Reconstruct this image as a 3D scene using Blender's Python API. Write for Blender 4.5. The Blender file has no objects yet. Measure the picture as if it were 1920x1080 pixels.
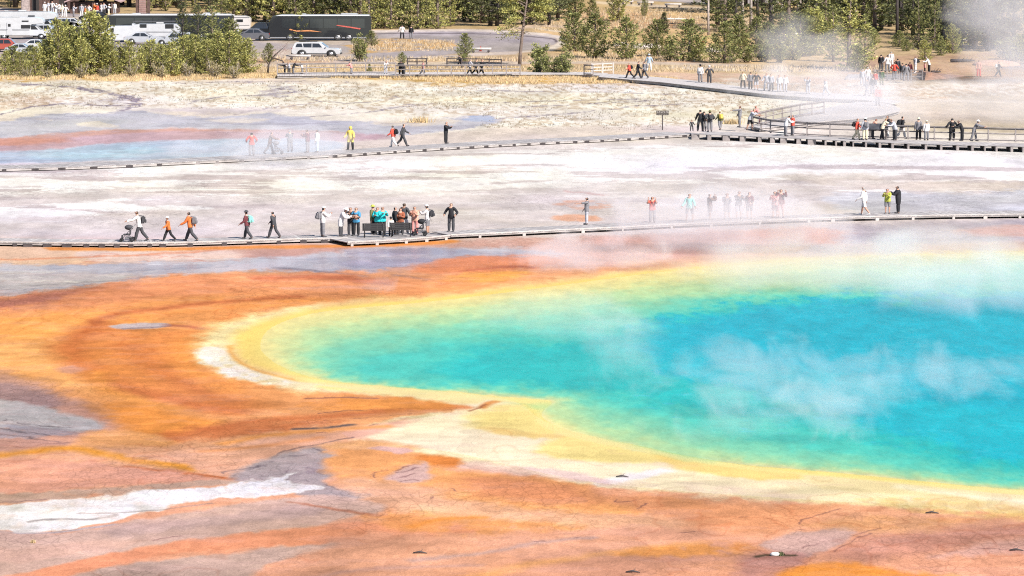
import bpy, bmesh, math, random
import numpy as np
from mathutils import Vector, Matrix, Euler
R = math.radians
scene = bpy.context.scene
COL = scene.collection

# ---------------------------------------------------------------- camera
CAM_H, FPX, HOR = 23.7, 8200.0, -300.0          # metres, focal length in 1920-px units, row of the horizon
PITCH = math.atan((540 - HOR) / FPX)
cam_d = bpy.data.cameras.new('camera'); cam = bpy.data.objects.new('camera', cam_d); COL.objects.link(cam)
cam.location = (0, 0, CAM_H); cam.rotation_euler = (math.pi/2 - PITCH, 0, 0)
cam_d.sensor_width = 36; cam_d.lens = FPX / 1920 * 36
cam_d.clip_start = 1; cam_d.clip_end = 60000
scene.camera = cam
# ---------------------------------------------------------------- sky and sun
SUN_AZ, SUN_EL = R(139), R(40)      # clockwise from +Y: the sun stands behind the camera to its right
world = bpy.data.worlds.new('World'); scene.world = world; world.use_nodes = True
wn = world.node_tree; bg = wn.nodes['Background']
sky = wn.nodes.new('ShaderNodeTexSky'); sky.sky_type = 'NISHITA'; sky.sun_disc = False
sky.sun_elevation = SUN_EL; sky.sun_rotation = SUN_AZ; sky.altitude = 2200; sky.dust_density = 1.0
wn.links.new(sky.outputs[0], bg.inputs[0]); bg.inputs[1].default_value = 0.09
sd = bpy.data.lights.new('sun', 'SUN'); sun = bpy.data.objects.new('sun', sd); COL.objects.link(sun)
sd.energy = 4.6; sd.angle = R(0.53); sd.color = (1.0, 0.94, 0.87)
to_sun = Vector((math.sin(SUN_AZ)*math.cos(SUN_EL), math.cos(SUN_AZ)*math.cos(SUN_EL), math.sin(SUN_EL)))
sun.rotation_euler = to_sun.to_track_quat('Z', 'Y').to_euler(); sun.location = (60, -60, 80)
vs = scene.view_settings
vs.view_transform = 'Standard'; vs.look = 'None'; vs.gamma = 1; vs.exposure = 1.02
cy = scene.cycles; cy.pixel_filter_type = 'BLACKMAN_HARRIS'; cy.filter_width = 1.1
cy.use_denoising = False; cy.max_bounces = 6; cy.diffuse_bounces = 2; cy.glossy_bounces = 2
cy.transparent_max_bounces = 8; cy.volume_bounces = 1; cy.volume_max_steps = 96; cy.caustics_reflective = False

# ---------------------------------------------------------------- survey: photo reading -> point in the place
CP, SP = math.cos(PITCH), math.sin(PITCH)
def gp(px, py, z=0.0):
    a, b = px - 960.0, 540.0 - py
    dx, dy, dz = a, FPX*CP + b*SP, -FPX*SP + b*CP
    t = (z - CAM_H) / dz
    return Vector((dx*t, dy*t, z))
def ppm(py, z=0):                     # photo pixels per metre at that row
    return FPX / gp(960, py, z).y
def s2l(c):
    c = np.asarray(c, dtype=float)/255.0
    return np.where(c <= 0.04045, c/12.92, ((c+0.055)/1.055)**2.4)
# ---------------------------------------------------------------- noise
def _hash(ix, iy, seed):
    h = (ix.astype(np.int64)*374761393 + iy.astype(np.int64)*668265263 + seed*1442695041) & 0xffffffff
    h = ((h ^ (h >> 13))*1274126177) & 0xffffffff
    return ((h ^ (h >> 16)) & 0xffff)/65535.0
def vnoise(x, y, seed=0):
    ix, iy = np.floor(x), np.floor(y); fx, fy = x-ix, y-iy
    fx = fx*fx*(3-2*fx); fy = fy*fy*(3-2*fy)
    a = _hash(ix, iy, seed); b = _hash(ix+1, iy, seed); c = _hash(ix, iy+1, seed); d = _hash(ix+1, iy+1, seed)
    return (a*(1-fx)+b*fx)*(1-fy) + (c*(1-fx)+d*fx)*fy
def fbm(x, y, seed=0, octv=4, gain=0.55):
    s, a, t = 0, 1.0, 0
    for k in range(octv):
        s = s + a*vnoise(x*2**k + 13.7*k, y*2**k + 7.1*k, seed+k); t += a; a *= gain
    return s/t
# ---------------------------------------------------------------- object helpers
def tag(o, label=None, cat=None, group=None, kind=None):
    if label: o['label'] = label
    if cat: o['category'] = cat
    if group: o['group'] = group
    if kind: o['kind'] = kind
    return o
def empty(name, loc, rz=0):
    o = bpy.data.objects.new(name, None); COL.objects.link(o)
    o.location = loc; o.rotation_euler = (0, 0, rz); o.empty_display_size = 0.3
    return o
def link_mesh(name, me, parent=None):
    o = bpy.data.objects.new(name, me); COL.objects.link(o)
    if parent is not None: o.parent = parent
    return o
def copy_tree(o, parent=None):
    c = o.copy(); COL.objects.link(c)
    if parent is not None: c.parent = parent
    for ch in list(o.children): copy_tree(ch, c)
    return c
class MB:
    """collects shapes, then links them as ONE mesh object"""
    def __init__(s): s.v = []; s.f = []; s.mi = []; s.smooth = []
    def add(s, vs_, fs, mi=0, smooth=False):
        b = len(s.v); s.v += [tuple(p) for p in vs_]
        for f in fs: s.f.append(tuple(b+i for i in f)); s.mi.append(mi); s.smooth.append(smooth)
        return s
    def box(s, cx, cy_, cz, sx, sy, sz, mi=0, rz=0.0, bev=0.0, taper=1.0):
        bm = bmesh.new(); bmesh.ops.create_cube(bm, size=1)
        for v in bm.verts:
            k = taper if v.co.z > 0 else 1
            v.co = Vector((v.co.x*sx*k, v.co.y*sy*k, v.co.z*sz))
        if bev: bmesh.ops.bevel(bm, geom=bm.edges[:], offset=bev, segments=2, affect='EDGES')
        m = Matrix.Translation((cx, cy_, cz)) @ Matrix.Rotation(rz, 4, 'Z')
        vs_ = [m @ v.co for v in bm.verts]; bm.verts.index_update()
        fs = [[v.index for v in f.verts] for f in bm.faces]; bm.free()
        return s.add(vs_, fs, mi)
    def tube(s, pts, rad, n=6, mi=0, cap=True, smooth=True):
        pts = [Vector(p) for p in pts]
        if not hasattr(rad, '__len__'): rad = [rad]*len(pts)
        vs_, fs = [], []
        for i, p in enumerate(pts):
            d = (pts[min(i+1, len(pts)-1)] - pts[max(i-1, 0)]).normalized()
            u = d.cross(Vector((0.13, 0.21, 1)) if abs(d.z) < 0.95 else Vector((1, 0, 0))).normalized(); w = d.cross(u)
            for k in range(n):
                a = 2*math.pi*k/n; vs_.append(p + (u*math.cos(a) + w*math.sin(a))*rad[i])
        for i in range(len(pts)-1):
            for k in range(n):
                fs.append((i*n+k, i*n+(k+1) % n, (i+1)*n+(k+1) % n, (i+1)*n+k))
        if cap: fs.append(tuple(range(n))[::-1]); fs.append(tuple((len(pts)-1)*n+k for k in range(n)))
        return s.add(vs_, fs, mi, smooth)
    def ell(s, c, r, n=8, m=6, mi=0, rot=None):
        vs_, fs = [], []
        c = Vector(c)
        for j in range(m+1):
            th = math.pi*j/m
            for k in range(n):
                a = 2*math.pi*k/n
                p = Vector((math.sin(th)*math.cos(a)*r[0], math.sin(th)*math.sin(a)*r[1], math.cos(th)*r[2]))
                if rot: p = rot @ p
                vs_.append(c+p)
        for j in range(m):
            for k in range(n): fs.append((j*n+k, (j+1)*n+k, (j+1)*n+(k+1) % n, j*n+(k+1) % n))
        return s.add(vs_, fs, mi, True)
    def prism(s, prof, y0, y1, mi=0, inset_top=0.0, ztop=None, bev=0.0):
        """side profile [(x,z)] extruded across y; inset pulls the upper points inwards"""
        n = len(prof); zs = [p[1] for p in prof]; z0, z1 = min(zs), max(zs)
        bm = bmesh.new(); A = []; B = []
        for x, z in prof:
            k = inset_top*(z-z0)/(z1-z0+1e-9)
            A.append(bm.verts.new((x, y0+k, z))); B.append(bm.verts.new((x, y1-k, z)))
        bm.faces.new(A[::-1]); bm.faces.new(B)
        for i in range(n): bm.faces.new((A[i], A[(i+1) % n], B[(i+1) % n], B[i]))
        bmesh.ops.recalc_face_normals(bm, faces=bm.faces[:])
        if bev: bmesh.ops.bevel(bm, geom=bm.edges[:], offset=bev, segments=2, affect='EDGES')
        bm.verts.index_update()
        vs_ = [v.co.copy() for v in bm.verts]; fs = [[v.index for v in f.verts] for f in bm.faces]; bm.free()
        return s.add(vs_, fs, mi)
    def lathe_y(s, prof, c, n=18, mi=0):
        """profile [(radius, y)] turned about the y axis"""
        vs_, fs = [], []; c = Vector(c)
        for r, y in prof:
            for k in range(n):
                a = 2*math.pi*k/n; vs_.append(c + Vector((r*math.cos(a), y, r*math.sin(a))))
        for i in range(len(prof)-1):
            for k in range(n): fs.append((i*n+k, i*n+(k+1) % n, (i+1)*n+(k+1) % n, (i+1)*n+k))
        return s.add(vs_, fs, mi, True)
    def mesh(s, name, mats):
        me = bpy.data.meshes.new(name); me.from_pydata(s.v, [], s.f)
        if not isinstance(mats, (list, tuple)): mats = [mats]
        for m in mats: me.materials.append(m)
        me.polygons.foreach_set('material_index', s.mi); me.polygons.foreach_set('use_smooth', s.smooth)
        me.update(); return me
    def build(s, name, mats, parent=None):
        return link_mesh(name, s.mesh(name, mats), parent)
# ---------------------------------------------------------------- materials
def nodes_of(name):
    m = bpy.data.materials.new(name); m.use_nodes = True; nt = m.node_tree
    return m, nt, nt.nodes['Principled BSDF']
_mc = {}
def mat(name, rgb, rough=0.7, var=0.15, scale=3.0, metal=0.0, spec=0.4, coat=0.0, bump=0.0, trans=0.0):
    """rgb = base colour (linear 0..1) with procedural mottling"""
    if name in _mc: return _mc[name]
    m, nt, b = nodes_of(name); N = nt.nodes; Lk = nt.links
    b.inputs['Roughness'].default_value = rough; b.inputs['Metallic'].default_value = metal
    b.inputs['Specular IOR Level'].default_value = spec; b.inputs['Coat Weight'].default_value = coat
    tc = N.new('ShaderNodeTexCoord'); nz = N.new('ShaderNodeTexNoise'); nz.inputs['Scale'].default_value = scale
    nz.inputs['Detail'].default_value = 5
    Lk.new(tc.outputs['Object'], nz.inputs['Vector'])
    r = N.new('ShaderNodeMapRange'); r.inputs[1].default_value = 0.3; r.inputs[2].default_value = 0.7
    r.inputs[3].default_value = 1-var; r.inputs[4].default_value = 1+var
    Lk.new(nz.outputs['Fac'], r.inputs[0])
    mx = N.new('ShaderNodeVectorMath'); mx.operation = 'SCALE'; mx.inputs[0].default_value = rgb
    Lk.new(r.outputs[0], mx.inputs['Scale']); Lk.new(mx.outputs[0], b.inputs['Base Color'])
    if bump:
        bp = N.new('ShaderNodeBump'); bp.inputs['Strength'].default_value = bump; bp.inputs['Distance'].default_value = 0.05
        Lk.new(nz.outputs['Fac'], bp.inputs['Height']); Lk.new(bp.outputs[0], b.inputs['Normal'])
    _mc[name] = m; return m
# ================================================================ GROUND: one sheet, mineral and bacterial colours surveyed from the place
ALB = 0.52          # how far a fully bright reading is turned into reflectance
def smooth_poly(p, closed=True, k=6):
    p = np.array(p, float); n = len(p); out = []
    rng = range(n) if closed else range(n-1)
    for i in rng:
        if closed: a, b, c, d = p[(i-1) % n], p[i], p[(i+1) % n], p[(i+2) % n]
        else: a, b, c, d = p[max(i-1, 0)], p[i], p[i+1], p[min(i+2, n-1)]
        for j in range(k):
            t = j/k
            out.append(0.5*((2*b)+(c-a)*t+(2*a-5*b+4*c-d)*t*t+(3*b-a-3*c+d)*t**3))
    if not closed: out.append(p[-1])
    return np.array(out)
YS = 4.0            # rows count four times as much as columns: the ground lies foreshortened
def seg_dist(x, y, P, closed):
    d = np.full(x.shape, 1e9); n = len(P)
    for i in range(n if closed else n-1):
        ax, ay = P[i]; bx, by = P[(i+1) % n]
        ex, ey = bx-ax, by-ay; L2 = ex*ex+ey*ey+1e-9
        t = np.clip(((x-ax)*ex+(y-ay)*ey)/L2, 0, 1)
        d = np.minimum(d, (x-ax-t*ex)**2+(y-ay-t*ey)**2)
    return np.sqrt(d)
def inside(x, y, P):
    r = np.zeros(x.shape, bool); n = len(P)
    for i in range(n):
        ax, ay = P[i]; bx, by = P[(i+1) % n]
        if ay == by: continue
        c = ((ay > y) != (by > y)) & (x < (bx-ax)*(y-ay)/(by-ay)+ax)
        r ^= c
    return r
class Paint:
    """colour (sRGB reading) and wetness for a cloud of ground points given as survey columns/rows"""
    def __init__(s, u, v):
        s.u, s.v = u, v
        w = [gp(0, 0)]
        b = 540.0 - v; t = CAM_H/(FPX*SP - b*CP)
        s.X = (u-960)*t; s.Y = (FPX*CP + b*SP)*t
        s.n1 = fbm(s.X*0.10, s.Y*0.10*0.5, 3, 5)-0.5
        s.n2 = fbm(s.X*0.10+50, s.Y*0.05+9, 11, 5)-0.5
        s.n3 = fbm(s.X*0.55, s.Y*0.28, 23, 4)-0.5
        s.n4 = fbm(s.X*0.55+31, s.Y*0.28+17, 29, 4)-0.5
        s.n5 = fbm(s.X*2.1, s.Y*0.9, 61, 3)-0.5; s.n6 = fbm(s.X*2.3+9, s.Y*0.8+4, 67, 3)-0.5
        ks = np.array([-400, 0, 100, 135, 150, 200, 262, 300, 345, 385, 440, 470, 540, 700, 850, 1000, 1120, 1500])
        kc = np.array([(196, 172, 128), (205, 178, 132), (214, 188, 150), (222, 196, 150), (238, 222, 200), (240, 226, 205), (240, 230, 220), (244, 237, 230),
                       (238, 229, 228), (231, 220, 216), (230, 216, 213), (232, 186, 158), (240, 165, 112), (245, 165, 98), (242, 182, 148), (238, 174, 144), (234, 168, 140), (215, 165, 140)], float)
        s.c = np.stack([np.interp(v, ks, kc[:, i]) for i in range(3)], 1)
        s.w = np.zeros(len(u))
    def _m(s, P, closed, soft, half, warp, dith=0):
        P = np.array(P, float)*[1/YS, 1]
        mg = soft*2+half+warp*2+3
        idx = np.where((s.u/YS > P[:, 0].min()-mg) & (s.u/YS < P[:, 0].max()+mg) & (s.v > P[:, 1].min()-mg) & (s.v < P[:, 1].max()+mg))[0]
        if len(idx) == 0: return idx, None
        x = s.u[idx]/YS + warp*2.2*(s.n1[idx]*3+s.n3[idx]*1.8+s.n5[idx]*1.0); y = s.v[idx] + warp*(s.n2[idx]*2.2+s.n4[idx]*2.2+s.n6[idx]*1.3)
        if dith: y = y+soft*dith*(s.n6[idx]*2.2+s.n4[idx]*1.5)
        d = seg_dist(x, y, P, closed)
        if closed: d = np.where(inside(x, y, P), -d, d)
        else: d = d-half
        m = np.clip(0.5-d/(2*soft), 0, 1); return idx, m*m*(3-2*m)
    def poly(s, P, col, soft=3, warp=3, op=1.0, wet=None, brk=0.0, smooth=True, dith=0.35):
        idx, m = s._m(smooth_poly(P) if smooth else P, True, soft, 0, warp, dith if smooth else 0)
        s._put(idx, m, col, op, wet, brk)
    def line(s, P, col, width=1.5, soft=1.0, warp=1.5, op=1.0, wet=None, brk=0.0):
        idx, m = s._m(smooth_poly(P, False, 5), False, soft, width/2, warp)
        s._put(idx, m, col, op, wet, brk)
    def _put(s, idx, m, col, op, wet, brk):
        if m is None: return
        if brk: m = m*np.clip(1+brk*(s.n3[idx]*6+s.n1[idx]*3+s.n5[idx]*5), 0, 1)
        m = (m*op)[:, None]
        s.c[idx] = s.c[idx]*(1-m) + np.array(col, float)*m
        if wet is not None: s.w[idx] = s.w[idx]*(1-m[:, 0]) + wet*m[:, 0]

POOL = [(488, 648), (505, 617), (560, 594), (640, 580), (800, 566), (950, 548), (1100, 528), (1250, 509), (1500, 489), (1750, 478), (1920, 472), (2100, 466), (2400, 470), (2700, 560), (2750, 760), (2500, 900), (2200, 930),
        (2040, 928), (1920, 918), (1800, 909), (1650, 894), (1500, 880), (1400, 872), (1290, 855), (1200, 836), (1110, 817), (1050, 802), (1015, 778), (1035, 754), (1000, 748), (935, 743), (850, 734), (740, 725), (640, 717), (580, 706), (530, 688), (500, 668)]
SPRING = [(-200, 290), (0, 284), (100, 280), (200, 270), (320, 263), (470, 260), (600, 262), (640, 272), (600, 284), (480, 291), (330, 298), (160, 303), (0, 306), (-200, 312)]

BEACH = [(560, 716), (935, 746), (1050, 800), (1400, 874), (1920, 920), (2300, 940), (2300, 975), (1920, 958), (1500, 936), (1120, 905), (860, 850), (640, 812), (860, 764)]
def paint_all(u, v):
    uf_ = u
    p = Paint(u, v)
    # ---- far zone: meadow, roads, paths
    G = (217, 176, 112); A = (186, 176, 174); T = (222, 203, 182)
    p.poly([(-200, 40), (700, 30), (1040, 40), (1300, 60), (1300, 118), (500, 122), (-200, 118)], (212, 184, 142), 6, 3, brk=0.3)
    p.poly([(1040, 14), (1180, 16), (1330, 24), (1420, 60), (1500, 112), (1200, 114), (1060, 108), (1000, 60)], (224, 190, 140), 5, 3, brk=0.5)
    p.poly([(1100, 30), (1260, 28), (1300, 52), (1120, 50)], (212, 160, 118), 5, 4, op=0.6, brk=1)
    p.poly([(1130, -2), (1200, 1), (1320, 8), (1420, 6), (1900, -6), (1900, -40), (1100, -40)], (196, 186, 180), 2, 1, smooth=False)
    p.poly([(1120, 6), (1180, 12), (1320, 19), (1330, 14), (1180, 7), (1120, 2)], (228, 208, 178), 1.5, 1, smooth=False)
    p.poly([(-300, -10), (200, 30), (420, 55), (510, 70), (700, 68), (712, 60), (860, 57), (960, 61), (1035, 68), (1052, 78), (1025, 92), (960, 97), (860, 100), (700, 116), (640, 119), (440, 116), (-300, 112)], A, 1.5, 1, smooth=False)
    p.poly([(-300, 95), (200, 95), (470, 92), (640, 100), (640, 119), (440, 118), (-300, 114)], (206, 190, 178), 3, 2)
    p.poly([(60, 28), (200, 32), (330, 40), (200, 44), (60, 40)], (214, 200, 182), 2, 1)
    p.line([(700, 59), (860, 56.5), (960, 60), (1040, 68), (1056, 79), (1030, 93)], (232, 218, 204), 4.5, 1, 0.6)
    p.line([(700, 63), (860, 62.5), (950, 65.5), (1030, 72), (1044, 79)], (92, 82, 84), 1.0, 0.6, 0.3, 0.9)
    p.line([(1010, 92), (1060, 92), (1110, 92)], (96, 84, 80), 1.2, 0.7, 0.5, 0.8)
    p.line([(470, 110), (640, 119), (700, 117)], (150, 132, 122), 1.0, 0.7, 0.5, 0.7)
    p.line([(1280, 124), (1500, 134), (1640, 134)], (160, 144, 132), 0.9, 0.7, 0.5, 0.7)
    p.line([(1030, 93), (960, 98), (880, 101)], (228, 212, 196), 3, 1, 0.6)
    p.line([(700, 117), (800, 108), (900, 103), (960, 100)], (226, 210, 194), 4, 1.5, 0.6)
    p.line([(1000, 52), (1060, 60), (1120, 58)], (228, 210, 186), 3, 1, 0.6)
    p.line([(960, 54), (1010, 48), (1050, 50)], (226, 200, 178), 5, 2, 0.6)
    p.poly([(640, 84), (700, 76), (745, 72), (820, 75), (862, 84), (835, 90), (770, 95), (700, 98), (650, 100), (655, 90)], (222, 180, 122), 2, 1.5, brk=0.6)
    p.poly([(480, 72), (620, 76), (700, 73), (700, 80), (640, 84), (500, 80)], (205, 190, 176), 2, 1)
    p.poly([(470, 109), (700, 118), (960, 108), (1010, 112), (1280, 112), (1280, 122), (960, 122), (470, 124)], (214, 176, 140), 2, 2, brk=0.5)
    p.line([(470, 122), (700, 120), (900, 118), (1100, 117), (1280, 120), (1500, 127), (1650, 128)], T, 6, 1.5, 0.5)
    p.line([(1270, 127), (1400, 131), (1530, 131), (1640, 130)], (230, 214, 196), 6, 2, 0.5)
    p.poly([(470, 126), (900, 126), (1270, 130), (1270, 136), (1100, 146), (470, 140)], (220, 190, 142), 2, 2, brk=0.4)
    p.poly([(1120, 136), (1300, 136), (1460, 142), (1600, 150), (1560, 182), (1400, 168), (1280, 156)], (222, 190, 160), 3, 2, brk=0.5)
    # golden grass fringe
    p.poly([(-100, 146), (60, 142), (250, 140), (480, 138), (800, 142), (1120, 140), (1260, 152), (1200, 158), (1000, 156), (820, 160), (780, 152), (560, 146), (330, 152), (180, 156), (-100, 150)], (220, 180, 112), 2.5, 3, brk=0.4)
    # right margin
    p.poly([(1580, 112), (1700, 104), (2100, 100), (2100, 148), (1700, 152), (1600, 150)], (206, 172, 146), 4, 2, brk=0.3)
    p.poly([(1600, 160), (1750, 150), (2100, 146), (2100, 176), (1800, 170), (1650, 172)], (232, 216, 198), 3, 2)
    p.poly([(1640, 172), (1800, 168), (2100, 178), (2100, 250), (1700, 240), (1560, 226), (1690, 205)], (222, 206, 184), 4, 3)
    p.poly([(1690, 178), (1760, 170), (1850, 172), (1800, 180), (1720, 184)], (218, 184, 148), 3, 3, op=0.8, brk=0.7)
    p.line([(1690, 190), (1800, 188), (1980, 196)], (240, 226, 208), 3, 2, 2)
    p.poly([(1880, 120), (2000, 110), (2100, 118), (2100, 132), (1900, 130)], (196, 176, 168), 3, 2)
    # ---- white sinter with run-off channels
    p.poly([(-200, 158), (400, 154), (900, 162), (1280, 166), (1560, 190), (1420, 230), (1300, 250), (900, 262), (700, 240), (400, 212), (-200, 216)], (247, 238, 222), 4, 3)
    p.poly([(-200, 176), (60, 178), (130, 190), (60, 204), (-200, 212)], (230, 205, 180), 3, 4, op=0.7, brk=0.6)
    p.poly([(205, 186), (262, 184), (250, 205), (215, 212), (225, 198)], (196, 186, 192), 2, 3, 0.6, 0.3, brk=0.8)
    p.poly([(515, 162), (560, 165), (555, 180), (505, 180)], (176, 166, 190), 2, 3, 0.6, 0.5, brk=0.8)
    zc_ = np.clip((v-153)/4, 0, 1)*np.clip((np.interp(u, [-100, 300, 700, 900, 1300, 1560, 2100], [206, 202, 212, 246, 240, 200, 170])-v)/6, 0, 1)
    E1 = fbm(p.X*2.6, p.Y*0.6, 101, 2); E2 = fbm(p.X*0.25, p.Y*0.12, 107, 4)
    pit = np.clip((E1-0.56)/0.06, 0, 1)*np.clip((E2-0.36)/0.12, 0, 1)*zc_*0.5
    p.c[:] = p.c*(1-pit[:, None])+np.array((190, 166, 138.0))*pit[:, None]
    gl = np.clip((0.44-E1)/0.05, 0, 1)*zc_*0.6; p.c[:] = p.c*(1-gl[:, None])+np.array((255, 248, 236.0))*gl[:, None]
    # blue run-off sheet
    for s_ in [[(20, 156), (90, 160), (170, 166), (215, 176), (262, 184), (245, 194), (262, 198), (238, 206), (215, 214)],
               [(155, 165), (180, 172), (215, 178), (258, 186)], [(170, 196), (230, 198), (262, 195)], [(0, 215), (60, 202), (110, 195), (160, 192)]]:
        p.line(s_, (146, 134, 148), 1.8, 0.7, 2.0, 0.95, 0.3, brk=0.3)
    for s_ in [[(340, 198), (400, 184), (500, 178), (555, 172)], [(500, 160), (540, 168), (560, 178), (600, 190)], [(600, 192), (520, 202), (470, 208), (430, 216)],
               [(600, 190), (680, 194), (760, 180)], [(760, 196), (880, 192), (1000, 190), (1200, 186)], [(560, 222), (690, 210), (760, 200), (800, 196)],
               [(920, 224), (1000, 218), (1100, 212), (1200, 200), (1290, 196)], [(980, 200), (1100, 196), (1250, 188)], [(330, 156), (600, 152), (640, 156)], [(900, 170), (1100, 172), (1280, 178)]]:
        p.line(s_, (150, 138, 150), 1.1, 0.7, 1.8, 0.85, 0.3, brk=0.5)
    p.poly([(-200, 236), (0, 229), (60, 219), (125, 213), (205, 212), (250, 209), (320, 219), (430, 218), (500, 214), (580, 222), (700, 228), (760, 230), (850, 222), (880, 216), (930, 224), (890, 240), (800, 250), (640, 254), (450, 244), (300, 241), (150, 248), (0, 260), (-200, 270)], (210, 206, 211), 2, 3, 1, 0.6)
    p.poly([(880, 216), (925, 219), (912, 228), (870, 226)], (184, 184, 204), 1.5, 2, 1, 0.9)
    p.poly([(140, 231), (180, 229), (205, 235), (215, 241), (190, 240), (150, 236)], (240, 228, 214), 1, 2)
    p.poly([(60, 224), (100, 222), (90, 227)], (234, 222, 214), 1, 2)
    p.poly([(395, 226), (460, 222), (510, 224), (470, 230), (410, 230)], (236, 224, 210), 1.2, 2)
    p.poly([(700, 230), (800, 224), (860, 226), (830, 234), (740, 236)], (236, 222, 204), 1.5, 2)
    p.poly([(240, 206), (340, 214), (420, 214), (520, 208), (450, 205), (330, 205)], (214, 202, 202), 3, 3, 0.7)
    p.poly([(640, 266), (720, 254), (800, 252), (900, 244), (960, 240), (1300, 238), (1300, 248), (900, 268), (660, 282)], (234, 220, 208), 3, 2)
    # red-orange bank and spring
    p.poly([(-200, 270), (0, 259), (150, 247), (300, 241.5), (450, 242), (620, 247), (730, 256), (640, 264), (450, 262), (300, 268), (150, 280), (0, 290), (-200, 300)], (206, 176, 182), 3, 2)
    p.poly([(-200, 270), (0, 259), (150, 247), (300, 241.5), (450, 242), (620, 246), (640, 250), (450, 246.5), (300, 247), (150, 256), (60, 268), (-200, 280)], (218, 170, 152), 2.0, 1.5, 0.7, brk=0.3)
    p.poly([(-200, 268), (0, 262), (80, 258), (130, 262), (60, 272), (-200, 278)], (226, 156, 130), 3, 2, 0.5)
    p.poly(SPRING, (190, 200, 214), 3, 1, 1, 0.6)
    p.poly([(60, 286), (160, 276), (260, 272), (300, 280), (240, 292), (120, 300), (60, 298)], (184, 210, 220), 6, 1.5, 0.9)
    p.poly([(-200, 312), (0, 307), (330, 299), (480, 292), (640, 282), (660, 290), (400, 304), (-200, 322)], (224, 214, 214), 1.5, 1)
    # ---- bright flat between the two boardwalks
    lilac = (228, 217, 214)
    white = (255, 251, 249)
    p.poly([(-200, 322), (300, 312), (700, 292), (1200, 262), (1500, 262), (1900, 284), (2200, 290), (2200, 340), (1400, 330), (900, 340), (400, 372), (-200, 372)], (226, 216, 216), 6, 4, 0.6)
    rs = random.Random(5)
    def field(u0, colr_, f, lo, wd, op):      # fractal patches with crisp broken edges
        m = np.clip((f-lo)/wd, 0, 1)*op*u0; p.c[:] = p.c*(1-m[:, None])+np.array(colr_, float)*m[:, None]
    zone = np.clip((v-(322-uf_*0.042))/3, 0, 1)*np.clip((432-v)/14, 0, 1)*np.where(uf_ > 1300, np.clip((v-np.interp(uf_, [1300, 1920], [258, 280]))/3, 0, 1), 1)
    F1 = fbm(p.X*0.09+3, p.Y*0.13, 71, 8, .62); F2 = fbm(p.X*0.20+40, p.Y*0.36+8, 77, 7, .65); F3 = fbm(p.X*0.11+80, p.Y*0.22+2, 83, 7, .62)
    up = np.interp(v, [270, 300, 345, 370, 400, 440], [0.12, 0.10, 0.05, -0.02, -0.07, -0.16]) - np.where(uf_ > 1000, np.interp(v, [330, 360], [0, 0.08]), 0)
    field(zone, (226, 214, 212), F3, 0.50, 0.05, 0.9)
    field(zone, white, F1+up, 0.52, 0.018, 1.0); field(zone, (250, 245, 243), F2+up*0.8, 0.545, 0.015, 0.95)
    field(zone, (202, 188, 188), fbm(p.X*0.11+7, p.Y*0.3+5, 91, 6)-up*0.1, 0.575, 0.02, 0.7)
    for P in [[(1000, 292), (1250, 276), (1500, 276), (1700, 286), (2100, 296), (2100, 316), (1700, 308), (1400, 312), (1100, 310), (940, 304)],
              [(-100, 336), (60, 336), (130, 342), (60, 350), (-100, 352)], [(520, 338), (600, 334), (660, 350), (600, 356), (500, 352)],
              [(100, 384), (200, 379), (300, 390), (230, 396), (130, 392)], [(295, 386), (350, 384), (405, 391), (330, 394)], [(-60, 396), (80, 393), (200, 402), (60, 408), (-60, 408)],
              [(720, 300), (900, 292), (1040, 290), (1020, 302), (860, 310), (740, 310)], [(1340, 322), (1560, 318), (1700, 326), (1560, 336), (1400, 334)], [(1860, 324), (2100, 322), (2100, 340), (1880, 338)],
              [(200, 312), (420, 306), (600, 302), (560, 314), (300, 322)]]:
        p.poly(P, white, 1.6, 2.5, 0.95)
    p.poly([(600, 372), (1000, 350), (1150, 348), (1560, 352), (1500, 410), (1000, 428), (700, 436), (300, 444), (-100, 440), (-100, 415), (300, 402)], lilac, 10, 5, 0.7, 0.35)
    p.poly([(1540, 372), (1640, 360), (1760, 362), (2000, 356), (2000, 392), (1700, 398), (1600, 400)], (208, 208, 218), 5, 3, 0.75, 0.5)
    for k in range(26):
        xx, yy = rs.uniform(1560, 1900), rs.uniform(360, 392); ln = rs.uniform(8, 28)
        p.poly([(xx-ln, yy), (xx, yy-1.2), (xx+ln, yy), (xx, yy+1)], (232, 230, 236), 0.8, 1, 0.8)
    p.poly([(1480, 330), (1620, 326), (1700, 338), (1920, 344), (1900, 356), (1600, 352)], (226, 212, 200), 4, 4, 0.7)
    p.poly([(1040, 376), (1100, 374), (1150, 386), (1110, 394), (1050, 390)], (236, 178, 150), 2.5, 3, 0.7, brk=0.6)
    p.poly([(1030, 408), (1060, 402), (1110, 404), (1120, 412), (1060, 415)], (238, 176, 140), 2, 2, 0.8)
    p.line([(1060, 358), (1100, 362), (1140, 366)], (200, 150, 146), 1.5, 1.5, 2, 0.7)
    # ---- bank along the near boardwalk
    p.poly([(-100, 463), (100, 463), (230, 470), (200, 488), (-100, 504)], (246, 208, 178), 3, 2)
    p.poly([(150, 472), (300, 468), (500, 474), (560, 480), (400, 492), (200, 494)], (240, 214, 202), 3, 3, 0.9)
    p.poly([(500, 462), (900, 450), (1250, 436), (1500, 430), (1600, 440), (1560, 462), (1300, 480), (1060, 500), (700, 505), (500, 500)], (216, 168, 154), 8, 4, 0.9, 0.3)
    lil2 = (206, 188, 186)
    p.poly([(-100, 500), (200, 494), (420, 488), (560, 478), (680, 466), (850, 462), (980, 464), (1065, 474), (1040, 480), (900, 478), (800, 488), (700, 506), (600, 508), (480, 506), (330, 518), (180, 536), (-100, 560)], lil2, 4, 3, 1, 0.9)
    p.poly([(-100, 518), (120, 512), (280, 518), (160, 532), (-100, 552)], (196, 190, 194), 4, 3, 0.8, 0.5)
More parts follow.
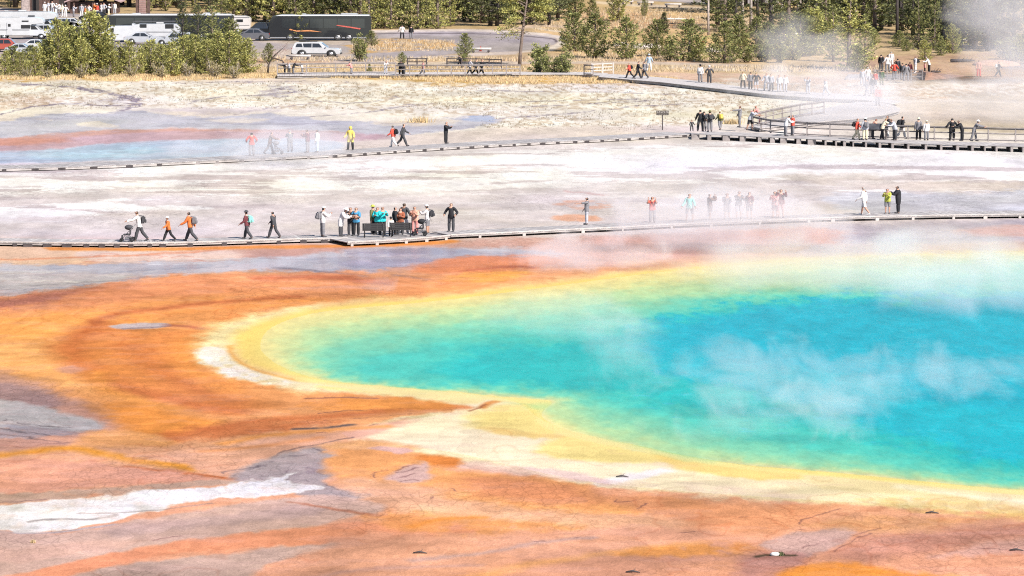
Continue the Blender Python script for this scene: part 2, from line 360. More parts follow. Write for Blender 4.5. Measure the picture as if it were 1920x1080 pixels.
    p.line([(-60, 552), (60, 548), (160, 540), (300, 526)], (150, 142, 150), 5, 3, 2, 0.6, 0.6)
    for s_ in [[(-20, 522), (60, 519), (130, 521)], [(-20, 514), (80, 510), (160, 512)], [(20, 530), (90, 527), (150, 528)], [(150, 506), (260, 500), (380, 496)], [(300, 488), (420, 486), (560, 482)]]: p.line(s_, (232, 224, 222), 1.6, 1.1, 3, 0.8, brk=0.6)
    for s_ in [[(-20, 546), (80, 541), (180, 534)], [(60, 536), (200, 528), (300, 520)], [(200, 512), (330, 506), (430, 500)], [(0, 506), (120, 503)]]: p.line(s_, (128, 116, 122), 1.4, 1.6, 3, 0.7, brk=0.5)
    p.poly([(640, 470), (760, 466), (900, 468), (800, 476), (660, 480)], (166, 152, 170), 3, 3, 0.7, 0.9)
    p.poly([(640, 488), (780, 484), (800, 492), (700, 502), (640, 500)], (170, 152, 168), 3, 3, 0.7, 0.9)
    p.line([(520, 503), (570, 505), (630, 512), (690, 518)], (118, 100, 104), 3, 2.5, 1.5, 0.8, 0.7)
    p.line([(740, 515), (790, 522), (830, 530)], (120, 100, 104), 2.5, 2.5, 1.5, 0.7, 0.7)
    p.line([(100, 466), (300, 468), (500, 463), (640, 461), (760, 458), (850, 452)], (246, 158, 84), 6, 2.5, 1.2, 0.95)
    p.line([(-50, 487), (100, 484), (250, 478), (420, 470)], (236, 150, 110), 2.5, 1.5, 2, 0.7)
    for k in range(16):
        xx, yy = rs.uniform(150, 520), rs.uniform(476, 492)
        p.line([(xx-14, yy), (xx, yy-1.5), (xx+14, yy+0.5)], (214, 150, 132), 0.9, 0.8, 2, 0.7)
    p.poly([(780, 506), (840, 484), (940, 474), (1030, 478), (1060, 492), (980, 506), (900, 512), (820, 514)], (236, 150, 106), 5, 3, 0.95)
    p.line([(870, 508), (930, 500), (1010, 500)], (190, 106, 84), 3, 2.5, 2, 0.7)
    p.poly([(880, 512), (960, 508), (1000, 512), (960, 524), (880, 530), (800, 532)], (244, 172, 90), 4, 2, 0.9)
    # ---- orange microbial mats
    p.poly([(-100, 566), (160, 542), (420, 516), (640, 510), (780, 520), (900, 522), (760, 548), (560, 560), (300, 580), (-100, 612)], (242, 164, 118), 9, 4, 0.9)
    p.poly([(-100, 566), (80, 552), (240, 534), (300, 536), (200, 552), (0, 580), (-100, 590)], (186, 122, 116), 7, 4, 0.75)
    p.poly([(280, 522), (480, 514), (520, 528), (420, 548), (220, 570), (120, 572), (180, 548)], (240, 160, 118), 8, 4, 0.7)
    p.line([(480, 520), (600, 518), (720, 528)], (206, 116, 86), 7, 6, 3, 0.8)
    p.line([(520, 540), (640, 537), (700, 540)], (222, 170, 158), 3, 3, 2, 0.7)
    p.poly([(-100, 604), (120, 590), (300, 596), (330, 612), (160, 628), (110, 660), (130, 720), (-100, 716)], (252, 178, 104), 12, 5, 0.9)
    p.poly([(-100, 640), (60, 636), (110, 660), (120, 706), (60, 700), (-100, 690)], (244, 170, 112), 10, 5, 0.8)
    SW = dict(dith=0.1)
    p.line([(40, 600), (160, 588), (300, 570), (440, 560), (560, 566)], (248, 170, 98), 12, 10, 2, 0.7)
    p.poly([(-100, 652), (60, 640), (120, 655), (150, 700), (190, 735), (130, 730), (60, 700), (-100, 690)], (249, 184, 128), 14, 2, 0.8, **SW)
    p.poly([(210, 608), (300, 620), (420, 622), (380, 640), (350, 672), (380, 712), (450, 742), (520, 762), (420, 776), (330, 760), (240, 730), (180, 700), (140, 668), (150, 636)], (232, 148, 90), 12, 2, 0.85, **SW)
    p.line([(190, 612), (150, 634), (140, 664), (170, 700), (230, 728), (310, 748), (390, 766), (440, 772)], (210, 122, 78), 13, 10, 2, 0.85)
    p.line([(240, 650), (290, 690), (360, 730), (430, 756)], (212, 128, 82), 12, 10, 2, 0.7)
    p.poly([(340, 632), (400, 640), (372, 664), (392, 696), (450, 730), (410, 736), (350, 704), (325, 664)], (246, 162, 92), 8, 2, 0.85, **SW)
    p.line([(180, 700), (200, 730), (250, 752), (320, 768)], (250, 170, 92), 9, 8, 2, 0.8)
    p.line([(185, 606), (230, 590), (300, 580), (400, 568), (500, 558), (560, 555)], (192, 108, 76), 6, 5, 1.6, 0.8)
    p.line([(240, 600), (340, 588), (460, 574), (600, 560)], (240, 156, 92), 5, 5, 1.6, 0.7)
    p.poly([(140, 770), (230, 756), (330, 776), (420, 792), (370, 812), (300, 834), (240, 812), (170, 800)], (248, 160, 82), 9, 2, 0.9, **SW)
    p.line([(400, 806), (470, 792), (580, 784), (740, 768), (840, 760)], (204, 116, 76), 9, 7, 2, 0.85)
    p.poly([(230, 818), (330, 812), (450, 800), (640, 790), (480, 815), (300, 830), (200, 830)], (206, 118, 76), 6, 4, 0.75)
    p.poly([(640, 746), (740, 748), (860, 756), (800, 768), (660, 770), (560, 762)], (244, 162, 90), 5, 3, 0.9)
    p.line([(575, 747), (640, 746), (700, 748)], (150, 100, 92), 1.8, 1, 1.5, 0.9)
    p.poly([(110, 688), (150, 682), (165, 692), (130, 702)], (214, 160, 150), 4, 4, 0.8, brk=0.5)
    p.poly([(210, 611), (260, 606), (310, 606), (322, 610), (290, 616), (230, 618)], (206, 192, 198), 1.5, 1, 1, 0.5)
    p.line([(232, 617), (280, 614), (320, 612)], (120, 96, 104), 1.2, 1, 0.6, 0.8)
    p.line([(318, 610), (350, 612), (380, 616)], (164, 88, 70), 4, 3, 1, 0.8)
    # ---- yellow-cream rim of the big spring
    cream = (250, 232, 184)
    p.poly([(366, 652), (380, 625), (430, 602), (520, 582), (640, 562), (800, 552), (950, 535), (1100, 516), (1300, 494), (1500, 480), (1900, 468), (2300, 455), (2300, 480), (900, 600), (600, 730), (520, 724), (430, 704), (385, 684)], (250, 214, 158), 7, 3, 0.95)
    p.poly([(384, 646), (420, 612), (520, 586), (600, 572), (560, 600), (470, 620), (440, 650), (470, 690), (560, 714), (640, 722), (560, 726), (470, 714), (400, 690)], cream, 4, 2)
    p.poly([(374, 656), (404, 650), (436, 657), (446, 680), (490, 700), (560, 718), (520, 722), (440, 708), (388, 682)], (253, 247, 238), 3.5, 4, 0.9, brk=0.3)
    p.poly([(440, 650), (452, 618), (540, 588), (640, 572), (800, 560), (950, 542), (1100, 523), (1250, 504), (1500, 486), (1750, 474), (1920, 469), (2300, 460), (2300, 700), (900, 735), (640, 722), (540, 702), (470, 684)], (254, 226, 138), 5, 1.5)
    p.line([(432, 648), (438, 668), (470, 690), (530, 708), (590, 717)], (244, 186, 110), 3, 2, 0.8, 0.9)
    p.poly([(1500, 455), (1700, 452), (2200, 440), (2200, 462), (1700, 474), (1500, 478)], (214, 190, 178), 6, 3, 0.6)
    p.poly([(1560, 424), (1760, 414), (2000, 412), (2000, 446), (1760, 456), (1600, 452)], (196, 184, 188), 6, 3, 0.85, 0.6)
    p.poly([(1780, 432), (1900, 422), (2100, 420), (2100, 436), (1900, 444)], (232, 186, 166), 5, 3, 0.8)
    p.poly([(1460, 428), (1560, 430), (1600, 440), (1560, 456), (1460, 446), (1400, 438)], (232, 152, 120), 6, 3, 0.85)
    p.poly([(1420, 460), (1500, 456), (1520, 466), (1440, 474)], (242, 182, 130), 5, 3, 0.8)
    p.poly([(1300, 432), (1360, 436), (1380, 450), (1330, 462), (1290, 452)], (196, 130, 116), 8, 4, 0.75)
    # near beach of the spring
    p.poly([(560, 716), (640, 720), (740, 728), (850, 738), (935, 746), (1040, 752), (1050, 800), (1200, 836), (1400, 874), (1650, 896), (1920, 920), (2300, 940), (2300, 985), (1920, 966), (1700, 956), (1500, 944), (1300, 926), (1120, 912), (960, 880), (860, 862), (760, 838), (640, 812), (700, 790), (820, 774), (860, 764), (740, 748), (600, 734), (520, 726)], (254, 237, 196), 4, 4)
    p.poly([(600, 722), (740, 732), (900, 746), (860, 758), (740, 744), (620, 732)], (254, 234, 160), 4, 2, 0.9)
    p.poly([(880, 770), (1000, 756), (1060, 800), (1010, 818), (900, 804), (870, 786)], (254, 230, 142), 8, 3, 0.9)
    p.poly([(900, 800), (1000, 812), (1090, 818), (1040, 822), (940, 816)], (244, 208, 128), 3, 2, 0.8)
    p.poly([(1000, 838), (1060, 818), (1120, 826), (1200, 846), (1280, 862), (1180, 866), (1040, 856)], (254, 230, 140), 5, 3, 0.85)
    p.poly([(1200, 840), (1300, 860), (1400, 876), (1500, 890), (1460, 900), (1360, 894), (1260, 876)], (252, 218, 130), 3, 2, 0.8)
    p.poly([(1500, 886), (1650, 898), (1760, 908), (1920, 922), (2200, 936), (2200, 950), (1900, 946), (1700, 930), (1520, 916)], (250, 230, 180), 3, 2, 0.9)
    p.line([(1680, 912), (1780, 926), (1920, 942), (2100, 954)], (254, 244, 214), 7, 4, 2, 0.8)
    p.poly([(1600, 938), (1750, 930), (1900, 950), (2100, 966), (2100, 982), (1850, 976), (1650, 954)], (248, 214, 140), 5, 3, 0.75, brk=0.4)
    p.poly([(1110, 908), (1160, 892), (1230, 878), (1262, 882), (1200, 896), (1150, 910)], (254, 246, 240), 3, 2, 0.95)
    p.poly([(1120, 905), (1300, 905), (1500, 930), (1560, 940), (1400, 942), (1250, 930)], (248, 226, 196), 5, 4, 0.8, brk=0.5)
    p.line([(900, 764), (915, 756), (930, 752)], (230, 150, 80), 5, 2, 1, 0.9)
    p.line([(876, 771), (890, 766), (906, 759)], (170, 110, 80), 1.5, 1, 1, 0.9)
    # the shelf under shallow water
    p.poly([(940, 752), (1040, 754), (1160, 790), (1300, 835), (1280, 858), (1110, 822), (1050, 804), (1010, 775)], (214, 230, 158), 8, 3, 0.9)
    # ---- water tints of the big spring
    W = [(492, 648), (510, 618), (560, 597), (640, 584), (800, 571), (950, 553), (1100, 534), (1250, 514), (1500, 494), (1750, 482), (1920, 476), (2300, 470), (2300, 925), (2040, 926)] + POOL[18:]
    p.poly(W, (238, 230, 148), 9, 0.8, dith=0)
    BE = [(2400, 926), (1920, 917), (1650, 892), (1400, 870), (1290, 852), (1190, 828), (1110, 804), (1060, 772), (1020, 745), (935, 740), (850, 732), (740, 723), (640, 714)]
    p.poly([(540, 650), (580, 622), (660, 602), (800, 588), (1000, 566), (1150, 548), (1300, 530), (1500, 510), (1750, 496), (1920, 490), (2400, 484)]+BE+[(580, 696), (550, 672)], (188, 226, 162), 13, 3, 0.95, dith=0.3)
    p.poly([(590, 660), (660, 632), (800, 612), (1000, 592), (1150, 576), (1300, 556), (1500, 538), (1750, 524), (2400, 505), (2400, 918), (1920, 910), (1650, 884), (1420, 862), (1300, 838), (1220, 812), (1110, 786), (1050, 750), (1000, 742), (935, 738), (850, 730), (740, 721), (670, 712), (610, 690)], (126, 214, 176), 14, 3, 0.95, dith=0.3)
    p.poly([(640, 690), (700, 664), (860, 634), (1000, 618), (1180, 604), (1320, 572), (1520, 552), (1900, 542), (2400, 530), (2400, 905), (1920, 900), (1700, 876), (1520, 850), (1380, 822), (1250, 790), (1110, 756), (1000, 736), (850, 727), (740, 717), (670, 706)], (74, 206, 188), 15, 4, 0.95, dith=0.3)
    p.poly([(820, 690), (900, 656), (1060, 640), (1200, 618), (1340, 582), (1550, 560), (1900, 552), (2400, 545), (2400, 892), (1920, 884), (1760, 866), (1640, 836), (1500, 800), (1360, 776), (1200, 750), (1080, 730), (960, 722), (860, 714)], (28, 194, 190), 13, 5, 0.95, dith=0.6)
    p.poly([(1190, 650), (1220, 616), (1300, 596), (1400, 574), (1560, 560), (1900, 556), (2400, 560), (2400, 872), (1920, 866), (1800, 850), (1690, 820), (1600, 790), (1480, 752), (1330, 722), (1220, 694)], (4, 188, 202), 11, 6, 1.0, dith=1.0)
    p.poly([(1250, 640), (1300, 608), (1400, 584), (1560, 566), (1700, 564), (2400, 570), (2400, 770), (1800, 752), (1600, 712), (1400, 690), (1290, 672)], (2, 172, 200), 14, 6, 0.4, dith=0.8)
    p.poly([(560, 707), (640, 717.5), (740, 725.5), (850, 734.5), (935, 743), (1000, 748.5), (1035, 753), (1020, 776), (1050, 801), (1110, 818), (1200, 837), (1290, 856), (1400, 873), (1500, 881), (1650, 895), (1800, 910), (1920, 919.5), (2300, 940), (2300, 950), (1920, 929), (1800, 918), (1650, 903), (1500, 890), (1400, 881), (1290, 864), (1200, 845), (1110, 828), (1040, 812), (1000, 786), (1005, 762), (935, 752), (850, 743), (740, 733), (640, 724), (560, 716)], (254, 234, 158), 1.4, 0.8, 0.85, dith=0)
    for k in range(170):     # light on breeze ripples, painted as brighter dashes into the water colour
        xx, yy = rs.uniform(1180, 1960), rs.uniform(610, 880); ln = rs.uniform(6, 22)
        if yy > 780+(xx-1180)*.13: continue
        p.poly([(xx-ln, yy), (xx, yy-rs.uniform(.8, 2)), (xx+ln, yy+.5), (xx, yy+rs.uniform(.8, 1.6))], (66, 200, 214), 1.0, 2, rs.uniform(.3, .7))
    p.line([(1010, 762), (1100, 800), (1240, 842), (1330, 862)], (150, 220, 170), 10, 8, 2, 0.5)
    # ---- lower left
    p.poly([(-100, 700), (60, 706), (120, 740), (200, 790), (226, 806), (120, 830), (-100, 850)], (206, 160, 150), 10, 4, 0.9)
    p.poly([(-100, 712), (50, 722), (110, 756), (40, 768), (-100, 760)], (170, 140, 146), 8, 4, 0.8, 0.4)
    p.poly([(-100, 752), (40, 758), (120, 780), (186, 800), (150, 810), (60, 806), (-100, 800)], (192, 186, 190), 4, 3, 1, 0.5)
    p.poly([(-100, 796), (60, 802), (140, 812), (100, 822), (-100, 822)], (160, 152, 166), 3, 4, 0.8, 0.6, brk=0.6)
    for s_ in [[(-20, 788), (50, 798), (130, 804)], [(-20, 806), (40, 812), (100, 820)], [(-20, 814), (60, 822), (120, 830)], [(0, 826), (60, 832), (140, 832)]]:
        p.line(s_, (96, 82, 86), 1.3, 1.0, 4, 0.8, brk=1.0)
    p.poly([(-100, 824), (80, 826), (140, 834), (80, 846), (-100, 850)], (196, 150, 140), 3, 3, 0.8, brk=0.6)
    p.poly([(200, 806), (340, 826), (260, 838), (150, 836)], (244, 178, 120), 6, 4, 0.9)
    p.line([(-20, 856), (60, 848), (140, 842), (220, 856), (300, 868), (360, 880)], (248, 168, 66), 8, 5, 2, 0.9)
    p.line([(250, 876), (320, 884), (400, 893), (436, 897)], (196, 104, 58), 4, 2.5, 2, 0.9, brk=0.5)
    p.poly([(-100, 866), (120, 862), (280, 878), (420, 900), (260, 910), (60, 924), (-100, 930)], (236, 172, 150), 4, 4, 0.9)
    p.poly([(330, 850), (480, 820), (640, 800), (760, 790), (640, 830), (540, 850), (470, 880), (430, 892), (340, 870), (260, 860)], (240, 184, 158), 5, 4, 0.95)
    p.line([(420, 832), (520, 815), (640, 805), (720, 800)], (246, 166, 92), 6, 4, 2, 0.8)
    p.line([(380, 846), (500, 836), (600, 820)], (240, 154, 92), 4, 4, 2, 0.6)
    p.line([(550, 805), (600, 803), (660, 796)], (90, 84, 94), 3, 1.4, 1.2, 0.9, brk=0.4)
    p.line([(510, 858), (545, 842), (600, 832), (660, 820)], (120, 100, 104), 1.3, 1, 2, 0.9)
    p.poly([(440, 896), (470, 870), (530, 850), (590, 836), (612, 846), (604, 864), (616, 888), (600, 904), (660, 920), (700, 930), (600, 938), (530, 915), (470, 905)], (184, 168, 170), 3, 3, 1, 0.4)
    for s_ in [[(590, 838), (604, 848), (600, 862), (612, 876), (600, 890)], [(470, 880), (520, 862), (570, 852)], [(520, 884), (560, 876), (590, 884)], [(520, 898), (580, 902), (640, 918)], [(430, 886), (470, 876), (500, 872)]]:
        p.line(s_, (112, 98, 106), 1.2, 1.1, 3.5, 0.75, brk=0.8)
    p.poly([(520, 870), (600, 860), (606, 886), (540, 892)], (160, 140, 150), 3, 4, 0.7, brk=0.8)
    p.poly([(-100, 925), (100, 922), (300, 908), (430, 900), (440, 908), (200, 930), (-100, 950)], (206, 176, 160), 2, 3, 0.9, brk=0.4)
    p.poly([(-100, 958), (60, 944), (180, 931), (320, 921), (400, 918), (450, 907), (505, 891), (540, 886), (530, 902), (604, 917), (500, 930), (400, 940), (340, 948), (285, 966), (210, 984), (130, 994), (50, 999), (-100, 986)], (253, 249, 242), 1.8, 5, 0.99, brk=0.08)
    p.line([(60, 978), (120, 974), (180, 974), (222, 966)], (176, 168, 172), 3, 1.2, 2, 0.9, brk=0.5)
    p.line([(150, 962), (240, 962), (300, 957), (400, 944)], (150, 136, 142), 1.2, 1, 1.5, 0.8, brk=0.3)
    p.line([(-20, 996), (40, 1000), (110, 998), (220, 984)], (186, 182, 196), 3, 1.5, 1, 0.9)
    p.poly([(-100, 1002), (130, 1000), (300, 972), (480, 940), (620, 930), (720, 950), (640, 978), (480, 1000), (260, 1030), (80, 1062), (-100, 1085)], (216, 184, 174), 3, 3, 0.95, 0.1)
    p.poly([(200, 998), (400, 972), (560, 950), (620, 960), (460, 985), (260, 1006)], (200, 172, 170), 5, 4, 0.7)
    p.line([(540, 942), (620, 952), (700, 966), (780, 974)], (182, 110, 84), 3, 2, 2, 0.7, brk=0.4)
    p.poly([(-100, 1100), (60, 1066), (160, 1046), (300, 1026), (460, 1004), (640, 984), (900, 960), (900, 990), (760, 1010), (560, 1024), (400, 1034), (260, 1050), (120, 1080), (-100, 1140)], (240, 162, 128), 3, 3, 0.92)
    p.poly([(80, 1100), (200, 1064), (320, 1050), (500, 1030), (640, 1020), (560, 1044), (480, 1066), (420, 1100)], (202, 176, 170), 3, 3, 0.9, 0.1)
    p.poly([(-100, 1040), (80, 1022), (300, 1012), (180, 1034), (-100, 1062)], (222, 182, 168), 4, 4, 0.8)
    # ---- lower middle and right
    p.poly([(604, 864), (612, 846), (660, 838), (760, 842), (860, 858), (872, 868), (862, 880), (960, 890), (1080, 902), (1140, 926), (1260, 938), (1300, 956), (1100, 966), (900, 945), (740, 918), (640, 905), (612, 890)], (243, 172, 112), 5, 4, 0.95)
    p.poly([(600, 832), (700, 826), (800, 838), (740, 846), (640, 842)], (244, 186, 130), 4, 3, 0.8)
    p.poly([(700, 842), (750, 838), (790, 846), (740, 850)], (222, 184, 184), 2, 3, 0.8, brk=0.4)
    p.poly([(800, 850), (868, 862), (862, 874), (800, 868)], (226, 138, 72), 4, 2, 0.9)
    p.poly([(866, 872), (900, 864), (960, 872), (1100, 888), (1160, 908), (1060, 898), (920, 882)], (232, 200, 192), 3, 3, 0.7)
    p.poly([(640, 900), (760, 900), (900, 940), (1060, 960), (1300, 975), (1250, 995), (900, 985), (700, 945)], (244, 190, 156), 8, 5, 0.8)
    p.poly([(860, 900), (1000, 898), (1120, 925), (1100, 945), (960, 938)], (230, 152, 112), 10, 5, 0.7)
    p.poly([(1120, 920), (1260, 936), (1420, 950), (1540, 950), (1500, 985), (1400, 1000), (1300, 985), (1180, 955)], (235, 164, 124), 8, 4, 0.85)
    p.poly([(730, 890), (790, 866), (800, 880), (810, 900), (760, 904)], (214, 184, 186), 3, 3, 0.85)
    p.poly([(700, 970), (800, 960), (960, 975), (1100, 985), (1000, 1000), (800, 1000)], (240, 166, 108), 7, 5, 0.8, brk=0.6)
    p.line([(780, 986), (840, 972), (900, 968)], (240, 152, 72), 5, 4, 3, 0.7)
    p.poly([(640, 1010), (900, 1000), (1200, 990), (1350, 1000), (1200, 1040), (900, 1060), (700, 1100), (480, 1100)], (232, 172, 148), 8, 5, 0.8)
    p.line([(760, 1050), (900, 1034), (1000, 1018), (1100, 1008)], (196, 166, 170), 5, 4, 3, 0.8)
    p.line([(560, 1085), (700, 1064), (880, 1060)], (200, 160, 160), 4, 4, 3, 0.7)
    p.poly([(960, 1050), (1100, 1034), (1300, 1020), (1500, 1032), (1300, 1060), (1100, 1100), (900, 1100)], (214, 158, 142), 10, 4, 0.7)
    p.line([(850, 1086), (1000, 1056), (1150, 1036), (1290, 1018)], (244, 178, 120), 7, 6, 3, 0.8)
    p.poly([(1150, 1040), (1240, 1022), (1340, 1014), (1420, 1030), (1380, 1042), (1260, 1044)], (246, 168, 96), 6, 4, 0.8, brk=0.5)
    p.poly([(1420, 1020), (1560, 990), (1600, 996), (1560, 1030), (1500, 1046)], (206, 176, 176), 3, 3, 0.8)
    p.poly([(1500, 985), (1600, 972), (1800, 975), (1700, 1000), (1560, 990)], (240, 178, 130), 6, 4, 0.8)
    p.poly([(1560, 1040), (1640, 1010), (1780, 996), (1920, 984), (2100, 974), (2100, 1004), (1920, 1008), (1780, 1030), (1640, 1052)], (213, 154, 138), 9, 3, 0.85)
    p.poly([(1740, 1050), (1820, 1024), (1920, 1010), (2100, 1008), (2100, 1060), (1900, 1040), (1800, 1046)], (222, 176, 168), 6, 4, 0.8)
    p.poly([(1440, 1100), (1480, 1064), (1560, 1054), (1640, 1060), (1760, 1080), (1800, 1100)], (248, 160, 74), 6, 4, 0.9)
    p.poly([(1380, 1060), (1430, 1040), (1520, 1040), (1500, 1066), (1420, 1090)], (190, 140, 138), 5, 4, 0.8)
    for s_ in [[(694, 888), (708, 884), (726, 880)], [(700, 888), (706, 894)], [(744, 882), (765, 874), (790, 868)], [(742, 886), (770, 882), (784, 874)], [(748, 896), (764, 892), (780, 888)], [(756, 902), (780, 898), (796, 900)],
               [(838, 914), (850, 916), (860, 920)], [(810, 933), (820, 930)], [(1134, 932), (1150, 934), (1160, 940), (1186, 936)], [(1192, 954), (1206, 948), (1212, 944)], [(1080, 960), (1090, 962)],
               [(1496, 984), (1500, 978), (1520, 970), (1566, 956)], [(1506, 994), (1540, 986), (1568, 980)], [(1440, 1040), (1490, 1034), (1530, 1020), (1546, 1014), (1584, 1008), (1640, 994), (1652, 990)], [(1566, 1036), (1600, 1014), (1640, 1000)],
               [(1742, 1052), (1760, 1042), (1790, 1034)], [(1840, 1028), (1880, 1032), (1910, 1033)], [(1280, 998), (1310, 996)], [(1170, 1074), (1186, 1072)], [(780, 1040), (800, 1034)], [(1000, 1016), (1080, 1008), (1090, 1006)],
               [(0, 944), (60, 938), (100, 935)], [(300, 1014), (360, 1006)], [(1380, 970), (1400, 968)], [(590, 812), (650, 806), (720, 790)], [(600, 790), (680, 782), (760, 776)], [(590, 776), (660, 770), (740, 768)]]:
        p.line(s_, (120, 84, 88), 0.8, 0.8, 2.6, 0.85, brk=0.7)
    p.line([(1420, 1044), (1440, 1041), (1490, 1042)], (84, 76, 60), 3, 1.5, 1, 0.9)
    # overall mineral mottling in the ground itself
    f = fbm(p.X*0.35, p.Y*0.12, 41, 5)-0.5; g = fbm(p.X*1.6, p.Y*0.7, 47, 3)-0.5
    inw = inside(u/YS, v, smooth_poly(POOL)*[1/YS, 1])
    amp = np.where(inw, 0.05, np.clip(0.05+seg_dist(u/YS, v, smooth_poly(POOL)*[1/YS, 1], True)*0.008, 0, 0.16)) * np.where(v < 150, 1.2, 1.0)
    k_ = fbm(p.X*0.5, p.Y*0.10+3, 59, 5)-0.5
    amp = np.where(inside(u, v, smooth_poly(BEACH)), 0.05, amp)
    p.c *= (1 + amp*f*1.2 + amp*0.8*g + amp*0.9*k_)[:, None]
    h = (fbm(p.X*0.08+5, p.Y*0.05, 53, 4)-0.5)
    p.c[:, 2] *= np.where(inw, 1, 1+h*0.18)
    tn = np.clip((v-480)/60, 0, 1)*np.where(inw | inside(u, v, smooth_poly(BEACH)), 0, 1)*np.clip((250-p.c.min(1))/30, 0, 1)
    p.c[:, 2] *= 1-0.07*tn; p.c[:, 1] *= 1-0.01*tn
    # low terrace edges and run-off films following the lie of the mats
    z_ = np.clip((v-470)/40, 0, 1)*np.where(inw, 0, 1)*np.clip(seg_dist(u/YS, v, smooth_poly(POOL)*[1/YS, 1], True)/14-0.4, 0, 1)
    T_ = fbm(p.X*0.055+2, p.Y*0.032+1, 113, 6)*16; fr = T_-np.floor(T_); msk = np.clip((fbm(p.X*0.12, p.Y*0.06, 127, 4)-0.42)/0.12, 0, 1)
    rid = np.clip(1-np.abs(fr-0.5)*12, 0, 1)
    p.c[:] *= (1+(fr-0.5)*0.06*z_)[:, None]
    rd = (rid*msk*z_*0.30)[:, None]; p.c[:] = p.c*(1-rd)+p.c*np.array([0.84, 0.70, 0.64])*rd
    st = fbm(p.X*0.22+8, p.Y*0.30, 131, 6); st2 = fbm(p.X*0.5, p.Y*0.8, 137, 5)
    p.c[:] *= (1+(st-0.5)*0.28*z_+(st2-0.5)*0.22*z_)[:, None]
    wz = np.clip((p.w-0.3)*2, 0, 1)*np.where(inw, 0, 1)
    q_ = np.clip((st-0.55)/0.03, 0, 1)*wz*0.4; p.c[:] = p.c*(1-q_[:, None])+np.array((150, 138, 148.0))*q_[:, None]
    q_ = np.clip((0.43-st)/0.03, 0, 1)*wz*0.4; p.c[:] = p.c*(1-q_[:, None])+np.array((226, 216, 216.0))*q_[:, None]
    gr = np.clip((st2-0.56)/0.05, 0, 1)*z_*0.14; p.c[:] = p.c*(1-gr[:, None])+np.array((186, 150, 150.0))*gr[:, None]
    return np.clip(p.c, 3, 255), p.w, p

us = np.concatenate([[-9e4, -2.5e4, -9e3, -4000, -2200, -1400, -900, -560, -340, -200], np.arange(-120, 2041, 2.0), [2120, 2260, 2480, 2820, 3320, 4100, 6000, 1.1e4, 2.7e4, 9e4]])
vs2 = np.concatenate([[-299, -296, -290, -280, -262, -236, -200, -160, -120, -80, -50, -30], np.arange(-20, 1101, 1.25), [1130, 1180, 1260, 1400, 1700, 2400, 4200, 9000]])
UU, VV = np.meshgrid(us, vs2); uf, vf = UU.ravel(), VV.ravel()
colr, wet, PT = paint_all(uf, vf)
GRAIN = np.clip(0.22+seg_dist(uf/YS, vf, smooth_poly(POOL)*[1/YS, 1], True)/38, 0.22, 1)
GRAIN = np.where(inside(uf, vf, smooth_poly([(560, 716), (935, 746), (1050, 800), (1400, 874), (1920, 920), (2300, 940), (2300, 975), (1920, 958), (1500, 936), (1120, 905), (860, 850), (640, 812), (860, 764)])), 0.35, GRAIN)
def sheet(name, mask_faces, z, mtl, cols, wets):
    nr, nc = UU.shape
    co = np.stack([PT.X, PT.Y, np.full(PT.X.shape, z)], 1)
    i = np.arange(nr*nc).reshape(nr, nc)
    q = np.stack([i[:-1, :-1], i[1:, :-1], i[1:, 1:], i[:-1, 1:]], -1).reshape(-1, 4)
    if mask_faces is not None: q = q[mask_faces]
    used, inv = np.unique(q, return_inverse=True); q = inv.reshape(-1, 4); co = co[used]
    me = bpy.data.meshes.new(name); me.vertices.add(len(co)); me.vertices.foreach_set('co', co.astype(np.float32).ravel())
    me.loops.add(q.size); me.loops.foreach_set('vertex_index', q.astype(np.int32).ravel())
    me.polygons.add(len(q)); me.polygons.foreach_set('loop_start', np.arange(0, q.size, 4, dtype=np.int32))
    me.update(calc_edges=True)
    at = me.color_attributes.new('mineral', 'FLOAT_COLOR', 'POINT')
    rgba = np.ones((len(co), 4), np.float32); rgba[:, :3] = s2l(cols[used])*ALB*np.array([1.0, 0.98, 0.955]); rgba[:, 3] = wets[used]
    at.data.foreach_set('color', rgba.ravel())
    ga = me.attributes.new('grain', 'FLOAT', 'POINT'); ga.data.foreach_set('value', GRAIN[used].astype(np.float32))
    me.materials.append(mtl); o = link_mesh(name, me); return o

# ground material
gm, nt, b = nodes_of('mineral_ground'); N, Lk = nt.nodes, nt.links
at = N.new('ShaderNodeAttribute'); at.attribute_name = 'mineral'
geo = N.new('ShaderNodeNewGeometry')
def noise(vec_scale, scale, detail=4, rough=0.6):
    mp = N.new('ShaderNodeMapping'); mp.inputs['Scale'].default_value = vec_scale
    Lk.new(geo.outputs['Position'], mp.inputs['Vector'])
    n_ = N.new('ShaderNodeTexNoise'); n_.inputs['Scale'].default_value = scale; n_.inputs['Detail'].default_value = detail
    n_.inputs['Roughness'].default_value = rough; Lk.new(mp.outputs[0], n_.inputs['Vector']); return n_
def mr(src, a, b_, c, d):
    r_ = N.new('ShaderNodeMapRange'); Lk.new(src, r_.inputs[0])
    for k, x in enumerate((a, b_, c, d)): r_.inputs[k+1].default_value = x
    return r_.outputs[0]
def mth(op, x, y):
    m_ = N.new('ShaderNodeMath'); m_.operation = op
    for k, q_ in enumerate((x, y)):
        if isinstance(q_, (int, float)): m_.inputs[k].default_value = q_
        else: Lk.new(q_, m_.inputs[k])
    return m_.outputs[0]
n1 = noise((1, 0.6, 1), 2.4, 6, 0.75); n2 = noise((1, 0.6, 1), 9.0, 4, 0.7)
vor = N.new('ShaderNodeTexVoronoi'); vor.feature = 'DISTANCE_TO_EDGE'; vor.inputs['Scale'].default_value = 2.2
mpv = N.new('ShaderNodeMapping'); mpv.inputs['Scale'].default_value = (1, 0.45, 1); Lk.new(geo.outputs['Position'], mpv.inputs['Vector']); Lk.new(mpv.outputs[0], vor.inputs['Vector'])
crk = mr(vor.outputs['Distance'], 0.0, 0.07, 0.76, 1.0)
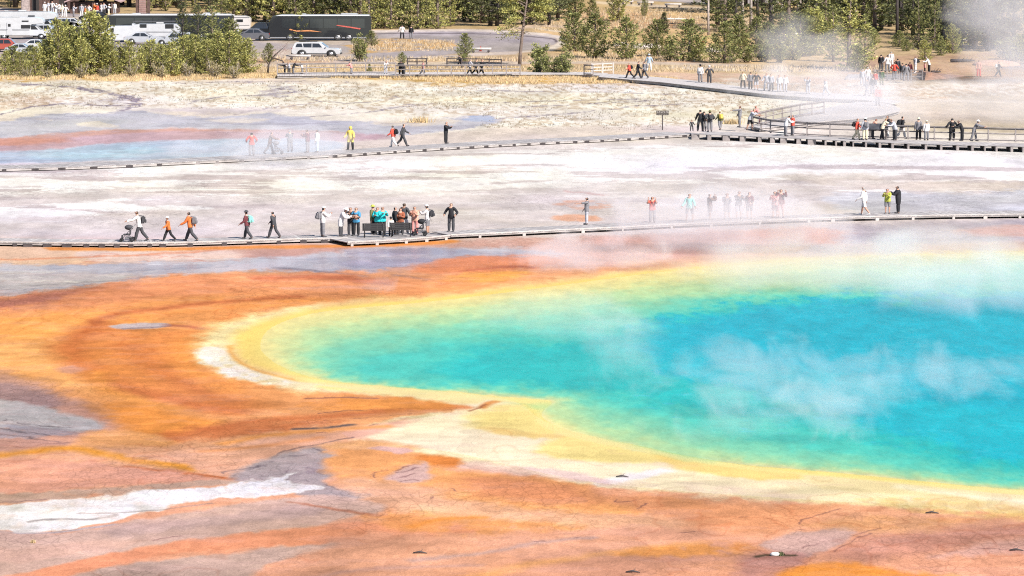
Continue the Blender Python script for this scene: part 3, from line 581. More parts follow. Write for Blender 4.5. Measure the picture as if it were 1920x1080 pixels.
crkm = mr(noise((1, 0.5, 1), 0.12, 3).outputs['Fac'], 0.50, 0.58, 0, 1)
crk2 = N.new('ShaderNodeMix'); crk2.data_type = 'FLOAT'; crk2.inputs[2].default_value = 1.0; Lk.new(crkm, crk2.inputs[0]); Lk.new(crk, crk2.inputs[3])
f = mth('MULTIPLY', mr(n1.outputs['Fac'], 0.3, 0.7, 0.85, 1.13), mr(n2.outputs['Fac'], 0.3, 0.7, 0.86, 1.13))
f = mth('MULTIPLY', f, crk2.outputs[0])
ag = N.new('ShaderNodeAttribute'); ag.attribute_name = 'grain'
f = mth('ADD', 1.0, mth('MULTIPLY', mth('SUBTRACT', f, 1.0), ag.outputs['Fac']))
sc_ = N.new('ShaderNodeVectorMath'); sc_.operation = 'SCALE'; Lk.new(at.outputs['Color'], sc_.inputs[0]); Lk.new(f, sc_.inputs['Scale'])
Lk.new(sc_.outputs[0], b.inputs['Base Color'])
Lk.new(mr(at.outputs['Alpha'], 0, 1, 0.9, 0.22), b.inputs['Roughness'])
Lk.new(mr(at.outputs['Alpha'], 0.1, 1, 0.0, 0.07), b.inputs['Specular IOR Level'])
bp = N.new('ShaderNodeBump'); bp.inputs['Distance'].default_value = 0.08; bp.inputs['Strength'].default_value = 0.45
bh = mth('MULTIPLY', n2.outputs['Fac'], mr(at.outputs['Alpha'], 0, 1, 1.0, 0.12)); Lk.new(bh, bp.inputs['Height']); Lk.new(bp.outputs[0], b.inputs['Normal'])

# water: one sheet on the big spring, one on the far spring; tinted by its depth, ripple light and dark put into its colour, plus bump
wm, nt, b = nodes_of('spring_water'); N, Lk = nt.nodes, nt.links
at = N.new('ShaderNodeAttribute'); at.attribute_name = 'mineral'; geo = N.new('ShaderNodeNewGeometry')
r1 = noise((1, 0.32, 1), 0.9, 6, 0.72); r2 = noise((1, 0.4, 1), 5.0, 3, 0.6)
rip = mth('MULTIPLY', mr(r1.outputs['Fac'], 0.35, 0.65, 0.86, 1.12), mr(r2.outputs['Fac'], 0.3, 0.7, 0.94, 1.06))
sc_ = N.new('ShaderNodeVectorMath'); sc_.operation = 'SCALE'; Lk.new(at.outputs['Color'], sc_.inputs[0]); Lk.new(rip, sc_.inputs['Scale'])
Lk.new(sc_.outputs[0], b.inputs['Base Color']); b.inputs['Roughness'].default_value = 0.28; b.inputs['Specular IOR Level'].default_value = 0.006; b.inputs['IOR'].default_value = 1.33
bp = N.new('ShaderNodeBump'); bp.inputs['Distance'].default_value = 0.04; bp.inputs['Strength'].default_value = 0.35
Lk.new(mth('ADD', r1.outputs['Fac'], mth('MULTIPLY', r2.outputs['Fac'], 0.4)), bp.inputs['Height']); Lk.new(bp.outputs[0], b.inputs['Normal'])
nr, nc = UU.shape
def fmask(P):
    cu = ((UU[:-1, :-1]+UU[1:, 1:])/2).ravel(); cv = ((VV[:-1, :-1]+VV[1:, 1:])/2).ravel()
    return inside(cu, cv, smooth_poly(P))
mA, mB_ = fmask(POOL), fmask(SPRING)
tag(sheet('ground', ~(mA | mB_), 0.0, gm, colr, wet), kind='structure')
tag(sheet('water', mA, 0.0, wm, colr, wet), kind='structure')
tag(sheet('water', mB_, 0.0, wm, colr, wet), kind='structure')
del colr, wet
# ================================================================ BOARDWALKS
plank = mat('weathered_plank', (0.29, 0.265, 0.255), 0.85, 0.25, 2.5)
plankw = mat('bleached_plank', (0.37, 0.345, 0.33), 0.85, 0.2, 2.5)
curb_m = mat('pale_timber', (0.44, 0.40, 0.37), 0.8, 0.15, 3)
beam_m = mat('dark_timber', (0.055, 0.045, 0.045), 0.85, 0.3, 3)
fas_m = mat('grey_fascia', (0.31, 0.28, 0.265), 0.85, 0.3, 1.5)
grey_timber = mat('grey_timber', (0.24, 0.21, 0.20), 0.85, 0.25, 3)
def resample(P, step):
    P = [Vector(p) for p in P]; out = [P[0].copy()]; acc = 0
    for a, b_ in zip(P, P[1:]):
        L = (b_-a).length; t = step-acc
        while t <= L:
            out.append(a.lerp(b_, t/L)); t += step
        acc = (acc+L) % step if L else acc
        acc = L-(t-step)
    return out
def arc(P, step):
    """equally spaced points with even arc length along a polyline"""
    P = [Vector(p) for p in P]; S = [0]
    for a, b_ in zip(P, P[1:]): S.append(S[-1]+(b_-a).length)
    n = max(1, int(round(S[-1]/step))); out = []
    for k in range(n+1):
        s = S[-1]*k/n; i = 0
        while i < len(P)-2 and S[i+1] < s: i += 1
        out.append(P[i].lerp(P[i+1], (s-S[i])/(S[i+1]-S[i]+1e-9)))
    return out
def offset(P, w):
    out = []
    for i, p in enumerate(P):
        d = (P[min(i+1, len(P)-1)]-P[max(i-1, 0)]); d.z = 0; d.normalize()
        out.append(p + Vector((-d.y, d.x, 0))*w)
    return out
def ribbon(mb, A, B, z0, z1, mi=0):
    """solid strip between two edge lines"""
    n = len(A); vs_ = []
    for a, b_ in zip(A, B):
        vs_ += [(a.x, a.y, z0), (b_.x, b_.y, z0), (b_.x, b_.y, z1), (a.x, a.y, z1)]
    fs = []
    for i in range(n-1):
        for k in range(4): fs.append((4*i+k, 4*i+(k+1) % 4, 4*i+4+(k+1) % 4, 4*i+4+k))
    fs += [(0, 1, 2, 3), (4*n-4, 4*n-3, 4*n-2, 4*n-1)]
    mb.add(vs_, fs, mi)
def walk(label, front_px, z, width, left_is_far=True, deck_m=plank, curb=True, sup=None, joist=True, fascia=0, group=None, plank_w=0.15, curb_mat=None, post_mat=None):
    """front_px: survey of the near top edge, read left to right"""
    F = [gp(x, y, z) for x, y in front_px]
    root = empty('boardwalk', (F[0].x, F[0].y, 0)); O = Vector((F[0].x, F[0].y, 0))
    tag(root, label, 'boardwalk', group)
    F = arc([p-O for p in F], plank_w); B = offset(F, width); rs = random.Random(len(F))
    mb = MB()
    for i in range(len(F)-1):     # every plank laid across, a finger's gap between
        a0, a1 = F[i].lerp(F[i+1], 0.04), F[i].lerp(F[i+1], 0.96); b0, b1 = B[i].lerp(B[i+1], 0.04), B[i].lerp(B[i+1], 0.96)
        j = rs.uniform(-0.004, 0.004); zt, zb = z+j, z-0.045
        mb.add([(a0.x, a0.y, zb), (a1.x, a1.y, zb), (b1.x, b1.y, zb), (b0.x, b0.y, zb), (a0.x, a0.y, zt), (a1.x, a1.y, zt), (b1.x, b1.y, zt), (b0.x, b0.y, zt)],
               [(0, 3, 2, 1), (4, 5, 6, 7), (0, 1, 5, 4), (1, 2, 6, 5), (2, 3, 7, 6), (3, 0, 4, 7)], 1 if rs.random() < 0.3 else 0)
    mb.build('deck', [deck_m, plankw], root)
    if joist:
        for off in (width*0.55,):
            mb = MB(); ribbon(mb, offset(F, off), offset(F, off+0.07), z-0.17, z-0.05); mb.build('joist', grey_timber, root)
    if fascia:
        Fs = [F[i] for i in range(0, len(F), 4)]+[F[-1]]
        mb = MB(); ribbon(mb, offset(Fs, 0.03), offset(Fs, 0.07), z-fascia, z-0.05); mb.build('fascia_board', fas_m, root)
    if curb:
        Fs = [F[i] for i in range(0, len(F), 4)]+[F[-1]]
        mb = MB(); ribbon(mb, offset(Fs, 0.0), offset(Fs, 0.09), z+0.006, z+0.05); mb.build('curb_rail', curb_mat or curb_m, root)
    if sup:
        for (x0, x1, step, w, m_) in sup:
            x = x0
            while x <= x1:
                ys_ = np.interp(x, [q[0] for q in front_px], [q[1] for q in front_px])
                c = gp(x, float(ys_), z)-O; t = w*(0.55+0.8*rs.random())
                mb = MB(); mb.box(c.x, c.y+0.13, (z-0.05)/2-0.01, t, 0.32, z-0.06, bev=0.01)
                mb.box(c.x, c.y+width/2, (z-0.05)/2-0.01, t*0.8, width-0.5, max(0.08, z-0.19))
                mb.build('support_block', m_, root); x += step*(0.75+0.5*rs.random())
    return root, F, B, O
B1Z, B2Z, B3Z = 0.25, 0.25, 0.22
B1 = [(-260, 451), (-40, 453.5), (60, 455), (150, 456), (240, 456.5), (330, 455.5), (400, 453.5), (480, 451), (560, 448.5), (652, 447)]
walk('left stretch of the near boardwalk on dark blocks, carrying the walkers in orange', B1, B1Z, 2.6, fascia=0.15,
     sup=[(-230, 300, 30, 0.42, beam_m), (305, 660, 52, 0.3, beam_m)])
PLAT = [(652, 454.5), (700, 452.5), (760, 449), (820, 444.5), (845, 441.5)]
walk('boardwalk viewing platform bumped out toward the spring, with the two dark benches on it', PLAT, B1Z, 4.9, fascia=0.13, sup=[(660, 846, 46, 0.22, curb_m)])
B1R = [(846, 441), (960, 436), (1060, 431), (1160, 426.5), (1260, 421), (1360, 416.5), (1480, 411.5), (1560, 408.5), (1640, 406.5), (1760, 404), (1920, 402), (2120, 400)]
walk('straight boardwalk with a white edge running right behind the pool through the steam', B1R, B1Z, 2.7, fascia=0.12, sup=[(900, 1540, 95, 0.16, curb_m), (1562, 2080, 68, 0.18, curb_m)])
B2 = [(-260, 328), (0, 316), (120, 313), (240, 308.5), (350, 303), (450, 298), (560, 292.5), (640, 289), (740, 282), (835, 276), (930, 270.5), (1040, 265), (1140, 260.5), (1240, 254.5), (1300, 251)]
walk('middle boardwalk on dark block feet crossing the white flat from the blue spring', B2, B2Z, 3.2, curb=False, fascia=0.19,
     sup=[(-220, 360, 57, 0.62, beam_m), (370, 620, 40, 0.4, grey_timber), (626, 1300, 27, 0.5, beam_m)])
B2R = [(1300, 251), (1380, 254), (1440, 257), (1500, 259.5), (1580, 263.5), (1660, 267), (1760, 270.5), (1860, 273), (1920, 275), (2120, 281)]
rootR, FR, BR, OR = walk('railed boardwalk on the right that runs above the white flat on many small legs', B2R, 0.45, 3.4, curb=False,
     sup=[(1304, 1540, 26, 0.5, grey_timber), (1548, 1640, 20, 0.2, grey_timber), (1650, 2100, 27, 0.16, grey_timber)], joist=False)
# the light log under the crowd of watchers
def railing(parent, P, z, step, h=1.05, rails=(0.98, 0.62, 0.12), m_=grey_timber, brace=False):
    P = arc(P, step); t = MB()
    for hz in rails: t.tube([(p.x, p.y, z+hz) for p in P], 0.05, 5)
    if len(rails) > 2: ribbon(t, offset(P, -0.09), offset(P, 0.09), z+h, z+h+0.05)
    rl = t.build('railing', m_, parent)
    for k, p in enumerate(P):
        q = MB(); q.box(p.x, p.y, z+h/2, 0.11, 0.11, h)
        if brace: q.tube([(p.x, p.y+0.05, z+0.62), (p.x+0.12, p.y+0.75, z-0.02)], 0.035, 4)
        q.build('post', m_, rl)
    return rl
railR = railing(rootR, [gp(x, y, 0.45)-Vector((OR.x, OR.y, 0.45)) for x, y in [(1412, 243), (1440, 249), (1480, 253), (1560, 257), (1660, 260), (1780, 263.5), (1920, 267), (2110, 272)]], 0.45, 2.2, brace=True)
# the far deck that loops back through the steam
plankf = mat('far_plank', (0.40, 0.365, 0.345), 0.85, 0.2, 2.5)
def deck_poly(label, near, far, z, rails=None, m_=plankf, feet=True):
    A = [gp(x, y, z) for x, y in near]; Bp = [gp(x, y, z) for x, y in far]
    O = Vector((A[0].x, A[0].y, 0)); root = empty('boardwalk', O); tag(root, label, 'boardwalk')
    L = sum((b_-a).length for a, b_ in zip(A, A[1:])); n = int(L/0.25)
    A2, B2_ = arc([p-O for p in A], L/n), None
    LB = sum((b_-a).length for a, b_ in zip(Bp, Bp[1:])); B2_ = arc([p-O for p in Bp], LB/n)
    n = min(len(A2), len(B2_)); mb = MB()
    for i in range(n-1):
        a0, a1, b0, b1 = A2[i], A2[i].lerp(A2[i+1], 0.93), B2_[i], B2_[i].lerp(B2_[i+1], 0.93)
        mb.add([(a0.x, a0.y, z-.05), (a1.x, a1.y, z-.05), (b1.x, b1.y, z-.05), (b0.x, b0.y, z-.05), (a0.x, a0.y, z), (a1.x, a1.y, z), (b1.x, b1.y, z), (b0.x, b0.y, z)],
               [(0, 3, 2, 1), (4, 5, 6, 7), (0, 1, 5, 4), (1, 2, 6, 5), (2, 3, 7, 6), (3, 0, 4, 7)], i % 3 == 0)
    mb.build('deck', [m_, plankw], root)
    mb = MB(); ribbon(mb, [a.lerp(b_, 0.03) for a, b_ in zip(A2, B2_)], [a.lerp(b_, 0.06) for a, b_ in zip(A2, B2_)], 0.06, z-0.055); mb.build('skirt_beam', fas_m, root)
    for r_ in rails or []:
        railing(root, [gp(x, y, z)-Vector((O.x, O.y, z)) for x, y in r_[0]], z, r_[1], brace=r_[2] if len(r_) > 2 else False)
    return root
deck_poly('far curved boardwalk deck looping behind the right railing and fading into steam',
          [(1425, 240), (1470, 236), (1540, 228), (1610, 222), (1660, 215), (1686, 208), (1688, 203)], [(1405, 236), (1440, 226), (1500, 214), (1560, 200), (1600, 192), (1640, 190), (1672, 196)], 0.35,
          rails=[([(1422, 236), (1450, 229), (1500, 219), (1545, 213)], 2.6)])
deck_poly('far boardwalk sloping down right from the white railed landing into the steam',
          [(1122, 144), (1180, 149), (1240, 154), (1300, 161), (1380, 170), (1450, 178), (1540, 184), (1620, 187), (1672, 195)], [(1130, 138), (1190, 141), (1250, 146), (1310, 152), (1390, 162), (1450, 168), (1540, 174), (1620, 178), (1690, 190)], 0.35)
deck_poly('railed boardwalk running left along the golden grass behind the young pines',
          [(520, 142), (620, 140.5), (740, 140.5), (860, 140), (960, 139.5), (1040, 139), (1100, 140), (1128, 142)], [(520, 137.5), (620, 136), (740, 135.5), (860, 135), (960, 134.5), (1040, 134), (1100, 135), (1140, 137)], 0.3,
          rails=[([(520, 139.5), (600, 138), (700, 137), (742, 137)], 3.2), ([(742, 142), (860, 141.5), (975, 140.5)], 1.45), ([(1095, 141), (1112, 142)], 1.2)])
rootW = None
def rail_box(label, px, z, step, m_):
    P = [gp(x, y, z) for x, y in px]; O = Vector((P[0].x, P[0].y, 0)); rt = empty('wooden_railing', O); tag(rt, label, 'railing')
    P = arc([p-O for p in P], step); t = MB()
    for hz in (0.95, 0.62, 0.3): ribbon(t, [p+Vector((0, -0.03, 0)) for p in P], [p+Vector((0, 0.03, 0)) for p in P], hz-0.05+z, hz+0.05+z)
    t.build('rail', m_, rt)
    for p in P: q = MB(); q.box(p.x, p.y-0.06, (z+1.05)/2, 0.14, 0.14, z+1.05); q.build('post', m_, rt)
    return rt
rail_box('short pale railing section beside the dark shrubs where the far boardwalk turns', [(1110, 138), (1150, 136.5)], 0.3, 1.15, curb_m)
rail_box('second line of dark rails behind the walkers in front of the asphalt loop', [(838, 127), (900, 127.5), (940, 129)], 0.0, 1.7, beam_m)
rail_box('low dark rail standing alone in front of the small bushy pine', [(764, 127), (800, 127)], 0.0, 1.3, beam_m)

# ---------------------------------------------------------------- benches, panel, sign
def bench(x, y, label, L=1.34):
    p = gp(x, y, B1Z); rt = empty('bench', p); tag(rt, label, 'bench', 'benches on the viewing platform')
    s = MB()
    for k in range(4): s.box(0, -0.17+k*0.12, 0.45, L, 0.10, 0.045, bev=0.008)
    s.build('seat', dark_bench, rt)
    s = MB()
    for k in range(4): s.box(0, -0.25-k*0.02, 0.46+k*0.115, L, 0.035, 0.108, bev=0.006)
    s.build('backrest', dark_bench, rt)
    for sx in (-1, 1):
        s = MB(); s.tube([(sx*(L/2-0.12), -0.24, 0), (sx*(L/2-0.12), -0.26, 0.45), (sx*(L/2-0.12), -0.36, 0.86)], 0.03, 5)
        s.tube([(sx*(L/2-0.12), 0.2, 0), (sx*(L/2-0.12), 0.2, 0.44)], 0.03, 5); s.build('leg', dark_bench, rt)
    return rt
dark_bench = mat('dark_bench', (0.03, 0.028, 0.028), 0.6, 0.2)
bench(701, 445, 'left one of the two dark benches, before the people in teal jackets')
bench(752, 443.5, 'right one of the two dark benches, before the man in dark grey')
pan = empty('information_panel', gp(1646, 261, 0.45)); tag(pan, 'dark slanted information panel on posts in the middle of the crowd at the railing', 'panel')
s = MB(); s.box(0, 0, 0, 1.6, 0.75, 0.06, bev=0.01); q = s.build('panel_board', mat('panel_face', (0.05, 0.05, 0.055), 0.4, 0.4, 2), pan); q.location = (0, 0, 0.98); q.rotation_euler = (R(35), 0, 0)
for sx in (-0.62, 0.62):
    s = MB(); s.box(sx, 0, 0.48, 0.1, 0.1, 0.94); s.build('post', beam_m, pan)
sg = empty('sign_post', gp(1242, 244, 0)); tag(sg, 'small dark sign on a single post standing on the pale crust beside the boardwalk', 'sign')
s = MB(); s.box(0, 0, 0.75, 0.09, 0.09, 1.5); s.build('post', beam_m, sg)
s = MB(); s.box(0, -0.05, 1.42, 1.02, 0.05, 0.38, bev=0.01); bd = s.build('sign_board', mat('sign_face', (0.07, 0.06, 0.05), 0.6, 0.2), sg)
s = MB()
for k, x in enumerate((-0.40, -0.27, -0.12, 0.02, 0.16, 0.30, 0.42)):       # two rows of pale blurred letter strokes
    s.box(x, -0.078, 1.49, 0.022, 0.008, 0.13); s.box(x+0.035, -0.078, 1.54 if k % 2 else 1.46, 0.06, 0.008, 0.022)
    if k % 3: s.box(x+0.01, -0.078, 1.32, 0.07, 0.008, 0.02)
s.build('lettering', curb_m, bd)
# barrier logs
def barrier(x, y, L, label, grp=None, m_=curb_m):
    rt = empty('barrier_log', gp(x, y, 0)); tag(rt, label, 'barrier', grp)
    s = MB(); s.tube([(-L/2, 0, 0.42), (0, 0, 0.43), (L/2, 0, 0.42)], 0.13, 8); s.build('log', m_, rt)
    for sx in (-1, 1): s = MB(); s.tube([(sx*(L/2-0.3), -0.25, 0.15), (sx*(L/2-0.3), 0.25, 0.15)], 0.15, 7); s.build('cradle', beam_m, rt)
barrier(562, 112, 2.4, 'barrier log on two cradles below the white car')
barrier(902, 98.5, 2.3, 'barrier log at the edge of the asphalt loop left of the tall bare-stemmed pine')
barrier(1176, 8, 1.8, 'leftmost of the three barrier logs along the top road')
barrier(1210, 10, 2.4, 'middle of the three barrier logs along the top road')
barrier(1262, 13.5, 2.4, 'rightmost of the three barrier logs along the top road')
def fallen(x, y, L, rz, label, r=0.16, m_=curb_m, z=0.0, tilt=0.0):
    s = MB(); s.tube([(-L/2, 0, r), (-L/6, 0.1, r+L*tilt/3), (L/4, -0.05, r+L*tilt*0.75), (L/2, 0.02, r+L*tilt)], [r, r*0.95, r*0.7, r*0.4], 6)
    for k in range(4):
        a = -L/2+L*(0.3+0.17*k); s.tube([(a, 0, r+0.05+(a/L+0.5)*L*tilt), (a+0.25, (-1)**k*0.35, r+0.35+(a/L+0.5)*L*tilt)], [r*0.25, r*0.08], 4)
    o = s.build('fallen_log', m_); p = gp(x, y, z); o.location = p; o.rotation_euler = (0, 0, rz); tag(o, label, 'log')
fallen(1265, 38, 3.2, 0.1, 'pale fallen log on the orange slope below the top road')
fallen(1490, 66, 3.0, 0.9, 'pale fallen log among the steamy pines behind the far boardwalk')
fallen(1690, 24, 3.4, 0.2, 'pale fallen trunk lying between the tall pines at the top right')
fallen(1815, 78, 1.6, 0.5, 'short pale log end sticking out beside the forest at the right')
fallen(170, 118, 4.2, 0.5, 'bleached leaning trunk in the dense pine belt on the left', 0.1, curb_m, 0, 0.55)
fallen(102, 134, 2.6, 0.9, 'thin bleached snag leaning low in the left pine belt', 0.07, curb_m, 0, 0.8)
fallen(1755, 137, 1.0, 0.2, 'small dark log beside the ramp of the crowded steps', 0.14, beam_m)
fallen(1805, 117, 2.6, 0.1, 'dark low log on the bare ground at the right edge of the forest', 0.2, beam_m)
# ================================================================ PEOPLE
# joint tree, x = forward, y = left, z = up; angles in degrees (positive swings forward)
def skeleton(P):
    g = lambda k, d=0: P.get(k, d)
    J, Rd, E, reg = [], [], [], []
    def j(p, r, par, rg):
        J.append(Vector(p)); Rd.append(r); reg.append(rg)
        if par is not None: E.append((par, len(J)-1))
        return len(J)-1
    lean = R(g('lean')); hip = Vector((0, 0, g('hipz', 0.93)))
    up = Vector((math.sin(lean), 0, math.cos(lean)))
    pel = j(hip, 0.135, None, 'hip'); waist = j(hip+up*0.15, 0.118, pel, 'torso'); chest = j(hip+up*0.34, 0.135, waist, 'torso')
    sh = hip+up*0.47; nb = j(sh, 0.075, chest, 'torso'); hd = R(g('head'))+lean*0.5
    hv = Vector((math.sin(hd), 0, math.cos(hd)))
    n2 = j(sh+hv*0.09, 0.052, nb, 'neck'); h1 = j(sh+hv*0.16+Vector((0.015, 0, 0)), 0.075, n2, 'head'); h2 = j(sh+hv*0.27, 0.084, h1, 'head')
    hands = []
    for s_, S in ((1, 'l'), (-1, 'r')):
        shp = sh + Vector((0, s_*0.17, 0)) - up*0.035
        a = j(shp, 0.058, nb, 'torso'); sw, ab, eb = R(g('sh'+S)), R(g('ab'+S, 8)), R(g('el'+S, 12))
        d = Vector((math.sin(sw)*math.cos(ab), s_*math.sin(ab), -math.cos(sw)*math.cos(ab)))
        el = shp+d*0.29; e_ = j(el, 0.042, a, 'uparm')
        inn = R(g('in'+S)); d2 = Vector((math.sin(sw+eb)*math.cos(ab-inn), s_*math.sin(ab-inn), -math.cos(sw+eb)*math.cos(ab-inn)))
        wr = el+d2*0.25; w_ = j(wr, 0.028, e_, 'forearm'); pm = wr+d2*0.085; j(pm, 0.033, w_, 'hand'); hands.append((wr, d2, s_, pm))
    for s_, S in ((1, 'l'), (-1, 'r')):
        hp = hip+Vector((0, s_*0.095, -0.06)); a = j(hp, 0.092, pel, 'thigh')
        t, k = R(g('th'+S)), R(g('kn'+S)); sp = R(g('sp'+S, 2))
        d = Vector((math.sin(t), s_*math.sin(sp), -math.cos(t))); kn = hp+d*0.41; k_ = j(kn, 0.062, a, 'thigh')
        d2 = Vector((math.sin(t-k), s_*math.sin(sp)*0.4, -math.cos(t-k))); an = kn+d2*0.41; cm = j(kn+d2*0.15, 0.06, k_, 'shin'); a_ = j(an, 0.038, cm, 'shin')
        f = R(g('ft'+S)); toe = an+Vector((math.cos(f)*0.17, s_*0.02, math.sin(f)*0.17-0.045)); j(an+Vector((-0.03, 0, -0.045)), 0.036, a_, 'foot'); j(toe, 0.032, len(J)-1, 'foot')
    return J, Rd, E, reg, hands, (sh+hv*0.2, hv)
POSES = {
 'stand': dict(shl=4, shr=-2, ell=14, elr=14),
 'relax': dict(shl=10, shr=8, ell=40, elr=20, thl=5, knl=8, lean=2),
 'camera': dict(shl=42, shr=42, ell=88, elr=88, inl=34, inr=34, head=8, lean=2),
 'photo': dict(shl=72, shr=72, ell=98, elr=98, inl=26, inr=26, abl=16, abr=16, lean=-2),
 'walk': dict(shl=-24, shr=24, ell=18, elr=28, thl=19, knl=6, thr=-15, knr=18, ftr=-30, ftl=12, lean=5),
 'stride': dict(shl=28, shr=-30, ell=30, elr=18, thl=-18, knl=22, thr=21, knr=4, ftl=-34, ftr=14, lean=7),
 'step': dict(shl=12, shr=-14, ell=40, elr=16, thl=-12, knl=22, thr=14, knr=4, ftl=-20, lean=3),
 'point': dict(shl=84, abl=6, ell=4, shr=6, elr=30, lean=-2),
 'push': dict(shl=52, shr=52, ell=26, elr=26, thl=18, knl=8, thr=-18, knr=18, ftr=-28, ftl=8, lean=13),
 'bend': dict(shl=40, shr=30, ell=60, elr=70, inl=20, inr=20, lean=22, head=16),
 'lean': dict(shl=62, shr=62, ell=20, elr=20, lean=30, head=-4, thl=14, knl=10, thr=-10, knr=6),
 'crossed': dict(shl=22, shr=22, ell=98, elr=94, inl=52, inr=52),
 'hips': dict(shl=-8, shr=-8, abl=34, abr=34, ell=70, elr=70, inl=40, inr=40),
 'crouch': dict(hipz=0.48, thl=88, knl=120, thr=60, knr=116, lean=22, shl=60, shr=50, ell=50, elr=60, ftl=0),
 'wide': dict(spl=8, spr=8, shl=10, shr=10, abl=20, abr=20, ell=30, elr=30),
}
_pose = {}
def bake_poses():
    tmp = []
    for nm, P in POSES.items():
        J, Rd, E, reg, hands, head = skeleton(P)
        me = bpy.data.meshes.new('sk'); me.from_pydata([tuple(p) for p in J], E, []); o = bpy.data.objects.new('sk', me); COL.objects.link(o)
        md = o.modifiers.new('s', 'SKIN'); md.use_smooth_shade = True
        for v, r in zip(me.skin_vertices[0].data, Rd): v.radius = (r, r)
        me.skin_vertices[0].data[0].use_root = True
        # chest and hips broader than deep
        for i, rg in enumerate(reg):
            if rg in ('torso', 'hip') and i < 3: me.skin_vertices[0].data[i].radius = (Rd[i]*1.22, Rd[i]*0.86)
        su = o.modifiers.new('u', 'SUBSURF'); su.levels = su.render_levels = 1
        tmp.append((nm, o, J, reg, E, hands, head))
    dg = bpy.context.evaluated_depsgraph_get(); dg.update()
    for nm, o, J, reg, E, hands, head in tmp:
        ev = o.evaluated_get(dg).to_mesh()
        V = np.array([v.co[:] for v in ev.vertices]); F = [tuple(p.vertices) for p in ev.polygons]
        lab = []
        for v in V:
            vv = Vector(v); best, rg = 9, 'torso'
            for a, b_ in E:
                e = J[b_]-J[a]; t = max(0, min(1, (vv-J[a]).dot(e)/max(e.length_squared, 1e-9))); d = (vv-J[a]-e*t).length
                if d < best: best, rg = d, (reg[b_] if t > 0.12 or reg[b_] in ('head',) else reg[a]); 
            if best > 0.5: rg = 'torso'
            lab.append(rg)
        _pose[nm] = (V, F, lab, hands, head, min(V[:, 2]))
    for t in tmp: bpy.data.objects.remove(t[1], do_unlink=True)
bake_poses()
SKIN = mat('skin_light', (0.42, 0.24, 0.17), 0.6, 0.08); SKIND = mat('skin_tan', (0.27, 0.15, 0.10), 0.6, 0.08)
EYE = mat('eye_dark', (0.02, 0.015, 0.015), 0.3, 0.0)
HAIRC = {'black': (0.012, 0.01, 0.01), 'brown': (0.06, 0.035, 0.02), 'grey': (0.25, 0.24, 0.23), 'blond': (0.30, 0.2, 0.09), 'red': (0.2, 0.06, 0.03)}
CLR = {'white': (0.55, 0.53, 0.52), 'cream': (0.52, 0.46, 0.33), 'pale': (0.34, 0.34, 0.37), 'grey': (0.16, 0.155, 0.165), 'dark': (0.045, 0.045, 0.05), 'black': (0.014, 0.014, 0.017),
       'navy': (0.02, 0.025, 0.05), 'blue': (0.05, 0.22, 0.38), 'teal': (0.02, 0.45, 0.46), 'lightblue': (0.30, 0.38, 0.46), 'mint': (0.25, 0.55, 0.5), 'orange': (0.50, 0.13, 0.03), 'rust': (0.26, 0.08, 0.04),
       'red': (0.50, 0.07, 0.045), 'pink': (0.55, 0.22, 0.2), 'peach': (0.55, 0.28, 0.2), 'maroon': (0.12, 0.03, 0.035), 'brown': (0.14, 0.08, 0.06), 'yellow': (0.60, 0.44, 0.09), 'lime': (0.34, 0.36, 0.06), 'green': (0.05, 0.09, 0.035), 'olive': (0.12, 0.12, 0.05)}
def cloth(c): return mat('cloth_'+c, CLR[c], 0.85, 0.18, 9)
def submesh(name, V, F, keep, disp, mtl, parent):
    """a garment: the faces of the body in those regions, pushed outwards"""
    idx = {}; vs_, fs = [], []
    for f in F:
        if keep(f):
            q = []
            for i in f:
                if i not in idx: idx[i] = len(vs_); vs_.append(V[i]+disp[i])
                q.append(idx[i])
            fs.append(q)
    if not fs: return None
    m_ = MB(); m_.add(vs_, fs, 0, True); return m_.build(name, mtl, parent)
_norm = {}
def vnorm(nm, V, F):
    if nm not in _norm:
        n = np.zeros_like(V)
        for f in F:
            a, b_, c = V[f[0]], V[f[1]], V[f[2]]; q = np.cross(b_-a, c-a)
            for i in f: n[i] += q
        _norm[nm] = n/(np.linalg.norm(n, axis=1, keepdims=True)+1e-9)
    return _norm[nm]
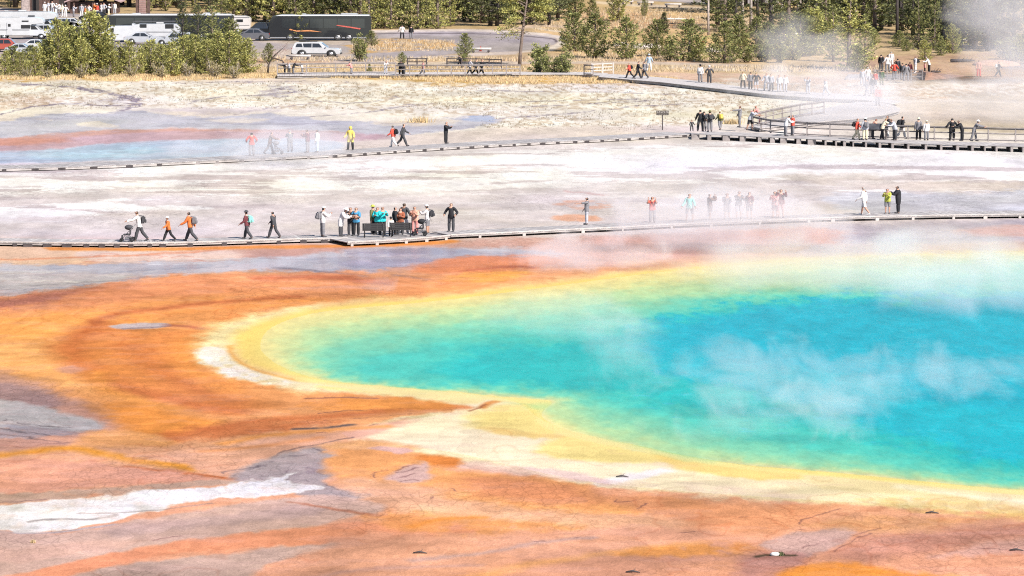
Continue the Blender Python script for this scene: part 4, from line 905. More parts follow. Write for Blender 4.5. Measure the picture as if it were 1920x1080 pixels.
def person(x, y, z, h, pose, yaw, top, bot, label, hair='brown', hat=None, sleeves=True, legs='long', bag=None, skin=None, coat=False, hood=False, group=None, girth=1.0, loc=None):
    V, F, lab, hands, (hc, hv), zmin = _pose[pose]; Nn = vnorm(pose, V, F)
    sk = SKIND if skin == 'tan' else SKIN
    mb = MB(); mb.add([tuple(v) for v in V], F, 0, True)
    for wr, d, s_, pm in hands:       # four fingers of unequal length and a thumb off the side of the palm
        side = d.cross(Vector((0, 0, 1)) if abs(d.z) < 0.9 else Vector((1, 0, 0))).normalized(); cur = d.cross(side).normalized()
        for k, L in enumerate((0.072, 0.082, 0.076, 0.058)):
            b0 = pm+side*(k-1.5)*0.018+d*0.01; k1 = b0+d*L*0.5+cur*0.006; mb.tube([b0, k1, k1+d*L*0.4+cur*0.03], [0.009, 0.008, 0.006], 4)
        tb = wr+d*0.03+side*0.028; t1 = tb+side*0.028+d*0.03; mb.tube([tb, t1, t1+d*0.03+cur*0.012], [0.012, 0.010, 0.007], 4)
    fx = Vector((hv.z, 0, -hv.x))     # face direction
    mb.ell(hc+fx*0.088+hv*0.02, (0.02, 0.013, 0.022), 6, 4)
    for s_ in (-1, 1): mb.ell(hc+Vector((0, s_*0.082, 0))+hv*0.02, (0.018, 0.01, 0.028), 6, 4)
    for s_ in (-1, 1): mb.ell(hc+fx*0.079+Vector((0, s_*0.03, 0))+hv*0.045, (0.008, 0.012, 0.007), 6, 4, 1)
    mb.ell(hc+fx*0.080-hv*0.032, (0.006, 0.024, 0.006), 6, 4, 1)
    o = mb.build('person', [sk, EYE])
    h *= 1.04; girth *= 1.17; k = h/1.70; o.scale = (k*girth, k*girth, k)
    p = loc if loc is not None else gp(x, y, z); o.location = (p.x, p.y, z-zmin*k); o.rotation_euler = (0, 0, R(yaw)+(0 if pose in ('push', 'point') else math.sin(x*12.9+y*3.3)*0.42))
    tag(o, label, 'person', group)
    T = {'torso', 'uparm', 'hip', 'thigh'} | ({'forearm'} if sleeves else set()); zz = V[:, 2]
    hz = POSES[pose].get('hipz', 0.93)
    tdisp = Nn*(0.03 if not coat else 0.045)
    hem = hz-(0.08 if not coat else 0.32)
    def ktop(f):
        ok = all(lab[i] in T or (lab[i] == 'neck' and hood) for i in f)
        if not ok and coat: ok = all(lab[i] in T or (lab[i] == 'thigh' and zz[i] > hem) for i in f)
        return ok and (max(zz[list(f)]) > hem or any(lab[i] in ('uparm', 'forearm') for i in f)) and not (hz < 0.6 and any(lab[i] == 'thigh' for i in f))
    submesh('coat' if coat else 'shirt', V, F, ktop, tdisp, cloth(top), o)
    L_ = {'hip', 'thigh'} | ({'shin'} if legs == 'long' else set())
    cut = 0.48*hz if legs == 'short' else -1
    def kbot(f): return all(lab[i] in L_ or (lab[i] == 'torso' and zz[i] < hz+0.1) for i in f) and (min(zz[list(f)]) > cut or legs == 'long' or pose == 'crouch')
    if legs == 'skirt':
        sk_ = MB(); rr = [(0.15, hz+0.05), (0.20, hz-0.1), (0.235, hz-0.34)]
        vs_ = [Vector((r*0.85*math.cos(a), r*math.sin(a), q)) for r, q in rr for a in [2*math.pi*t/12 for t in range(12)]]
        fs = [(i*12+t, i*12+(t+1) % 12, i*12+12+(t+1) % 12, i*12+12+t) for i in range(2) for t in range(12)]
        sk_.add(vs_, fs, 0, True); sk_.build('skirt', cloth(bot), o)
    else:
        submesh('trousers' if legs == 'long' else 'shorts', V, F, kbot, Nn*np.where(zz > 0.5, 0.02, 0.03)[:, None], cloth(bot), o)
    for s_ in (-1, 1):
        submesh('shoe', V, F, lambda f: all(lab[i] == 'foot' and V[i][1]*s_ > 0 for i in f), Nn*0.014, cloth('dark' if bot != 'white' else 'white'), o)
    if hood:
        q = MB(); q.ell(hc+hv*0.03-fx*0.03, (0.115, 0.115, 0.15), 10, 7); q.build('hood', cloth(top), o)
    elif hat:
        q = MB(); rot = hv.to_track_quat('Z', 'Y').to_matrix()
        ring = [(0.165 if hat != 'cap' else 0.100, 0.055), (0.098, 0.065), (0.096, 0.11), (0.07, 0.155), (0.02, 0.17)]
        hc2 = {'cap': 'white'}.get(hat, hat if hat in CLR else 'cream'); vs_ = []
        for r, q_ in ring:
            for t in range(12):
                a = 2*math.pi*t/12; vs_.append(hc + rot @ Vector((r*math.cos(a)*(1.05), r*math.sin(a), q_)))
        fs = [(i*12+t, i*12+(t+1) % 12, i*12+12+(t+1) % 12, i*12+12+t) for i in range(4) for t in range(12)]+[tuple(48+t for t in range(12))]
        q.add(vs_, fs, 0, True)
        if hat == 'cap': q.add([hc+fx*0.08+Vector((0, .06, 0))+hv*.065, hc+fx*0.08-Vector((0, .06, 0))+hv*.065, hc+fx*0.17-Vector((0, .045, 0))+hv*.05, hc+fx*0.17+Vector((0, .045, 0))+hv*.05,
                                hc+fx*0.08+Vector((0, .06, 0))+hv*.078, hc+fx*0.08-Vector((0, .06, 0))+hv*.078, hc+fx*0.17-Vector((0, .045, 0))+hv*.06, hc+fx*0.17+Vector((0, .045, 0))+hv*.06],
                               [(0, 3, 2, 1), (4, 5, 6, 7), (0, 1, 5, 4), (1, 2, 6, 5), (2, 3, 7, 6), (3, 0, 4, 7)])
        q.build('hat', cloth(hc2), o)
    if not hood:
        hm = mat('hair_'+hair, HAIRC[hair], 0.6, 0.2, 20); hcn = np.array(hc)
        def khair(f):
            c = V[list(f)].mean(0)-hcn; u_, w_ = float(np.dot(c, np.array(hv))), float(np.dot(c, np.array(fx)))
            return all(lab[i] in ('head',) for i in f) and (u_ > 0.065 or w_ < 0.012)
        submesh('hair', V, F, khair, Nn*0.014, hm, o)
    if bag:
        q = MB(); up = Vector((math.sin(R(POSES[pose].get('lean', 0))), 0, math.cos(R(POSES[pose].get('lean', 0))))); c = Vector((0, 0, hz))+up*0.28
        b0 = c+Vector((-0.235, 0, 0)); q.box(b0.x, 0, b0.z, 0.20, 0.30, 0.42, bev=0.06); q.box(b0.x-0.11, 0, b0.z-0.08, 0.08, 0.22, 0.2, bev=0.03)
        for s_ in (-1, 1): q.tube([b0+Vector((0.05, s_*0.11, 0.2)), c+Vector((0.02, s_*0.12, 0.22)), c+Vector((0.16, s_*0.12, 0.02)), b0+Vector((0.06, s_*0.12, -0.18))], 0.018, 4)
        q.build('backpack', cloth(bag), o)
    return o
LEFT, RIGHT, TO, AWAY = 180, 0, -90, 90
Pp = person
# --- near boardwalk, left to right
Pp(262, 452, B1Z, 1.74, 'push', LEFT, 'white', 'dark', 'person in a white jacket pushing a stroller along the near boardwalk', 'brown', bag='dark')
Pp(316, 452, B1Z, 1.38, 'stride', LEFT, 'orange', 'black', 'small person in an orange jacket and white cap striding on the near boardwalk', 'black', hat='cap')
Pp(357, 452.5, B1Z, 1.70, 'stride', LEFT, 'orange', 'dark', 'tall walker with orange jacket and grey backpack behind the small orange one', 'black', bag='grey')
Pp(463, 448, B1Z, 1.58, 'step', LEFT, 'maroon', 'dark', 'walker in a dark red top carrying a mint green and white backpack', 'black', hat='dark', bag='mint')
Pp(513, 446.5, B1Z, 1.52, 'walk', LEFT, 'dark', 'dark', 'walker in a dark jacket following right of the mint backpack walker', 'black')
Pp(605, 444, B1Z, 1.68, 'camera', RIGHT, 'white', 'grey', 'person in white shirt and cap with a grey pack, hands raised in front, facing right', 'black', hat='cap', bag='grey')
Pp(639, 443, B1Z, 1.64, 'bend', RIGHT, 'white', 'dark', 'person in a bulky white jacket and white hat bowing toward the couple by the benches', 'grey', hat='white', coat=True)
Pp(658, 441.5, B1Z, 1.62, 'camera', TO, 'black', 'dark', 'dark haired person in a black jacket left of the one with a blue waist pouch', 'black')
Pp(668, 442, B1Z, 1.62, 'crossed', TO, 'blue', 'black', 'fair haired person in blue under dark sleeves beside the black jacket', 'blond', sleeves=False)
Pp(699, 439, B1Z, 1.62, 'stand', RIGHT, 'olive', 'black', 'person in a lime sun hat and olive top behind the left bench', 'blond', hat='lime')
Pp(708, 440, B1Z, 1.58, 'crossed', TO, 'teal', 'black', 'left of the two people in bright teal jackets behind the bench', 'black')
Pp(717, 440, B1Z, 1.60, 'camera', TO, 'teal', 'black', 'right of the two people in bright teal jackets behind the bench', 'black')
Pp(733, 442.5, B1Z, 1.06, 'stand', TO, 'white', 'black', 'child in a white top and dark hat standing between the two benches', 'black', hat='black')
Pp(741, 440, B1Z, 1.58, 'stand', RIGHT, 'black', 'black', 'person in black with wide dark hair left of the brown shirt behind the right bench', 'black')
Pp(751, 440, B1Z, 1.52, 'crossed', TO, 'rust', 'dark', 'person in a rust brown shirt behind the right bench', 'black')
Pp(758, 437, B1Z, 1.72, 'wide', AWAY, 'dark', 'white', 'tall man in a dark grey shirt and white trousers behind the right bench', 'brown', skin='tan')
Pp(778, 439, B1Z, 1.60, 'camera', TO, 'peach', 'pink', 'person in a peach top and pink trousers right of the benches', 'black')
Pp(802, 438, B1Z, 1.62, 'camera', LEFT, 'white', 'grey', 'person in white shirt and shorts by the buggy right of the benches', 'black', hat='cap', legs='short', bag='dark')
Pp(846, 434, B1Z, 1.64, 'hips', TO, 'black', 'dark', 'person in a dark zipped jacket standing alone at the end of the platform', 'black')
Pp(1100, 421, B1Z, 1.60, 'point', LEFT, 'grey', 'pale', 'person in grey and white pointing left with a straight arm in the thin steam', 'black', sleeves=False)
Pp(1223, 417, B1Z, 1.52, 'photo', TO, 'red', 'grey', 'person in an orange red shirt with hands raised to the face in the steam', 'brown', sleeves=False)
Pp(1293, 415, B1Z, 1.64, 'wide', TO, 'mint', 'grey', 'person in a turquoise top and grey shorts in the steam', 'grey', legs='short')
Pp(1331, 412, B1Z, 1.54, 'photo', RIGHT, 'brown', 'brown', 'person in a brown coat shading the eyes with one hand in the steam', 'brown', legs='short', coat=True)
Pp(1363, 411.5, B1Z, 1.58, 'camera', TO, 'grey', 'grey', 'person in grey top and shorts left of the couple in the steam', 'brown', legs='short')
Pp(1385, 410.5, B1Z, 1.66, 'camera', TO, 'dark', 'pale', 'person in a dark top and pale shorts in the middle of the steamed group', 'brown', legs='short')
Pp(1405, 409.5, B1Z, 1.58, 'stand', TO, 'maroon', 'dark', 'person in a dark red tee and shorts at the right of the steamed trio', 'brown', legs='short', sleeves=False)
Pp(1453, 408.5, B1Z, 1.60, 'camera', TO, 'pink', 'maroon', 'person in a pale pink top left in the pair standing close in thick steam', 'brown', legs='short')
Pp(1464, 408, B1Z, 1.70, 'photo', TO, 'maroon', 'pink', 'taller person in dark red raising arms, right in the pair in thick steam', 'black', legs='short')
Pp(1620, 403, B1Z, 1.72, 'step', LEFT, 'white', 'white', 'walker in white shirt and white shorts heading left past the pool', 'grey', legs='short')
Pp(1664, 400.5, B1Z, 1.52, 'camera', TO, 'lime', 'grey', 'person in a lime vest over black beside the one all in black', 'black', legs='short')
Pp(1684, 400, B1Z, 1.66, 'camera', LEFT, 'black', 'black', 'stout person all in black, rightmost on the near boardwalk', 'black', coat=True, girth=1.1)
# --- middle boardwalk
Pp(472, 292, B2Z, 1.66, 'hips', AWAY, 'red', 'grey', 'person in a red jacket, leftmost of the steamed group by the blue spring', 'black')
Pp(506, 288.5, B2Z, 1.62, 'push', RIGHT, 'brown', 'grey', 'person in brown grey leaning over a buggy by the blue spring', 'brown')
Pp(544, 284.5, B2Z, 1.58, 'camera', AWAY, 'grey', 'grey', 'person in a grey hooded top between the buggy and the pair in steam', 'grey')
Pp(577, 286, B2Z, 1.66, 'camera', LEFT, 'maroon', 'grey', 'person in faded dark red beside the white jacket in steam', 'maroon' if False else 'brown')
Pp(595, 285.5, B2Z, 1.64, 'stand', LEFT, 'white', 'lightblue', 'person in a white jacket and jeans at the right of the steamed group', 'black')
Pp(657, 281.5, B2Z, 1.66, 'wide', TO, 'yellow', 'black', 'person in a hooded yellow raincoat', hood=True, coat=True)
Pp(737, 275.5, B2Z, 1.60, 'step', LEFT, 'red', 'white', 'person in a red jacket and white trousers beside a dark grey walker', 'black', bag='black')
Pp(755, 274, B2Z, 1.68, 'stride', RIGHT, 'dark', 'dark', 'walker in dark grey striding right next to the red jacket', 'black')
Pp(836, 269, B2Z, 1.62, 'camera', RIGHT, 'black', 'black', 'lone person all in black on the middle boardwalk', 'black')
# --- junction
Pp(1297, 246, B2Z, 0.86, 'wide', TO, 'dark', 'dark', 'toddler in dark clothes at the left of the boardwalk junction', 'black')
Pp(1313, 246, B2Z, 1.66, 'wide', AWAY, 'black', 'dark', 'person in a black jacket with arm around a companion at the junction', 'black')
Pp(1320, 245.5, B2Z, 1.52, 'stand', AWAY, 'dark', 'grey', 'shorter dark dressed companion between the black jacket and the dark backpack', 'brown')
Pp(1331, 247, B2Z, 1.60, 'hips', AWAY, 'dark', 'grey', 'person with a dark backpack and khaki cap at the junction', 'brown', hat='olive', bag='dark')
Pp(1350, 243, B2Z, 1.46, 'step', AWAY, 'olive', 'grey', 'person with a yellow and green backpack walking away from the junction', 'blond', bag='yellow', hat='cream')
Pp(1387, 238, 0.35, 1.66, 'point', LEFT, 'grey', 'grey', 'person all in grey stretching an arm out to the left', 'brown')
Pp(1406, 244, 0.45, 1.72, 'lean', RIGHT, 'pale', 'black', 'person in a light grey shirt leaning back against the start of the railing', 'brown', sleeves=False, legs='short')
Pp(1423, 233, 0.35, 1.5, 'bend', LEFT, 'pink', 'maroon', 'person in a pink top bending behind the railing', 'red')
Pp(1473, 255.5, 0.45, 1.62, 'bend', RIGHT, 'white', 'grey', 'person in a white shirt beside the red shirt at the railing', 'black')
Pp(1486, 254, 0.45, 1.55, 'crossed', LEFT, 'red', 'grey', 'person in a red shirt leaning on the railing', 'black')
Pp(1607, 262, 0.45, 1.62, 'step', RIGHT, 'red', 'cream', 'person in an orange red shirt at the left of the big crowd', 'black', bag='black')
Pp(1622, 263, 0.45, 1.64, 'stand', AWAY, 'pale', 'cream', 'person with white hat and striped grey pack left of the panel', 'black', hat='white', bag='grey')
Pp(1636, 260, 0.45, 1.52, 'bend', RIGHT, 'peach', 'dark', 'person in a coral top bending over the panel', 'red')
Pp(1654, 261.5, 0.45, 1.66, 'lean', RIGHT, 'cream', 'black', 'person in a cream top leaning across the dark panel', 'blond')
Pp(1664, 259, 0.45, 1.70, 'stand', LEFT, 'black', 'white', 'person in black with white trousers behind the panel', 'black')
Pp(1678, 263, 0.45, 1.66, 'bend', LEFT, 'pale', 'dark', 'stout person in a light grey shirt with a bag strap, back to the panel', 'brown', girth=1.18, bag=None)
Pp(1691, 260, 0.45, 1.70, 'step', RIGHT, 'black', 'white', 'person in black shirt and white trousers at the right of the big crowd', 'black', bag='black')
Pp(1722, 262, 0.45, 1.60, 'stand', AWAY, 'grey', 'black', 'person in a grey shirt and cream hat at the rail, taller of the hatted couple', 'grey', hat='cream')
Pp(1737, 263, 0.45, 1.44, 'stand', AWAY, 'white', 'grey', 'person in a white shirt and cream hat, shorter of the hatted couple', 'grey', hat='cream')
Pp(1785, 263.5, 0.45, 1.66, 'hips', AWAY, 'black', 'black', 'left of the two people all in black leaning on the right railing', 'black', girth=1.1)
Pp(1804, 264, 0.45, 1.56, 'bend', LEFT, 'black', 'black', 'right of the two people all in black at the right railing', 'black', girth=1.05)
Pp(1826, 264.5, 0.45, 1.60, 'lean', RIGHT, 'grey', 'grey', 'person in grey with a white hat leaning on the railing, rightmost of all', 'grey', hat='white')
# --- far sloping boardwalk
Pp(1180, 146, 0.35, 1.46, 'stride', LEFT, 'red', 'black', 'walker in red and black left of the dark pair on the far boardwalk', 'black', bag='black')
Pp(1196, 147.5, 0.35, 1.64, 'walk', RIGHT, 'black', 'black', 'person in black walking left in the close pair on the far boardwalk', 'black')
Pp(1208, 147, 0.35, 1.62, 'step', LEFT, 'grey', 'dark', 'person in grey walking beside the one in black on the far boardwalk', 'brown', bag='grey')
Pp(1217, 133, 0.0, 1.62, 'wide', AWAY, 'lightblue', 'white', 'person in a light blue top on the gravel path behind the far boardwalk', 'grey', hat='lightblue')
Pp(1313, 154, 0.35, 1.60, 'stand', AWAY, 'white', 'grey', 'person in white with a dark hat, left of two mid far boardwalk', 'black', hat='black', bag='white')
Pp(1330, 156, 0.35, 1.58, 'hips', AWAY, 'dark', 'dark', 'person in dark jacket and white cap, right of two mid far boardwalk', 'grey', hat='cap')
Pp(1393, 165, 0.35, 1.50, 'wide', AWAY, 'cream', 'black', 'person in a cream jacket and black trousers left of the steam crowd', 'blond', coat=False)
Pp(1407, 167, 0.35, 1.54, 'stand', AWAY, 'grey', 'dark', 'person in a slate jacket next to the cream jacket', 'brown')
Pp(1418, 168, 0.35, 1.54, 'hips', AWAY, 'dark', 'pale', 'person in a dark grey jacket and shorts, third in the steam crowd', 'blond', legs='short')
Pp(1437, 170, 0.35, 1.58, 'wide', TO, 'pale', 'pale', 'faint grey person fourth in the steam crowd', 'grey')
Pp(1446, 171, 0.35, 1.58, 'stand', TO, 'pale', 'grey', 'faint bluish grey person fifth in the steam crowd', 'grey')
Pp(1461, 172, 0.35, 1.50, 'stand', TO, 'white', 'pale', 'left of the two faint people in white shirts in the steam crowd', 'grey')
Pp(1472, 172, 0.35, 1.50, 'stand', TO, 'white', 'pale', 'right of the two faint people in white shirts in the steam crowd', 'brown')
Pp(1515, 176, 0.35, 1.5, 'photo', TO, 'pale', 'pale', 'barely visible pale person deep in the steam of the far boardwalk', 'grey')
Pp(1548, 179, 0.35, 1.5, 'step', LEFT, 'white', 'pale', 'barely visible white shirted person deep in the steam, right of the pale one', 'grey')
Pp(1319, 95, 0.0, 1.55, 'stride', RIGHT, 'red', 'black', 'walker in a red top among the pines behind the far path', 'brown', sleeves=False)
Pp(1625, 180, 0.35, 1.55, 'step', LEFT, 'grey', 'grey', 'faded grey walker at the foot of the crowded steps', 'grey')
Pp(1636, 176, 0.35, 1.55, 'stand', AWAY, 'dark', 'grey', 'person in a dark pack just behind the faded red walker', 'brown')
Pp(1646, 198, 0.35, 1.62, 'stand', TO, 'red', 'grey', 'person in a faded red jacket walking forward out of the steam on the looping deck', 'grey')
# --- crowd on the steps at the right
CG = dict()
Pp(1652, 133, 0.1, 1.62, 'stand', AWAY, 'black', 'dark', 'person in a black vest leftmost at the top of the crowded ramp', 'black')
Pp(1664, 135, 0.1, 1.66, 'wide', AWAY, 'white', 'grey', 'person in a white shirt beside the black vest on the ramp', 'black')
Pp(1671, 127, 0.1, 1.62, 'stand', AWAY, 'white', 'white', 'person all in white, hindmost at the top of the ramp', 'grey')
Pp(1677, 148, 0.2, 1.60, 'hips', AWAY, 'red', 'grey', 'person with a bright red bag around the waist on the ramp', 'black')
Pp(1683, 140, 0.2, 1.55, 'stand', AWAY, 'dark', 'dark', 'dark dressed person right behind the red bag', 'black')
Pp(1692, 150, 0.2, 1.62, 'stand', AWAY, 'dark', 'grey', 'person in a charcoal jacket left of the light hooded one', 'brown')
Pp(1699, 152, 0.2, 1.64, 'wide', AWAY, 'grey', 'grey', 'person in a long grey coat in the middle of the ramp crowd', 'black', coat=True)
Pp(1706, 145, 0.2, 1.45, 'stand', AWAY, 'maroon', 'grey', 'short person in maroon right of the grey coat', 'brown')
Pp(1716, 137, 0.0, 1.66, 'stand', LEFT, 'pale', 'white', 'person half in white half in dark standing right of the ramp', 'black', bag='black')
Pp(1742, 137, 0.0, 1.66, 'bend', LEFT, 'white', 'black', 'person in a white top bending to a child right of the ramp', 'grey')
Pp(1734, 137, 0.0, 1.05, 'stand', RIGHT, 'pink', 'black', 'child beside the bending white top', 'black')
Pp(1653, 160, 0.2, 1.45, 'stand', AWAY, 'green', 'olive', 'person in dark green standing low in front of the ramp', 'black')
Pp(1641, 163, 0.2, 1.40, 'stand', AWAY, 'red', 'grey', 'person in red left of the dark green one', 'brown')
Pp(1627, 158, 0.2, 1.60, 'wide', AWAY, 'white', 'pale', 'person with a white pack left of the red one at the edge of the steam', 'grey')
Pp(1617, 160, 0.2, 1.50, 'stand', AWAY, 'pale', 'pale', 'pale person half lost in the steam at the left of the ramp crowd', 'grey')
Pp(1835, 144, 0.0, 1.62, 'stand', TO, 'peach', 'red', 'person with red trousers standing on the bare ground at the far right', 'brown')
Pp(1872, 144, 0.0, 1.50, 'walk', RIGHT, 'dark', 'dark', 'walker with a white bag stepping right on the bare ground at the far right', 'brown', bag='white')
# --- left far boardwalk and its neighbours
Pp(534, 139, 0.3, 1.2, 'bend', LEFT, 'black', 'black', 'leftmost dark person seated low on the far boardwalk near the bare crooked tree', 'black')
Pp(542, 139, 0.3, 1.2, 'bend', TO, 'pale', 'dark', 'grey shirted person second from the crooked tree', 'black')
Pp(550, 139, 0.3, 1.25, 'bend', RIGHT, 'black', 'grey', 'black jacketed person third from the crooked tree', 'black')
Pp(567, 138.5, 0.3, 1.15, 'bend', LEFT, 'white', 'grey', 'light dressed person bending alone right of the dark seated group', 'black')
Pp(659, 138.5, 0.3, 1.2, 'bend', LEFT, 'pink', 'grey', 'person in grey pink bending by the rail left of the small bush', 'black')
Pp(723, 138.5, 0.3, 1.3, 'bend', TO, 'white', 'pale', 'person in white beside the small bush on the far boardwalk', 'grey')
Pp(752, 140, 0.3, 1.35, 'bend', AWAY, 'black', 'black', 'left of the two stout dark figures below the little pine', 'black', girth=1.3)
Pp(758, 140.5, 0.3, 1.35, 'bend', LEFT, 'black', 'dark', 'right of the two stout dark figures below the little pine', 'black', girth=1.25)
Pp(793, 141, 0.3, 1.35, 'step', RIGHT, 'pink', 'pale', 'person in a faded pink top right of the two dark figures', 'black')
Pp(862, 127, 0.0, 1.35, 'stride', LEFT, 'black', 'dark', 'person in black walking behind the rails below the tall narrow pine', 'black')
Pp(881, 140, 0.3, 1.5, 'walk', RIGHT, 'pale', 'black', 'walker in a light grey top, left of three dark walkers on the far boardwalk', 'grey')
Pp(892, 140, 0.3, 1.5, 'stride', RIGHT, 'dark', 'black', 'middle of the three walkers in front of the far rails', 'black')
Pp(903, 140.5, 0.3, 1.55, 'stride', RIGHT, 'black', 'black', 'right of the three walkers in front of the far rails, all in black', 'black')
Pp(754, 73, 0.0, 1.60, 'wide', AWAY, 'white', 'black', 'person in white shirt and black trousers at the asphalt edge right of the coach', 'black')
Pp(771, 72.5, 0.0, 1.50, 'stand', AWAY, 'black', 'grey', 'person in a black jacket right of the white shirt at the edge of the asphalt', 'black')
# --- queue before the brown building
Q = [(84, 26, 'white', 'white', 'leftmost of the queue, all in white, left of the two dark door posts'), (91, 25, 'pale', 'white', 'second from the left in the queue, pale top'), (98, 26, 'white', 'pale', 'third from the left in the queue, crouching slightly in white'),
     (105, 29, 'white', 'white', 'fourth from the left in the queue, white clothes'), (110, 28, 'white', 'grey', 'fifth from the left in the queue, white shirt over grey trousers'), (117, 31, 'cream', 'white', 'sixth from the left in the queue, cream top'),
     (123, 32, 'white', 'white', 'seventh from the left in the queue, nearest the gap'), (138, 32, 'pale', 'grey', 'person standing apart in the gap between the two halves of the queue'), (153, 32, 'pale', 'white', 'person in a pale grey top left of the short orange one in the queue'),
     (160, 32, 'orange', 'white', 'short person in an orange top below the roof edge'), (167, 32, 'white', 'cream', 'person in white between the two orange tops in the queue'), (177, 29, 'orange', 'cream', 'taller person in an orange red jacket in the queue'),
     (182, 29, 'red', 'white', 'person in red touching the orange red jacket in the queue'), (190, 29, 'white', 'pale', 'person in white right of the red one in the queue'), (195, 29, 'pale', 'dark', 'person in pale grey under the right corner of the roof'),
     (204, 30, 'white', 'cream', 'second from the right in the queue, white shirt'), (215, 27, 'white', 'pale', 'rightmost person of the queue, white shirt, just left of the black coach')]
for k, (x, y, t, b_, l_) in enumerate(Q):
    Pp(x, y, 0.0, 1.50+0.08*(k % 3) if k != 9 else 1.3, ['stand', 'wide', 'hips', 'camera'][k % 4], [AWAY, LEFT, TO, RIGHT][k % 4], t, b_, l_, ['black', 'brown', 'grey'][k % 3], group='people waiting before the brown building', hat='cap' if k % 3 == 0 else None)
# ---------------------------------------------------------------- strollers
def stroller(x, y, z, yaw, label, m_='black'):
    rt = empty('stroller', gp(x, y, z), R(yaw)); tag(rt, label, 'stroller')
    tyre = mat('rubber', (0.015, 0.015, 0.016), 0.8, 0.1); fr = mat('stroller_frame', (0.12, 0.12, 0.13), 0.4, 0.1, metal=0.6)
    s = MB()
    for sy in (-0.22, 0.22): s.tube([(0.38, sy, 0.12), (0.05, sy, 0.5), (-0.42, sy, 0.98)], 0.018, 5); s.tube([(-0.25, sy, 0.14), (0.05, sy, 0.5)], 0.018, 5)
    s.tube([(-0.42, -0.22, 0.98), (-0.42, 0.22, 0.98)], 0.022, 5); s.tube([(-0.25, -0.24, 0.14), (-0.25, 0.24, 0.14)], 0.015, 5); s.build('frame', fr, rt)
    s = MB(); s.box(0.08, 0, 0.42, 0.38, 0.38, 0.08, bev=0.02); s.box(-0.14, 0, 0.62, 0.08, 0.38, 0.42, bev=0.02); s.box(0.34, 0, 0.28, 0.08, 0.32, 0.22, bev=0.02); s.build('seat', cloth(m_), rt)
    s = MB(); s.ell((-0.06, 0, 0.84), (0.26, 0.23, 0.16), 10, 6); s.build('canopy', cloth(m_), rt)
    for cx, cy_, r in ((0.38, -0.22, 0.11), (0.38, 0.22, 0.11), (-0.25, -0.24, 0.14), (-0.25, 0.24, 0.14)):
        s = MB(); s.lathe_y([(r*0.4, -0.02), (r, -0.022), (r, 0.022), (r*0.4, 0.02), (r*0.4, -0.02)], (cx, cy_, r), 12); s.build('wheel', tyre, rt)
    s = MB(); s.box(-0.02, 0, 0.22, 0.4, 0.34, 0.14, bev=0.03); s.build('basket', cloth('grey'), rt)
stroller(240, 453, B1Z, 180, 'light folding stroller pushed by the person in the white jacket', 'dark')
stroller(789, 441.5, B1Z, 180, 'black buggy loaded with bags at the right end of the benches')
stroller(519, 289, B2Z, 0, 'buggy half hidden in the steam by the blue spring', 'grey')
# ================================================================ TREES AND GRASS
def foliage(name, rgb, var):
    m, nt, b = nodes_of(name); N, Lk = nt.nodes, nt.links
    g = N.new('ShaderNodeNewGeometry'); oi = N.new('ShaderNodeObjectInfo')
    rmp = N.new('ShaderNodeMapRange'); Lk.new(g.outputs['Random Per Island'], rmp.inputs[0]); rmp.inputs[3].default_value = 1-var; rmp.inputs[4].default_value = 1+var
    r2 = N.new('ShaderNodeMapRange'); Lk.new(oi.outputs['Random'], r2.inputs[0]); r2.inputs[3].default_value = 0.82; r2.inputs[4].default_value = 1.15
    ml = N.new('ShaderNodeMath'); ml.operation = 'MULTIPLY'; Lk.new(rmp.outputs[0], ml.inputs[0]); Lk.new(r2.outputs[0], ml.inputs[1])
    mx = N.new('ShaderNodeMix'); mx.data_type = 'RGBA'; mx.inputs[6].default_value = (*rgb, 1); mx.inputs[7].default_value = (rgb[0]*1.2, rgb[1]*1.08, rgb[2]*0.9, 1)
    Lk.new(g.outputs['Random Per Island'], mx.inputs[0])
    s_ = N.new('ShaderNodeVectorMath'); s_.operation = 'SCALE'; Lk.new(mx.outputs[2], s_.inputs[0]); Lk.new(ml.outputs[0], s_.inputs['Scale']); Lk.new(s_.outputs[0], b.inputs['Base Color'])
    b.inputs['Roughness'].default_value = 0.75; b.inputs['Specular IOR Level'].default_value = 0.25
    tr = N.new('ShaderNodeBsdfTranslucent'); Lk.new(s_.outputs[0], tr.inputs['Color']); ms = N.new('ShaderNodeMixShader'); ms.inputs[0].default_value = 0.28
    Lk.new(b.outputs[0], ms.inputs[1]); Lk.new(tr.outputs[0], ms.inputs[2]); Lk.new(ms.outputs[0], nt.nodes['Material Output'].inputs[0])
    return m
F_YOUNG = foliage('needles_young', (0.30, 0.31, 0.115), 0.65); F_MID = foliage('needles_green', (0.20, 0.22, 0.09), 0.7)
F_DARK = foliage('needles_dark', (0.10, 0.115, 0.055), 0.6); F_GREY = foliage('needles_grey', (0.28, 0.25, 0.15), 0.35)
BARK = mat('bark', (0.16, 0.12, 0.10), 0.9, 0.35, 4); BARKP = mat('bark_pale', (0.36, 0.31, 0.28), 0.9, 0.3, 4); BARKD = mat('bark_dark', (0.055, 0.045, 0.042), 0.9, 0.3, 4)
